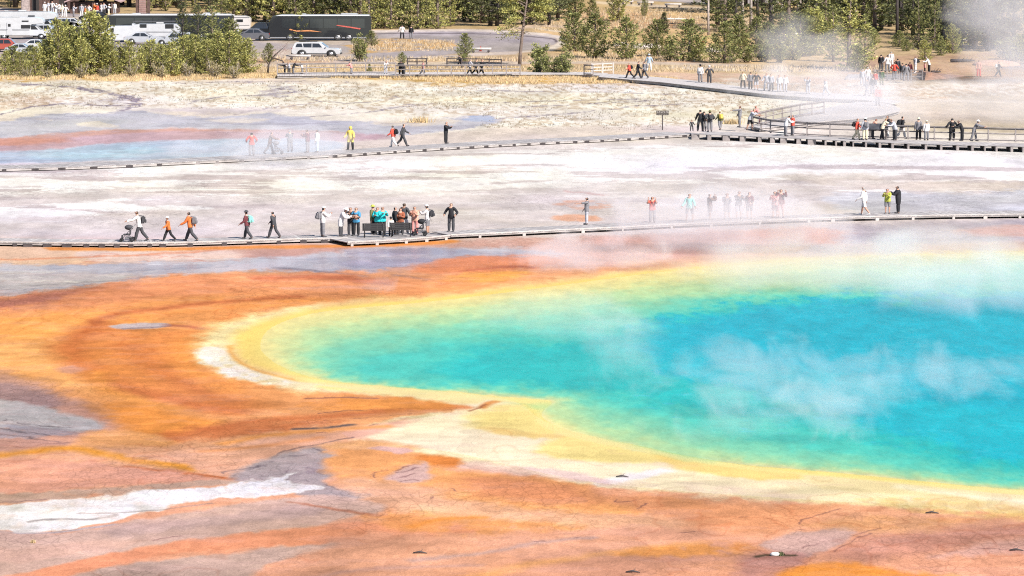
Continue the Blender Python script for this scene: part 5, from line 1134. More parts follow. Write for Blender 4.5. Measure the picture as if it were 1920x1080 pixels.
def pine_meshes(seed, h, w, bare, fol, bark, lean=0.0, dens=1.0, droop=0.0, irregular=0.25, card=0.125, tr=None):
    """trunk with limbs, and a crown of many small needle sprays along every limb"""
    rs = random.Random(seed); t = MB(); c = MB(); tr = tr or h*0.018+0.03
    top = Vector((lean*h, rs.uniform(-.02, .02)*h, h)); pts = [Vector((0, 0, -0.05)), Vector((lean*h*0.15+rs.uniform(-.01, .01)*h, 0, h*0.33)), Vector((lean*h*0.5, 0, h*0.66)), top]
    t.tube(pts, [tr*1.25, tr, tr*0.6, tr*0.15], 7)
    def trunk(z):
        u = z/h*3; i = min(int(u), 2); return pts[i].lerp(pts[i+1], u-i)
    z = h*bare; side = rs.uniform(0, 6.28)
    while z < h*0.985:
        f = (z-h*bare)/(h*(1-bare))          # 0 at the lowest limb, 1 at the tip
        prof = (min(1, f*3.2+0.55))*(1-f)**0.72
        n = max(3, int((4.5-1.5*f)*min(1.3, dens)))
        for k in range(n):
            a = side+6.283*k/n+rs.uniform(-.5, .5); L = w/2*prof*(1+rs.uniform(-irregular, irregular)*1.5)+0.10
            if rs.random() < irregular*0.28: L *= 0.5
            base = trunk(z+rs.uniform(-.04, .04)*h*0.5); rise = (0.28+0.5*f-droop)*L
            d = Vector((math.cos(a), math.sin(a), 0)); tip = base+d*L+Vector((0, 0, rise)); mid = base+d*L*0.55+Vector((0, 0, rise*0.35-0.03*L))
            t.tube([base, mid, tip], [max(0.012, tr*0.28*(1-f*0.7)), max(0.009, tr*0.18*(1-f)), 0.006], 3, cap=False)
            nn = int(dens*(8+L*24)*(0.19/0.125)*(0.125/card)**1.0)
            for q in range(nn):
                u = 0.22+0.78*rs.random()**0.7; p = base.lerp(mid, u/0.55) if u < 0.55 else mid.lerp(tip, (u-0.55)/0.45)
                sp = 0.20*L*(1.15-u)+0.05; p = p+Vector((rs.gauss(0, sp*0.7), rs.gauss(0, sp*0.7), rs.gauss(0.02, 0.05+sp*0.22)))
                s_ = card*(0.6+0.8*rs.random()); o1 = (d*rs.uniform(.4, 1)+Vector((rs.gauss(0, .5), rs.gauss(0, .5), rs.uniform(0.1, 1.0)))).normalized()
                o2 = o1.cross(Vector((rs.gauss(0, 1), rs.gauss(0, 1), rs.gauss(0, 1)))).normalized()*s_*0.32
                o1 = o1*s_
                c.add([p-o2*0.6, p+o1*0.55-o2, p+o1*1.15, p+o1*0.5+o2], [(0, 1, 2, 3)])
        z += h*(0.045+0.035*(1-f))*(0.8+0.4*rs.random())/max(0.7, min(1.2, dens)); side += 0.9
    for q in range(int(10*dens)):
        p = top+Vector((rs.gauss(0, .04), rs.gauss(0, .04), -rs.random()*h*0.06)); s_ = card; o1 = Vector((rs.gauss(0, .3), rs.gauss(0, .3), 1)).normalized()*s_; o2 = o1.cross(Vector((rs.gauss(0, 1), rs.gauss(0, 1), 0.1))).normalized()*s_*0.3
        c.add([p-o2*0.6, p+o1*0.55-o2, p+o1*1.2, p+o1*0.5+o2], [(0, 1, 2, 3)])
    return t.mesh('trunk', bark), c.mesh('crown', fol)
def bush_meshes(seed, h, w, fol, bark, dens=1.0, card=0.12):
    """several leaning stems, foliage to the ground in uneven lobes"""
    rs = random.Random(seed); t = MB(); c = MB()
    for k in range(7):
        a = rs.uniform(0, 6.28); L = rs.uniform(0.15, 0.8)*w/2; hh = h*rs.uniform(0.55, 1.0)
        tip = Vector((math.cos(a)*L, math.sin(a)*L, hh)); base = Vector((math.cos(a)*L*.25, math.sin(a)*L*.25, -0.03)); mid = base.lerp(tip, .5)+Vector((math.cos(a)*L*.2, 0, 0))
        t.tube([base, mid, tip], [0.05, 0.03, 0.01], 5)
        for j in range(int(9*hh/1.5)):
            u = rs.uniform(0.12, 1); p0 = base.lerp(mid, u*2) if u < .5 else mid.lerp(tip, u*2-1); b2 = rs.uniform(0, 6.28); BL = rs.uniform(0.25, 0.5)*(1.2-u*0.7)*w*0.42
            e = p0+Vector((math.cos(b2)*BL, math.sin(b2)*BL, BL*rs.uniform(.0, .7))); t.tube([p0, e], [0.014, 0.005], 3, cap=False)
            for q in range(int(dens*(18+BL*40))):
                v = rs.random()**0.6; p = p0.lerp(e, v)+Vector((rs.gauss(0, .10), rs.gauss(0, .10), rs.gauss(.02, .08)))
                if p.z < 0.03: p.z = 0.03+rs.random()*.1
                s_ = card*(0.6+0.8*rs.random()); o1 = Vector((rs.gauss(0, .6), rs.gauss(0, .6), rs.uniform(.2, 1.2))).normalized()*s_; o2 = o1.cross(Vector((rs.gauss(0, 1), rs.gauss(0, 1), rs.gauss(0, 1)))).normalized()*s_*0.33
                c.add([p-o2*.6, p+o1*.55-o2, p+o1*1.15, p+o1*.5+o2], [(0, 1, 2, 3)])
    return t.mesh('trunk', bark), c.mesh('crown', fol)
PROTO = {}
def P_(k):
    if k not in PROTO:
        kind, i = k
        PROTO[k] = {
         'young': lambda: pine_meshes(100+i, 1.0*3.6, [2.3, 2.7, 2.0, 2.5][i % 4], 0.02, F_YOUNG, BARK, [0, .03, -.03, .02][i % 4], 1.15, 0.0, 0.38),
         'grey': lambda: bush_meshes(200+i, 2.2, 3.0, F_GREY, BARKP, 0.55),
         'bush': lambda: bush_meshes(300+i, 2.2, 3.0, F_MID, BARK, 1.0),
         'mid': lambda: pine_meshes(400+i, 3.6, [2.5, 2.2, 2.9][i % 3], 0.03, F_MID, BARK, 0, 1.2, 0.06, 0.36),
         'spruce': lambda: pine_meshes(500+i, 4.0, 2.0, 0.03, F_DARK, BARKD, 0, 1.3, 0.3, 0.15),
         'big': lambda: pine_meshes(600+i, 9.0, [4.2, 5.0, 3.8][i % 3], 0.04, F_MID, BARK, 0, 1.15, 0.1, 0.35, 0.21),
         'bigy': lambda: pine_meshes(650+i, 9.0, [4.6, 5.2, 4.0][i % 3], 0.03, F_YOUNG, BARK, 0, 1.15, 0.08, 0.35, 0.21),
         'bigd': lambda: pine_meshes(700+i, 10.0, [4.6, 4.0, 5.2][i % 3], 0.10, F_DARK, BARKD, 0, 1.2, 0.12, 0.35, 0.21),
         'tall': lambda: pine_meshes(800+i, 14.0, [4.2, 3.6, 5.0][i % 3], 0.34, F_DARK, BARKP if i % 2 else BARKD, [0, .02, -.02][i % 3], 0.8, 0.1, 0.4, 0.24, 0.19),
         'snag': lambda: pine_meshes(900+i, 12.0, 4.6, 0.12, F_GREY, BARKP, .01, 0.10, 0.1, 0.5, 0.22, 0.15),
        }[kind]()
    return PROTO[k]
NATIVE = {'young': 3.6, 'grey': 2.2, 'bush': 2.2, 'mid': 3.6, 'spruce': 4.0, 'big': 9.0, 'bigy': 9.0, 'bigd': 10.0, 'tall': 14.0, 'snag': 12.0}
_tr = random.Random(77)
def tree(kind, x, y, h, label, wide=1.0, group=None, name='pine_tree', i=None, cat='tree'):
    """h in metres"""
    i = _tr.randrange(3 if kind in ('big', 'bigy', 'bigd', 'tall', 'snag', 'mid', 'bush', 'grey') else 4) if i is None else i
    tm, cm = P_((kind, i)); rt = empty(name, gp(x, y, 0), _tr.uniform(0, 6.28)); h *= 1.06 if h < 6 else 1; k = h/NATIVE[kind]; kw = k*wide*(1.12 if kind in ('mid', 'young') else 1.1)
    rt.scale = (kw, kw, k); link_mesh('trunk', tm, rt); link_mesh('crown', cm, rt); tag(rt, label, cat, group); return rt
def hm(px_h, y): return px_h/ppm(y)
# --- dense belt of young pines on the left
rs = random.Random(12)
belt = [(10, 146, 42), (38, 145, 48), (66, 144, 46), (92, 143, 58), (110, 142, 96), (132, 142, 92), (152, 143, 60), (172, 142, 98), (188, 141, 88), (208, 142, 46), (226, 141, 48), (243, 142, 56), (262, 142, 50), (282, 141, 58),
        (302, 142, 50), (322, 142, 54), (344, 141, 60), (366, 141, 64), (388, 142, 62), (408, 141, 66), (430, 142, 68), (448, 142, 72), (464, 141, 56)]
for k, (x, y, ph) in enumerate(belt):
    lab = ('olive green young pine in the left part of the dense belt before the motorhomes' if x < 100 else
           'tall bushy young pine in the dense belt right of the motorhomes' if x < 200 else
           'young pine in the dense belt below the white trailer and black coach' if x < 330 else
           'young pine in the dense belt left of the crooked bare tree')
    grp = lab.replace('young pine', 'young pines')
    tree('young', x, y-rs.uniform(0, 4), hm(ph, y)*rs.uniform(0.9, 1.15), lab, rs.uniform(0.85, 1.2), grp)
for k, (x, y, ph) in enumerate([(24, 134, 44), (58, 133, 44), (84, 132, 54), (122, 131, 84), (146, 132, 74), (196, 130, 60), (238, 131, 40), (272, 131, 44), (312, 130, 42), (356, 130, 60), (398, 130, 62), (436, 130, 66)]):
    tree('mid', x, y, hm(ph, y), 'darker young pine standing in the second row of the dense left belt', 1.15, 'darker pines in the second row of the left belt')
tree('bigd', 343, 112, hm(108, 112), 'tall thin pine rising in front of the black coach behind the belt', 0.75)
tree('bigd', 372, 106, hm(92, 106), 'dark broad pine covering the back end of the first black coach', 0.95)
tree('big', 398, 104, hm(88, 104), 'pine with a pale bare stem between the coach and the caravan', 0.8)
tree('mid', 430, 118, hm(76, 118), 'green pine at the right shoulder of the belt below the caravan', 1.1)
for k, (x, y, ph) in enumerate([(50, 147, 22), (152, 146, 26), (246, 145, 26), (300, 146, 30), (350, 146, 30), (400, 146, 34), (440, 147, 30), (90, 148, 22), (195, 147, 24)]):
    tree('grey', x, y, hm(ph, y), 'grey dry shrub at the foot of the left pine belt', 1.1, 'grey dry shrubs at the foot of the belt', 'shrub', cat='shrub')
# --- single trees around the road
def crooked(x, y):
    rt = empty('bare_tree', gp(x, y, 0)); tag(rt, 'crooked bare tree with thin reddish twigs bending right below the white car', 'tree')
    t = MB(); rs = random.Random(4)
    t.tube([(0, 0, 0), (0.1, 0, 0.9), (0.45, 0, 1.6), (1.1, 0.1, 2.2), (1.8, 0, 2.8)], [.11, .09, .07, .05, .015], 6)
    t.tube([(0.1, 0, 0.9), (-0.3, 0, 1.5), (-0.4, 0, 2.1)], [.06, .04, .015], 5); t.tube([(0.5, 0, 1.6), (1.5, 0.1, 1.3), (1.9, 0, 0.7), (1.7, 0, 0.1)], [.06, .07, .06, .05], 5)
    t.build('trunk', BARKD, rt); c = MB()
    for k in range(90):
        a = rs.random(); p = Vector((0.3+1.7*a+rs.gauss(0, .25), rs.gauss(0, .3), 1.4+1.5*a+rs.gauss(0, .3))); e = p+Vector((rs.gauss(0.1, .25), rs.gauss(0, .25), rs.uniform(0, .4))); c.tube([p, e], [.012, .004], 3, cap=False)
    c.build('twigs', mat('twig_red', (0.22, 0.12, 0.10), 0.9, 0.3), rt)
crooked(502, 138)
tree('mid', 504, 117, hm(33, 117), 'small dark green pine behind the crooked bare tree', 1.0)
tree('young', 561, 76, hm(48, 76), 'small yellow green pine standing in front of the second black coach', 0.9)
tree('grey', 637, 74, hm(30, 74), 'greyish shrub before the rear half of the second black coach', 0.75, name='shrub', cat='shrub')
tree('bush', 676, 115, hm(46, 115), 'round bushy pine right of the white car', 0.85, name='pine_shrub', cat='shrub')
tree('mid', 696, 86, hm(26, 86), 'dark low pine just behind the round bushy pine', 1.1)
tree('mid', 872, 108, hm(42, 108), 'small narrow pine left of the tall bare-stemmed pine', 0.85)
tree('bush', 872, 116, hm(16, 116), 'low shrub at the foot of the small narrow pine', 0.8, name='shrub', cat='shrub')
tree('mid', 754, 120, hm(20, 120), 'tiny pine above the two stout dark figures', 1.2)
tree('mid', 693, 138, hm(17, 138), 'sapling beside the far boardwalk left of the person in white', 1.0)
def big_bare(x, y):
    rt = empty('pine_tree', gp(x, y, 0)); tag(rt, 'tall leaning pine with bare lower stem and spreading dead limbs in the centre', 'tree'); rs = random.Random(31)
    t = MB(); H = hm(150, y); t.tube([(0, 0, -.05), (.12, 0, H*.2), (.35, 0, H*.45), (.7, 0, H*.75), (1.0, 0, H)], [.20, .17, .15, .1, .03], 8)
    limbs = [(-1, .42, 2.4, -.5), (-1, .38, 1.6, .1), (-1, .46, 2.9, -.2), (1, .5, 1.8, .2), (-1, .33, 1.0, .0), (1, .4, 1.0, .1), (1, .58, 2.6, .1), (-1, .55, 2.2, .1), (1, .66, 3.0, .3), (-1, .64, 2.6, .4), (1, .75, 2.6, .3), (-1, .74, 2.8, .5), (1, .84, 2.2, .5), (-1, .83, 2.4, .6), (-1, .92, 1.6, .5), (1, .92, 1.6, .6), (1, .7, 2.4, .0), (-1, .78, 2.0, .3)]
    c = MB()
    for s_, f, L, up in limbs:
        for yy in (-.5, .5):
            b0 = Vector((f*.9, 0, H*f)); e = b0+Vector((s_*L*rs.uniform(.7, 1.05), yy*L*rs.uniform(.3, 1.1), up*L*.5+rs.uniform(-.2, .2))); m_ = b0.lerp(e, .5)+Vector((0, 0, .18*L))
            t.tube([b0, m_, e], [.05, .03, .01], 4, cap=False)
            n = int(260*L*.5) if f > .5 else (int(34*L) if s_ < 0 and L > 2 else 4)
            for q in range(n):
                u = .35+.7*rs.random(); p = (b0.lerp(m_, u*2) if u < .5 else m_.lerp(e, u*2-1))+Vector((rs.gauss(0, .28), rs.gauss(0, .28), rs.gauss(.05, .16)))
                k_ = .16*(.6+.8*rs.random()); o1 = Vector((rs.gauss(0, .7), rs.gauss(0, .7), rs.uniform(0, 1.1))).normalized()*k_; o2 = o1.cross(Vector((rs.gauss(0, 1), rs.gauss(0, 1), rs.gauss(0, 1)))).normalized()*k_*.33
                c.add([p-o2*.6, p+o1*.55-o2, p+o1*1.15, p+o1*.5+o2], [(0, 1, 2, 3)])
    t.build('trunk', BARK, rt); c.build('crown', F_YOUNG, rt)
big_bare(974, 124)
tree('bush', 1007, 140, hm(52, 140), 'dark green bushy pine at the end of the far rails, left of the two', 0.9, name='pine_shrub', cat='shrub', i=0)
tree('bush', 1056, 141, hm(44, 141), 'yellowish bushy pine beside the pale railing section, right of the two', 1.05, name='pine_shrub', cat='shrub', i=1)
tree('bush', 1032, 141, hm(36, 141), 'low dark shrub between the two bushy pines by the rails', 1.0, name='pine_shrub', cat='shrub', i=2)
ones = [('mid', 1077, 96, 66, 'pine left of the two joined ones on the tan slope', 1.05), ('mid', 1116, 109, 76, 'broad young pine in the middle of the tan slope with a shadow to its left', 1.15), ('mid', 1174, 111, 72, 'pointed green pine in front of a pale boulder on the slope', 1.0),
        ('mid', 1232, 106, 64, 'pine left of the small dark spruce', 1.05), ('spruce', 1245, 62, 36, 'small very dark pointed spruce on the orange slope', 1.0), ('mid', 1256, 113, 36, 'low pine in front of the pine left of the spruce', 1.2),
        ('mid', 1292, 114, 72, 'green pine left of the walker in red', 1.1), ('young', 1310, 114, 36, 'low yellow pine at the feet of the green one left of the red walker', 1.1), ('mid', 1358, 118, 70, 'pine right of the walker in red', 1.0), ('mid', 1386, 100, 66, 'pine behind and right of the one beside the red walker', 1.0),
        ('bush', 1400, 117, 30, 'low green shrub by the pale band right of the red walker', 1.1), ('young', 1160, 40, 64, 'leafy pine at the top of the slope below the barrier logs', 1.0), ('big', 1150, 38, 70, 'large green pine left of the barrier logs', 0.7),
        ('mid', 1112, 34, 38, 'pine at the top of the slope with an orange patch beneath', 1.0), ('mid', 1078, 34, 60, 'pine with bright tips at the top left of the slope', 1.1), ('tall', 1328, 66, 150, 'dark heavy pine above the walker in red', 0.9), ('mid', 1208, 30, 34, 'thin half bare little tree on the orange slope', 0.5)]
for kd, x, y, ph, lb, wd in ones: tree(kd, x, y, hm(ph, y), lb, wd, cat='shrub' if kd == 'bush' else 'tree')
# --- forest edge behind the parked vehicles
lab_f = 'green pine of the forest edge behind the parked coaches'
rs = random.Random(21)
for x in range(440, 700, 17): tree(rs.choice(['bigy', 'big', 'bigd']), x+rs.uniform(-6, 6), 42+rs.uniform(-5, 3), rs.uniform(7.5, 10), lab_f, 1.0, 'pines of the forest edge behind the coaches')
lab_f2 = 'bright green pine of the forest edge beyond the asphalt loop'
for x in range(690, 850, 15): tree('bigy' if rs.random() < .75 else 'big', x+rs.uniform(-5, 5), 54+rs.uniform(-5, 1), rs.uniform(6.5, 8.5), lab_f2, 0.9, 'bright pines beyond the asphalt loop')
for x in range(852, 1060, 16): tree(rs.choice(['bigd', 'bigd', 'big']), x+rs.uniform(-6, 6), 46+rs.uniform(-9, 4), rs.uniform(8, 11), 'dark shaded pine of the forest behind the tall leaning pine', 1.05, 'dark pines behind the leaning pine')
for x in range(430, 1080, 14): tree('bigd', x+rs.uniform(-8, 8), 14+rs.uniform(-8, 8), rs.uniform(10, 14), 'dark pine deep in the forest behind the first row', 1.1, 'dark pines deep in the forest')
for x in range(-40, 440, 13): tree('bigd', x+rs.uniform(-6, 6), 8+rs.uniform(-14, 8), rs.uniform(9, 13), 'dark pine of the forest behind the brown building', 1.1, 'dark pines behind the building')
for x, y, ph in [(20, 14, 40), (50, 10, 40), (280, 22, 60), (310, 20, 60), (340, 22, 70), (365, 24, 60), (392, 28, 70), (415, 30, 66), (437, 34, 60)]:
    tree(rs.choice(['big', 'bigd', 'bigy']), x, y, hm(ph, y), 'pine standing just behind the first black coach and the queue', 0.9, 'pines behind the first coach')
# --- open wood at the right
for x, y, ph, k_ in [(1392, 54, 160, 1), (1408, 56, 160, 1), (1420, 50, 150, 0), (1448, 44, 150, 1), (1604, 42, 150, 1), (1632, 52, 150, 0), (1642, 46, 150, 1), (1682, 68, 170, 0), (1500, 30, 140, 1), (1560, 38, 150, 0)]:
    tree('tall', x, y, hm(ph, y)+3, 'tall pine with a pale bare trunk in the open wood at the right' if k_ else 'tall pine with a dark bare trunk in the open wood at the right', 0.85, 'pale trunked tall pines' if k_ else 'dark trunked tall pines', i=1 if k_ else 2)
for x, y in [(1496, 56), (1466, 46)]: tree('snag', x, y, 11, 'bare dead pine with white limbs above the steam', 0.9, 'dead pines above the steam', name='dead_tree')
for k, (kd, x, y, ph, wd) in enumerate([('mid', 1418, 96, 60, 1.1), ('mid', 1440, 100, 54, 1.0), ('bush', 1432, 116, 36, 1.1), ('mid', 1470, 108, 66, 1.2), ('mid', 1500, 106, 74, 1.2), ('young', 1524, 104, 80, 1.1), ('young', 1486, 112, 54, 1.1), ('bush', 1464, 118, 30, 1.0), ('mid', 1530, 90, 66, 1.1)]):
    tree(kd, x, y, hm(ph, y), 'young pine veiled by thin steam between the red walker and the big dense pine', wd, 'young pines veiled by thin steam')
tree('bigy', 1592, 130, hm(132, 128), 'broad dense pine standing in the steam above the far boardwalk', 1.35)
tree('big', 1562, 116, hm(100, 116), 'pine at the left shoulder of the broad dense pine', 0.9)
tree('big', 1622, 112, hm(82, 112), 'pine at the right shoulder of the broad dense pine, above the white pack', 0.9)
tree('mid', 1608, 134, hm(46, 134), 'low pine at the feet of the broad dense pine', 1.2)
for k, (kd, x, y, ph, wd, lb) in enumerate([('mid', 1640, 84, 26, 1.1, 'small pine on the pale ground right of the broad dense pine'), ('mid', 1686, 88, 28, 1.2, 'small pine in front of the lone dark trunk'), ('big', 1722, 92, 92, 0.7, 'left of the two slim pointed pines above the crowd'), ('big', 1752, 94, 96, 0.7, 'right of the two slim pointed pines above the crowd'),
        ('young', 1734, 112, 34, 1.3, 'bright low pine right above the person bending to a child'), ('young', 1786, 100, 50, 1.1, 'bright pointed pine at the right end of the shadowed edge'), ('mid', 1700, 96, 20, 1.3, 'low yellow shrub behind the crowd on the ramp'), ('mid', 1764, 104, 34, 1.0, 'small dark pine left of the bright pointed pine')]):
    tree(kd, x, y, hm(ph, y), lb, wd)
for k, (x, y) in enumerate([(1540, 60), (1566, 52), (1586, 60), (1618, 60), (1652, 54), (1668, 50), (1700, 44), (1712, 66), (1770, 66), (1790, 76), (1806, 70), (1820, 82), (1836, 74), (1846, 88), (1862, 92), (1880, 90), (1770, 84), (1800, 88), (1828, 92), (1852, 96), (1900, 94), (1776, 76), (1750, 72), (1728, 66), (1640, 62), (1625, 56), (1690, 58), (1548, 74), (1530, 62), (1512, 58), (1478, 62), (1446, 70), (1380, 60), (1360, 56), (1345, 48)]):
    tree('bigd' if k % 3 else 'big', x, y, rs.uniform(7.5, 10), 'dark pine of the shaded wood at the top right', 1.15, 'dark pines of the wood at the top right')
for x in range(1330, 1960, 15): tree('bigd', x+rs.uniform(-8, 8), 18+rs.uniform(-10, 12), rs.uniform(10, 14), 'dark pine in the back rows of the right-hand wood', 1.0, 'dark pines in the back rows at the right')
for x in range(1310, 1960, 16): tree('bigd', x+rs.uniform(-8, 8), -8+rs.uniform(-10, 8), rs.uniform(9, 13), 'dark pine in the back rows of the right-hand wood', 1.0, 'dark pines in the back rows at the right')
for x, y in [(1895, 100), (1915, 96), (1935, 104)]: tree('bush', x, y+16, 2.6, 'dark shrub at the right edge under the steam plume', 1.2, 'shrubs under the steam plume', 'shrub', cat='shrub')
# --- grass: golden fringe, meadow tufts and small dark tufts on the crust
def grass(name, n, zone, hgt, mtl, label, seed, spread=0.10, blades=4):
    rs = random.Random(seed); m_ = MB(); k = 0
    while k < n:
        x, y = rs.uniform(zone[0], zone[2]), rs.uniform(zone[1], zone[3])
        if not zone[4](x, y, rs): continue
        k += 1; p = gp(x, y, 0)
        for b_ in range(blades):
            q = p+Vector((rs.gauss(0, spread), rs.gauss(0, spread), 0)); h = hgt*rs.uniform(.5, 1.2); a = rs.uniform(0, 6.28); wv = Vector((math.cos(a), math.sin(a), 0))*hgt*.10
            tip = q+Vector((rs.gauss(0, .25), rs.gauss(0, .25), 1))*h
            m_.add([q-wv, q+wv, tip], [(0, 1, 2)])
    o = m_.build(name, mtl); tag(o, label, 'grass', kind='stuff')
GOLD = foliage('grass_gold', (0.50, 0.40, 0.25), 0.35); OLV = foliage('grass_olive', (0.13, 0.105, 0.06), 0.4); TAN = foliage('grass_tan', (0.50, 0.42, 0.31), 0.35)
def edge(x): return np.interp(x, [-100, 60, 250, 480, 560, 780, 820, 1000, 1200, 1260], [147, 150, 153, 147, 146, 150, 156, 157, 157, 152])
grass('golden_grass', 9500, (-80, 139, 1270, 158, lambda x, y, r: y < edge(x)-r.random()**2*4 and y > np.interp(x, [-80, 480, 520, 1130, 1270], [143, 140, 141, 141, 147]) and vnoise(np.array([x/22.0]), np.array([y/3.0]), 9)[0] > 0.30), 0.28, GOLD, 'golden dry grass fringe along the edge of the white flat', 1)
grass('dry_grass', 8000, (440, 14, 1700, 136, lambda x, y, r: (x > 1000 and (16 < y < 58) and x < 1440) or (1060 < x and 84 < y < 116 and x < 1440) or (660 < x < 850 and 76 < y < 96) or (470 < x < 1280 and 108 < y < 116) or (124 < y < 136)), 0.34, TAN, 'tan dry grass of the meadow and road verge', 2)
def crust(x, y, r):
    if y > 262-0.0*x: return False
    w_ = 0.15+0.85*(vnoise(np.array([x/60.0]), np.array([y/6.0]), 3)[0])
    if 205 < y and x < 900: return False
    return r.random() < w_*w_ and y < np.interp(x, [0, 900, 1200, 1560], [205, 240, 245, 190])
grass('grass_tufts', 3600, (-60, 153, 1560, 246, crust), 0.16, OLV, 'small scattered grass tufts dotting the white crust', 3, 0.08, 3)
tuft = [(786, 229, .55, 26, 'clump of golden green grass on the island in the blue run-off'), (1372, 232, .5, 20, 'golden grass patch beside the person all in grey'), (62, 1018, .12, 4, 'tiny yellow tuft alone on the pink crust at the lower left'), (1462, 1041, .12, 8, 'small dark weed patch with a white stone at the lower right')]
for x, y, h, w_, lb in tuft:
    m_ = MB(); rs = random.Random(x); pm = ppm(y)
    for k in range(220):
        q = gp(x, y, 0)+Vector((rs.gauss(0, w_/2.4/pm), rs.gauss(0, w_/2.0/pm), 0)); a = rs.uniform(0, 6.28); wv = Vector((math.cos(a), math.sin(a), 0))*0.03*(h/.5+.3); hh = h*rs.uniform(.4, 1.1)
        m_.add([q-wv, q+wv, q+Vector((rs.gauss(0, .25), rs.gauss(0, .25), 1))*hh], [(0, 1, 2)])
    tag(m_.build('grass_clump', GOLD if h > .3 or x < 100 else F_DARK), lb, 'grass')
for x, y, lb in [(1186, 1074, 'small dark driftwood chip at the bottom right of centre'), (787, 1038, 'small dark driftwood chip on the pink mat at the bottom centre'), (1166, 895, 'tiny dark chip below the white streak of the beach'), (1905, 1033, 'small dark stick at the right edge of the pink mat'), (1747, 963, 'small dark stick on the yellow beach at the right')]:
    p = gp(x, y, 0); m_ = MB(); m_.tube([(-.22, 0, .03), (0, .02, .06), (.25, -.03, .02)], [.02, .035, .015], 5); m_.tube([(0, 0, .05), (.1, .1, .14)], [.015, .006], 4); o = m_.build('driftwood', beam_m); o.location = p; tag(o, lb, 'stick')
m_ = MB(); m_.ell((0, 0, .05), (.17, .12, .08), 8, 5); o = m_.build('white_stone', CLR and mat('stone_white', (.6, .58, .55), .8, .1)); o.location = gp(1453, 1042, 0); tag(o, 'small white stone in the dark weed patch at the lower right', 'stone')
for x, y, r_, lb in [(1211, 90, 1.5, 'pale rounded boulder between the pointed pine and the spruce pine'), (1163, 85, 1.0, 'pale boulder hidden behind the pointed green pine'), (1340, 97, 1.2, 'pale flat boulder under the feet of the walker in red')]:
    rs = random.Random(x); bm = bmesh.new(); bmesh.ops.create_icosphere(bm, subdivisions=3, radius=1)
    for v in bm.verts: v.co *= 1+0.12*math.sin(v.co.x*3+x)+0.08*math.sin(v.co.y*5+v.co.z*4)
    me = bpy.data.meshes.new('boulder'); bm.to_mesh(me); bm.free(); me.materials.append(mat('boulder_pale', (.42, .36, .31), .9, .25, 2, bump=.4)); o = link_mesh('boulder', me); o.scale = (r_, r_*.8, r_*.38); o.location = gp(x, y, 0.1); tag(o, lb, 'boulder')
# ================================================================ VEHICLES
def paintm(n, c, rough=0.3): return mat('paint_'+n, c, rough, 0.06, 2, coat=0.5)
GLASS = mat('tinted_glass', (0.02, 0.022, 0.025), 0.08, 0.1, spec=0.6); TYRE = mat('tyre', (0.018, 0.018, 0.018), 0.85, 0.15); RIM = mat('alloy', (0.42, 0.42, 0.43), 0.35, 0.1, metal=0.7)
TRIM = mat('black_trim', (0.03, 0.03, 0.03), 0.6, 0.15); LAMP = mat('lamp_lens', (0.55, 0.55, 0.52), 0.15, 0.05); TAIL = mat('tail_lens', (0.40, 0.02, 0.02), 0.25, 0.05)
WHITE = paintm('white', (0.42, 0.42, 0.425)); SILV = paintm('silver', (0.34, 0.35, 0.37)); BLK = paintm('black', (0.009, 0.009, 0.010), 0.4); GRY = paintm('grey', (0.09, 0.09, 0.10)); REDP = paintm('red', (0.30, 0.06, 0.04)); CREAM = paintm('cream', (0.46, 0.43, 0.41), 0.4)
def wheel(rt, x, y, r, w=0.24):
    s = MB(); s_ = 1 if y > 0 else -1
    s.lathe_y([(r*.62, -w/2), (r*.95, -w/2), (r, -w/4), (r, w/4), (r*.95, w/2), (r*.62, w/2), (r*.62, -w/2)], (0, 0, 0), 20); o = s.build('wheel', TYRE, rt); o.location = (x, y, r)
    q = MB(); q.lathe_y([(0.01, s_*w*.42), (r*.2, s_*w*.44), (r*.25, s_*w*.36), (r*.62, s_*w*.40), (r*.62, 0)], (0, 0, 0), 20)
    for k in range(5): a = k*1.2566; q.tube([(0, s_*w*.42, 0), (math.cos(a)*r*.58, s_*w*.42, math.sin(a)*r*.58)], r*.07, 4)
    q.build('rim', RIM, o)
def side_panel(rt, name, poly, y, m_, th=0.012):
    """a pane or stripe lying on both flanks"""
    for s_ in (-1, 1):
        s = MB(); n = len(poly)
        s.add([(x, s_*y, z) for x, z in poly]+[(x, s_*(y+th), z) for x, z in poly], [tuple(range(n)), tuple(range(2*n-1, n-1, -1))]+[(i, (i+1) % n, n+(i+1) % n, n+i) for i in range(n)])
        s.build(name, m_, rt)
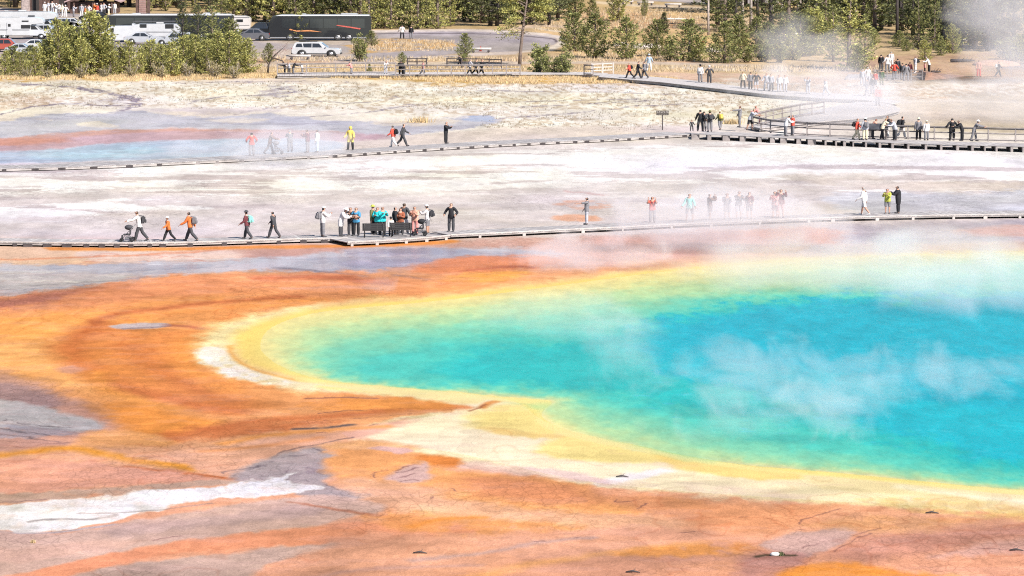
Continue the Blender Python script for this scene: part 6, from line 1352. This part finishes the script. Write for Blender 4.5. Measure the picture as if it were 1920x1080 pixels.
def car(x, y, yaw, label, paint, kind='sedan', rack=False, group=None, scale=1.0, name='parked_car'):
    rt = empty(name, gp(x, y, 0), R(yaw)); tag(rt, label, 'car', group); rt.scale = (scale,)*3
    if kind == 'suv':
        L, W, H = 4.85, 1.9, 1.78; low = [(-2.40, .38), (-2.42, .78), (-2.36, 1.05), (1.18, 1.06), (1.95, .98), (2.34, .82), (2.42, .55), (2.36, .34), (1.95, .26), (-2.1, .28)]
        cab = [(-2.34, 1.04), (-2.10, 1.66), (-1.9, 1.74), (.25, 1.76), (.48, 1.70), (1.16, 1.05)]; r = .39; wx = (-1.38, 1.50)
        wins = [[(-2.02, 1.16), (-1.88, 1.58), (-1.42, 1.60), (-1.30, 1.16)], [(-1.20, 1.14), (-1.28, 1.60), (-.42, 1.62), (-.42, 1.13)], [(-.34, 1.13), (-.34, 1.62), (.30, 1.60), (.62, 1.14)]]
    elif kind == 'sedan':
        L, W, H = 4.6, 1.8, 1.45; low = [(-2.28, .40), (-2.30, .78), (-2.2, .92), (-1.2, .95), (1.0, .94), (1.9, .84), (2.26, .68), (2.32, .45), (2.2, .27), (-2.1, .26)]
        cab = [(-1.75, .92), (-1.0, 1.40), (-.6, 1.44), (.15, 1.42), (.95, .93)]; r = .33; wx = (-1.38, 1.40)
        wins = [[(-1.36, .99), (-.92, 1.31), (-.42, 1.35), (-.42, .98)], [(-.34, .98), (-.34, 1.35), (.12, 1.33), (.62, .98)]]
    s = MB(); s.prism(low, -W/2, W/2, bev=0.05); b_ = s.build('body', paint, rt)
    s = MB(); s.prism(cab, -W/2+.06, W/2-.06, inset_top=.14, bev=0.03); s.build('roof_cabin', paint, rt)
    zc0, zc1 = cab[0][1], max(p[1] for p in cab)
    for s_ in (-1, 1):
        for w_ in wins:
            q = MB(); n = len(w_); pts = []
            for off in (0.004, .02):
                for px_, pz in w_: k = .14*(pz-zc0)/(zc1-zc0); pts.append((px_, s_*(W/2-.06-k+off), pz))
            q.add(pts, [tuple(range(n)), tuple(range(2*n-1, n-1, -1))]+[(i, (i+1) % n, n+(i+1) % n, n+i) for i in range(n)]); q.build('side_window', GLASS, rt)
    a, c = cab[-1], cab[-2]; q = MB(); dx, dz = c[0]-a[0], c[1]-a[1]; nx, nz = -dz, dx; ln = math.hypot(nx, nz); nx, nz = abs(nx)/ln*.02, abs(nz)/ln*.02
    w0, w1 = W/2-.16, W/2-.26
    q.add([(a[0]+dx*.1+nx, -w0, a[1]+dz*.1+nz), (a[0]+dx*.1+nx, w0, a[1]+dz*.1+nz), (a[0]+dx*.92+nx, w1, a[1]+dz*.92+nz), (a[0]+dx*.92+nx, -w1, a[1]+dz*.92+nz)], [(0, 1, 2, 3)]); q.build('windshield', GLASS, rt)
    a, c = cab[0], cab[1]; dx, dz = c[0]-a[0], c[1]-a[1]; q = MB(); q.add([(a[0]+dx*.15-.02, -w0, a[1]+dz*.15+.01), (a[0]+dx*.15-.02, w0, a[1]+dz*.15+.01), (a[0]+dx*.9-.02, w1, a[1]+dz*.9+.01), (a[0]+dx*.9-.02, -w1, a[1]+dz*.9+.01)], [(3, 2, 1, 0)]); q.build('rear_window', GLASS, rt)
    for X in wx:
        for s_ in (-1, 1):
            q = MB(); q.lathe_y([(r*1.16, s_*(W/2-.02)), (r*1.18, s_*(W/2+.012)), (0.02, s_*(W/2+.012))], (X, 0, r*1.02), 18); q.build('wheel_arch', TRIM, rt); wheel(rt, X, s_*(W/2-.08), r, .26)
    for s_ in (-1, 1):
        q = MB(); q.box(L/2-.14, s_*(W/2-.24), .72 if kind == 'sedan' else .86, .14, .34, .13, bev=.03); q.build('headlight', LAMP, rt)
        q = MB(); q.box(-L/2+.06, s_*(W/2-.16), .80 if kind == 'sedan' else .98, .09, .22, .2, bev=.02); q.build('tail_light', TAIL, rt)
        q = MB(); q.box((.85 if kind == 'sedan' else 1.0), s_*(W/2+.09), 1.04 if kind == 'sedan' else 1.2, .12, .2, .14, bev=.03); q.build('mirror', paint, rt)
    q = MB(); q.box(L/2-.02, 0, .36, .10, W*.86, .16, bev=.02); q.box(-L/2+.02, 0, .36, .1, W*.86, .16, bev=.02); q.build('bumper', TRIM, rt)
    if kind == 'suv': side_panel(rt, 'sill', [(-1.9, .33), (-1.9, .42), (2.0, .42), (2.0, .33)], W/2+.002, TRIM)
    if rack:
        q = MB()
        for s_ in (-.6, .6): q.tube([(-1.7, s_, 1.82), (.1, s_, 1.82)], .025, 4)
        q.build('roof_rail', TRIM, rt)
        q = MB(); q.box(-1.45, .1, 1.95, .75, .7, .2, bev=.05); q.box(-.9, -.15, 1.92, .5, .3, .14, bev=.04); q.build('roof_load', TRIM, rt)
    return rt
def coach(x, y, yaw, label, L=13.4, art=True):
    W, H = 2.55, 3.55; rt = empty('coach', gp(x, y, 0), R(yaw)); tag(rt, label, 'bus'); h = L/2
    # front of the coach points to +x
    prof = [(-h, .42), (-h, 3.2), (-h+.12, 3.38), (h-.9, 3.42), (h-.45, 3.3), (h-.12, 2.4), (h, 1.3), (h, .42), (h-.3, .30), (-h+.3, .30)]
    s = MB(); s.prism(prof, -W/2, W/2, inset_top=.08, bev=.05); s.build('body', BLK, rt)
    s = MB(); s.prism([(-h+.15, 3.40), (-h+.3, 3.56), (h-1.5, 3.56), (h-.7, 3.36), (h-.9, 3.40)], -W/2+.02, W/2-.02, inset_top=.12, bev=.02); s.build('roof', WHITE, rt)
    s = MB(); s.box(-h+2.6, 0, 3.64, 2.0, 1.5, .18, bev=.05); s.box(h-4.0, 0, 3.62, 1.0, 1.0, .14, bev=.04); s.build('roof_unit', WHITE, rt)
    for s_ in (-1, 1):
        n = 6; x0, x1 = -h+.7, h-1.6; st = (x1-x0)/n
        for k in range(n):
            q = MB(); a, b_ = x0+k*st+.05, x0+(k+1)*st-.05
            ps = []
            for off in (.004, .016):
                for X, Z in ((a, 1.75), (a, 3.05), (b_, 3.05), (b_, 1.75)): ps.append((X, s_*(W/2-.08*(Z-.3)/3.12+off), Z))
            q.add(ps, [(0, 1, 2, 3), (7, 6, 5, 4), (0, 1, 5, 4), (1, 2, 6, 5), (2, 3, 7, 6), (3, 0, 4, 7)]); q.build('side_window', GLASS, rt)
    q = MB(); q.add([(h-.41, -1.1, 3.2), (h-.41, 1.1, 3.2), (h-.07, 1.18, 2.4), (h+.035, 1.18, 1.35), (h+.035, -1.18, 1.35), (h-.07, -1.18, 2.4)], [(0, 1, 2, 5), (5, 2, 3, 4)]); q.build('windshield', GLASS, rt)
    for X in (-h+2.6, -h+3.9, h-2.6):
        for s_ in (-1, 1): wheel(rt, X, s_*(W/2-.12), .50, .3)
    for s_ in (-1, 1):
        q = MB(); q.box(h-.02, s_*.95, .78, .1, .36, .2, bev=.04); q.build('headlight', LAMP, rt)
        q = MB(); q.tube([(h-.5, s_*1.2, 2.9), (h+.15, s_*1.42, 2.75), (h+.2, s_*1.45, 2.3)], .035, 5); q.box(h+.2, s_*1.45, 2.15, .1, .22, .42, bev=.03); q.build('mirror', TRIM, rt)
    side_panel(rt, 'lower_trim', [(-h+.2, .38), (-h+.2, .50), (h-.2, .50), (h-.2, .38)], W/2+.004, RIM)
    if art:      # loose orange and red brush strokes along the flank
        side_panel(rt, 'flank_stripe', [(-h+1.2, 1.72), (-h+2.6, 1.98), (-h+4.0, 2.20), (-h+4.1, 2.08), (-h+2.6, 1.80), (-h+1.3, 1.56)][::-1], W/2+.004, mat('stripe_red', (.42, .09, .07), .4, .3, 6))
        side_panel(rt, 'flank_stripe', [(h-6.4, 1.2), (h-5.0, 1.48), (h-3.4, 1.42), (h-2.6, 1.66), (h-2.5, 1.5), (h-3.4, 1.26), (h-5.0, 1.30)], W/2+.006, mat('stripe_orange', (.48, .20, .08), .4, .3, 6))
    return rt
def motorhome(x, y, yaw, label, L=7.4, paint=WHITE, h=1.0):
    W = 2.35; rt = empty('motorhome', gp(x, y, 0), R(yaw)); tag(rt, label, 'motorhome'); rt.scale = (1, 1, h); h = L/2
    s = MB(); s.prism([(-h, .55), (-h, 2.95), (-h+.15, 3.1), (h-1.2, 3.12), (h-.35, 2.95), (h-.1, 2.55), (h-.2, 2.25), (h-1.55, 2.1), (h-1.75, 1.9), (h-1.75, .55)], -W/2, W/2, inset_top=.05, bev=.05); s.build('body', paint, rt)
    s = MB(); s.prism([(h-1.9, .5), (h-1.9, 2.0), (h-1.2, 2.06), (h-.55, 1.35), (h+.25, 1.15), (h+.42, .95), (h+.42, .48)], -1.0, 1.0, inset_top=.14, bev=.05); s.build('cab', paint, rt)
    side_panel(rt, 'cab_window', [(h-1.65, 1.4), (h-1.62, 1.9), (h-1.22, 1.92), (h-.78, 1.4)], .93, GLASS)
    q = MB(); q.add([(h-1.14, -.8, 1.98), (h-1.14, .8, 1.98), (h-.50, .88, 1.38), (h-.50, -.88, 1.38)], [(0, 1, 2, 3)]); q.build('windshield', GLASS, rt)
    side_panel(rt, 'window', [(-h+.5, 1.7), (-h+.5, 2.2), (-h+1.3, 2.2), (-h+1.3, 1.7)], W/2-.02, GLASS, .03)
    side_panel(rt, 'window', [(.5, 1.55), (.5, 2.05), (1.6, 2.05), (1.6, 1.55)], W/2-.02, GLASS, .03)
    side_panel(rt, 'window', [(.6, 2.5), (.6, 2.68), (1.4, 2.68), (1.4, 2.5)], W/2-.03, GLASS, .03)
    side_panel(rt, 'stripe', [(-h+.1, 1.30), (-h+.1, 1.40), (h-1.8, 1.40), (h-1.8, 1.30)], W/2-.01, GRY, .02)
    for s_ in (-1,):
        q = MB(); q.box(-.9, s_*(W/2+.005), 1.52, .68, .04, 1.75, bev=.015); d = q.build('door', paint, rt); q = MB(); q.box(-.9, s_*(W/2+.03), 2.0, .32, .02, .4, bev=.005); q.build('door_window', GLASS, d); q = MB(); q.box(-1.16, s_*(W/2+.035), 1.45, .1, .03, .04); q.build('handle', TRIM, d)
    q = MB(); q.box(-.2, 0, 3.24, 1.0, .8, .24, bev=.06); q.build('air_conditioner', paint, rt); q = MB(); q.box(-2.2, .3, 3.2, .5, .5, .14, bev=.03); q.build('roof_vent', paint, rt)
    for X in (-h+1.7, h-.45):
        for s_ in (-1, 1): wheel(rt, X, s_*1.0, .40, .26)
    for s_ in (-1, 1): q = MB(); q.box(h+.38, s_*.72, .92, .1, .3, .18, bev=.03); q.build('headlight', LAMP, rt)
    q = MB(); q.box(h+.42, 0, .56, .12, 1.9, .2, bev=.03); q.build('bumper', TRIM, rt)
def caravan(x, y, yaw, label, L=6.2, H=2.9, paint=CREAM, k=1.0):
    W = 2.3; h = L/2; rt = empty('caravan', gp(x, y, 0), R(yaw)); tag(rt, label, 'caravan'); rt.scale = (1, 1, k)
    s = MB(); s.prism([(-h, .6), (-h-.05, 2.2), (-h+.35, H-.1), (-h+.7, H), (h-.4, H), (h-.1, H-.2), (h, 1.9), (h, .6)], -W/2, W/2, inset_top=.04, bev=.05); s.build('body', paint, rt)
    side_panel(rt, 'window', [(h-1.7, 1.6), (h-1.7, 2.1), (h-.7, 2.1), (h-.7, 1.6)], W/2-.03, GLASS, .04); side_panel(rt, 'window', [(-h+.9, 1.7), (-h+.9, 2.1), (-h+1.7, 2.1), (-h+1.7, 1.7)], W/2-.03, GLASS, .04)
    side_panel(rt, 'stripe', [(-h+.1, 2.35), (-h+.1, 2.41), (h-.1, 2.41), (h-.1, 2.35)], W/2-.03, GRY, .035); side_panel(rt, 'stripe', [(-h+.1, 1.15), (-h+.1, 1.22), (h-.1, 1.22), (h-.1, 1.15)], W/2-.01, GRY, .02)
    q = MB(); q.box(.4, 0, H+.1, .9, .8, .22, bev=.06); q.build('air_conditioner', paint, rt)
    for X in (-.45, .45):
        for s_ in (-1, 1): wheel(rt, X, s_*(W/2-.1), .34, .22)
    q = MB(); q.tube([(-h, -.5, .5), (-h-1.2, 0, .5), (-h, .5, .5)], .05, 5); q.build('drawbar', TRIM, rt)
def van(x, y, yaw, label):
    W = 2.0; rt = empty('van', gp(x, y, 0), R(yaw)); tag(rt, label, 'van'); rt.scale = (0.95, 0.9, 0.84)
    s = MB(); s.prism([(-2.7, .4), (-2.7, 2.2), (-2.5, 2.35), (.7, 2.3), (1.55, 1.75), (2.4, 1.25), (2.72, .95), (2.74, .4), (2.4, .3), (-2.5, .3)], -W/2, W/2, inset_top=.14, bev=.06); s.build('body', WHITE, rt)
    side_panel(rt, 'side_window', [(.5, 1.45), (.45, 2.0), (.85, 1.98), (1.45, 1.45)], W/2-.07, GLASS, .05)
    q = MB(); q.add([(.78, -.78, 2.27), (.78, .78, 2.27), (1.62, .86, 1.75), (1.62, -.86, 1.75)], [(0, 1, 2, 3)]); q.build('windshield', GLASS, rt)
    for X in (-1.8, 1.75):
        for s_ in (-1, 1): wheel(rt, X, s_*(W/2-.1), .36, .24)
    for s_ in (-1, 1): q = MB(); q.box(2.66, s_*.7, .95, .1, .34, .22, bev=.03); q.build('headlight', LAMP, rt)
    q = MB(); q.box(2.74, 0, .5, .1, 1.8, .2, bev=.03); q.build('bumper', TRIM, rt)
car(594, 105.5, -4, 'white off-road car with a loaded roof driving right below the black coach', WHITE, 'suv', rack=True, scale=1.0, name='car').scale = (1.12, 1.0, 0.90)
coach(600, 75.5, 180, 'black touring coach with red and orange strokes on its flank, right of the caravan', 12.2).scale = (1, 1, 0.86)
coach(316, 73, 180, 'first black touring coach, half hidden behind the pines and the white trailer', 15.6, art=False).scale = (1, 1, 0.84)
motorhome(34, 73, 0, 'nearer white motorhome with a door and a low hood at the left edge', 6.6, h=0.84)
motorhome(46, 66, 0, 'taller white motorhome with an overhanging nose, behind the nearer one at the left edge', 8.4, h=0.92)
van(222, 79, 180, 'white van with a sloping nose right of the dense pines, before the black coach')
caravan(294, 78, 0, 'long low white trailer in front of the first black coach', 5.6, 2.1, WHITE)
caravan(440, 61, 180, 'cream caravan with small dark window left of the second coach', 4.0, 2.6, CREAM, 0.8)
car(88, 70, 0, 'silver grey pickup nose beside the two motorhomes', SILV, 'suv', scale=.9)
car(470, 76, 180, 'dark sedan parked under the cream caravan', GRY, 'sedan')
car(488, 71, 180, 'black high car wedged between caravan and second coach', BLK, 'suv', scale=1.05)
car(270, 83, 0, 'silver car half hidden under the long low white trailer', SILV, 'sedan')
car(326, 86, 180, 'lavender silver car at the end of the long white trailer', SILV, 'suv', scale=.9)
car(42, 102, 0, 'silver car in front of the motorhomes, lowest at the left edge', SILV, 'sedan', scale=.85)
car(72, 95, 0, 'white car half behind the lowest silver one at the left edge', WHITE, 'sedan', scale=.9)
car(14, 97, 0, 'red car cut by the left edge of the picture', REDP, 'suv', scale=.85)
car(178, 40, 180, 'dark car parked right before the waiting line', BLK, 'sedan', scale=.9)
for k, x in enumerate((100, 118, 134)): car(x+4, 52, 0, ['grey car roof just right of the motorhome noses', 'silver car in the gap behind the left belt', 'white car behind the tallest part of the left belt'][k], [GRY, SILV, WHITE][k], 'sedan', scale=.85)
# ---------------------------------------------------------------- brown buildings
WOOD = mat('brown_boards', (.085, .05, .042), .85, .3, 3); WOODL = mat('reddish_boards', (.22, .13, .115), .85, .25, 4); ROOF = mat('pink_roof', (.33, .23, .22), .85, .15, 6); STONE = mat('rubble_stone', (.30, .24, .22), .9, .35, 3, bump=.6)
def building(x, y, w, d, h, label, posts, roofw, side=0):
    rt = empty('brown_building', gp(x, y, 0)); tag(rt, label, 'building')
    s = MB(); s.box(0, d/2, h/2, w, d, h); s.build('wall', WOOD, rt)
    s = MB(); s.prism([(-roofw/2, 0), (0, 1.5), (roofw/2, 0), (roofw/2, -.18), (0, 1.3), (-roofw/2, -.18)], -1.6, d+1); q = s.build('roof', ROOF, rt); q.location = (0, 0, h+.2)
    for X in posts: s = MB(); s.box(X, -1.2, h/2, .22, .22, h); s.build('post', WOOD, rt)
    for X in (-w*.25, w*.25):
        s = MB(); s.box(X, -.02, h*.45, .95, .06, h*.9); dd = s.build('door', mat('door_dark', (.03, .024, .022), .7, .2), rt); s = MB(); s.box(X+.34, -.07, h*.45, .06, .06, .16); s.build('handle', RIM, dd)
    s = MB()
    for k in range(int(w/.3)): s.box(-w/2+.15+k*.3, -.02, h/2, .035, .03, h)
    s.build('board_batten', WOOD, rt)
    return rt
building(176, 25, 6.5, 4, 1.5, 'brown timber building with a pinkish roof behind the waiting line', (-2.6, 0, 2.6), 7.8)
building(92, 20, 7.5, 4, 3.6, 'dark brown timber building left of the pink roof behind the line', (-3.4, -1, 1.4, 3.4), 9.0)
s = MB(); rt = empty('brick_pillar', gp(268, 34, 0)); tag(rt, 'reddish brick pillar with dark edges rising behind the first black coach', 'pillar')
s.box(0, 0, 2.2, .95, .8, 4.4); s.build('shaft', WOODL, rt); s = MB()
for k in range(17): s.box(0, -.41, .25+k*.25, .97, .03, .035)
s.build('mortar_line', STONE, rt); s = MB(); s.box(-.7, 0, 2.2, .45, .6, 4.4); s.box(.75, 0, 2.2, .35, .6, 4.4); s.build('edge_board', WOOD, rt)
s = MB(); rt = empty('stone_chimney', gp(48, 24, 0)); tag(rt, 'pale rubble stone block rising behind the motorhomes', 'wall'); s.box(0, 0, 1.0, 1.2, .8, 2.0, bev=.08, taper=.9); s.box(.1, 0, 2.1, .8, .6, .3, bev=.06); s.build('masonry', STONE, rt)
s = MB(); rt = empty('red_post', gp(901, 96, 0)); tag(rt, 'small red post on the asphalt loop above the right barrier log', 'post'); s.lathe_y([(.01, 0)], (0, 0, 0), 3) if False else s.tube([(0, 0, 0), (0, 0, .55)], [.16, .05], 8); s.box(0, 0, .02, .42, .42, .04); s.build('post_body', REDP, rt)
# ramp and steps of the crowded landing
rt = empty('wooden_ramp', gp(1668, 150, 0)); tag(rt, 'railed wooden ramp with pale steps under the crowd at the right', 'ramp')
s = MB()
for k in range(4): s.box(-1.6+.2*k, .8+k*1.5, .09+k*.02, 5.4, 1.4, .18)
s.build('step', plank, rt)
s = MB()
for hz in (.35, .7, 1.0): s.tube([(-1.5, -.6, hz), (3.2, -.6, hz)], .05, 5)
rl = s.build('railing', grey_timber, rt)
for X in (-1.5, -.3, .9, 2.1, 3.2): s = MB(); s.box(X, -.6, .55, .12, .12, 1.1); s.build('post', grey_timber, rl)
s = MB(); s.add([(3.4, -.8, 0), (6.2, 3.0, 0), (8.6, 8.0, 0), (3.4, 8.0, 0), (3.6, -.2, .75), (4.6, 3.0, .55), (5.6, 7.0, .3), (3.6, 7.0, .6)], [(0, 1, 5, 4), (1, 2, 6, 5), (4, 5, 6, 7), (0, 4, 7, 3), (3, 7, 6, 2)])
o = s.build('earth_bank', mat('orange_earth', (.42, .25, .17), .95, .25, 1.5, bump=.5)); o.location = gp(1668, 150, 0); tag(o, kind='structure')
s = MB(); s.ell((0, 0, 0), (2.6, 3.0, .55), 16, 8); o = s.build('earth_bank', mat('orange_earth', (.42, .25, .17))); o.location = gp(1868, 122, 0); tag(o, kind='structure')
# ================================================================ STEAM: drifting puffs with depth, each a real volume
def steam(x, y, zc, rx, ry, rz, dens, seed, label='', thr=0.42, nscale=1.0, shear=0.0, width=0.22, col=(0.88, 0.85, 0.86)):
    bm = bmesh.new(); bmesh.ops.create_icosphere(bm, subdivisions=2, radius=1.0); me = bpy.data.meshes.new('steam'); bm.to_mesh(me); bm.free()
    m = bpy.data.materials.new('steam'); m.use_nodes = True; nt = m.node_tree; N, Lk = nt.nodes, nt.links; N.clear()
    out = N.new('ShaderNodeOutputMaterial'); pv = N.new('ShaderNodeVolumePrincipled'); Lk.new(pv.outputs[0], out.inputs['Volume'])
    pv.inputs['Color'].default_value = (*col, 1); pv.inputs['Anisotropy'].default_value = 0.0
    tc = N.new('ShaderNodeTexCoord'); ln = N.new('ShaderNodeVectorMath'); ln.operation = 'LENGTH'; Lk.new(tc.outputs['Object'], ln.inputs[0])
    fo = N.new('ShaderNodeMapRange'); fo.interpolation_type = 'SMOOTHSTEP'; Lk.new(ln.outputs['Value'], fo.inputs[0])
    for k, v_ in enumerate((1.0, 0.0, 0, 1)): fo.inputs[k+1].default_value = v_
    mp = N.new('ShaderNodeMapping'); mp.inputs['Scale'].default_value = (rx, ry*0.22, rz*1.25); mp.inputs['Location'].default_value = (seed*17.3, seed*5.1, seed*3.3); Lk.new(tc.outputs['Object'], mp.inputs[0])
    nz = N.new('ShaderNodeTexNoise'); nz.inputs['Scale'].default_value = 0.22*nscale; nz.inputs['Detail'].default_value = 3.5; nz.inputs['Roughness'].default_value = 0.55; nz.inputs['Distortion'].default_value = 1.2; Lk.new(mp.outputs[0], nz.inputs['Vector'])
    sh = N.new('ShaderNodeMath'); sh.operation = 'MULTIPLY_ADD'; Lk.new(fo.outputs[0], sh.inputs[0]); sh.inputs[1].default_value = 0.55; Lk.new(nz.outputs['Fac'], sh.inputs[2])
    nr = N.new('ShaderNodeMapRange'); nr.interpolation_type = 'SMOOTHSTEP'; Lk.new(sh.outputs[0], nr.inputs[0])
    for k, v_ in enumerate((thr+0.36, thr+0.36+width, 0, 1)): nr.inputs[k+1].default_value = v_
    a = N.new('ShaderNodeMath'); a.operation = 'MULTIPLY'; a.inputs[1].default_value = 1.0; Lk.new(nr.outputs[0], a.inputs[0])
    b_ = N.new('ShaderNodeMath'); b_.operation = 'MULTIPLY'; Lk.new(a.outputs[0], b_.inputs[0]); b_.inputs[1].default_value = dens; Lk.new(b_.outputs[0], pv.inputs['Density'])
    me.materials.append(m); o = link_mesh('steam', me); p = gp(x, y, zc); o.location = p; o.scale = (rx, ry, rz); o.rotation_euler = (0, shear, 0); tag(o, label, 'steam', kind='stuff'); return o
# over the big spring: low sheets and wisps hugging the water (rx, ry, rz in metres)
steam(1500, 712, 1.5, 13, 6, 3.2, .075, 1, 'broad broken sheet of wisps over the middle of the blue water', .40, 1.9, 0, .22)
steam(1790, 700, 1.2, 7.5, 5, 2.6, .08, 7, 'broken wisps drifting over the right part of the blue water', .40, 2.0, 0, .22)
steam(1165, 650, 2.0, 4.0, 6, 3.4, .07, 2, 'pale steam column over the left part of the blue water', .33, 1.7, .3, .34)
steam(1060, 590, 1.5, 7.0, 9, 2.0, .03, 3, 'thin steam over the turquoise shallows', .30)
steam(1560, 775, 1.2, 3.4, 3, 2.4, .12, 5, 'brighter steam puff rising from the near blue water', .36, 2.2, .3, .28)
steam(1380, 790, .8, 5.5, 5, 1.6, .05, 6, 'thin steam streaks on the near turquoise water', .34, 1.6)
steam(1840, 520, 1.6, 9.5, 10, 3.0, .075, 9, 'broad pale steam over the far right of the spring', .22, .9, 0, .3)
steam(1560, 500, 1.0, 17, 10, 2.4, .085, 24, 'thin steam along the far rim of the spring', .22, .9, 0, .3)
# behind the spring, over the near boardwalk
steam(1400, 425, 1.4, 13.0, 5, 2.4, .17, 11, 'pinkish steam veil over the near boardwalk with the faded walkers', .24, .8)
steam(1375, 385, 1.3, 6.5, 4, 1.7, .14, 12, 'denser steam round the faded walkers', .24, .9)
steam(1090, 470, 1.0, 8, 7, 1.7, .11, 13, 'thin steam over the orange bank behind the spring', .32)
steam(1740, 460, 1.2, 10, 9, 1.6, .07, 14, 'thin steam over the grey bank at the far right', .32, .7)
steam(680, 530, .7, 4, 5, 1.0, .07, 15, 'faint steam at the far left rim of the spring', .38)
# by the blue spring
steam(540, 268, 1.5, 7.0, 6, 1.9, .10, 16, 'steam veil over the walkers by the blue spring', .22, .9)
steam(400, 280, 1.0, 8, 8, 1.4, .05, 17, 'thin steam drifting over the blue spring', .32)
# far right plume
steam(1560, 168, 2.2, 10.5, 8, 2.8, .075, 18, 'thick steam on the far boardwalk hiding the crowd', .12, .8, 0, .34)
steam(1505, 100, 3.4, 7.5, 7, 4.4, .055, 19, 'steam rising before the young pines', .16, .8, 0, .34)
steam(1600, 200, 1.6, 9, 8, 2.4, .05, 20, 'steam drifting over the looping deck', .12, .8, 0, .34)
steam(1925, 40, 6.0, 9.5, 9, 9.5, .085, 21, 'tall steam plume at the right edge before the forest', .12, .7, 0, .34)
steam(1870, 120, 3.0, 6, 7, 3.0, .045, 27, 'foot of the steam plume over the shaded shrubs', .14, .8, 0, .34)
steam(1250, 330, 2.2, 15, 8, 2.6, .022, 26, 'faint veil of steam over the bright flat behind the walkers', .2, .6, 0, .3)
steam(1880, 185, 2.0, 13, 12, 2.4, .035, 22, 'low steam spreading over the flat at the far right', .14, .7, 0, .3)
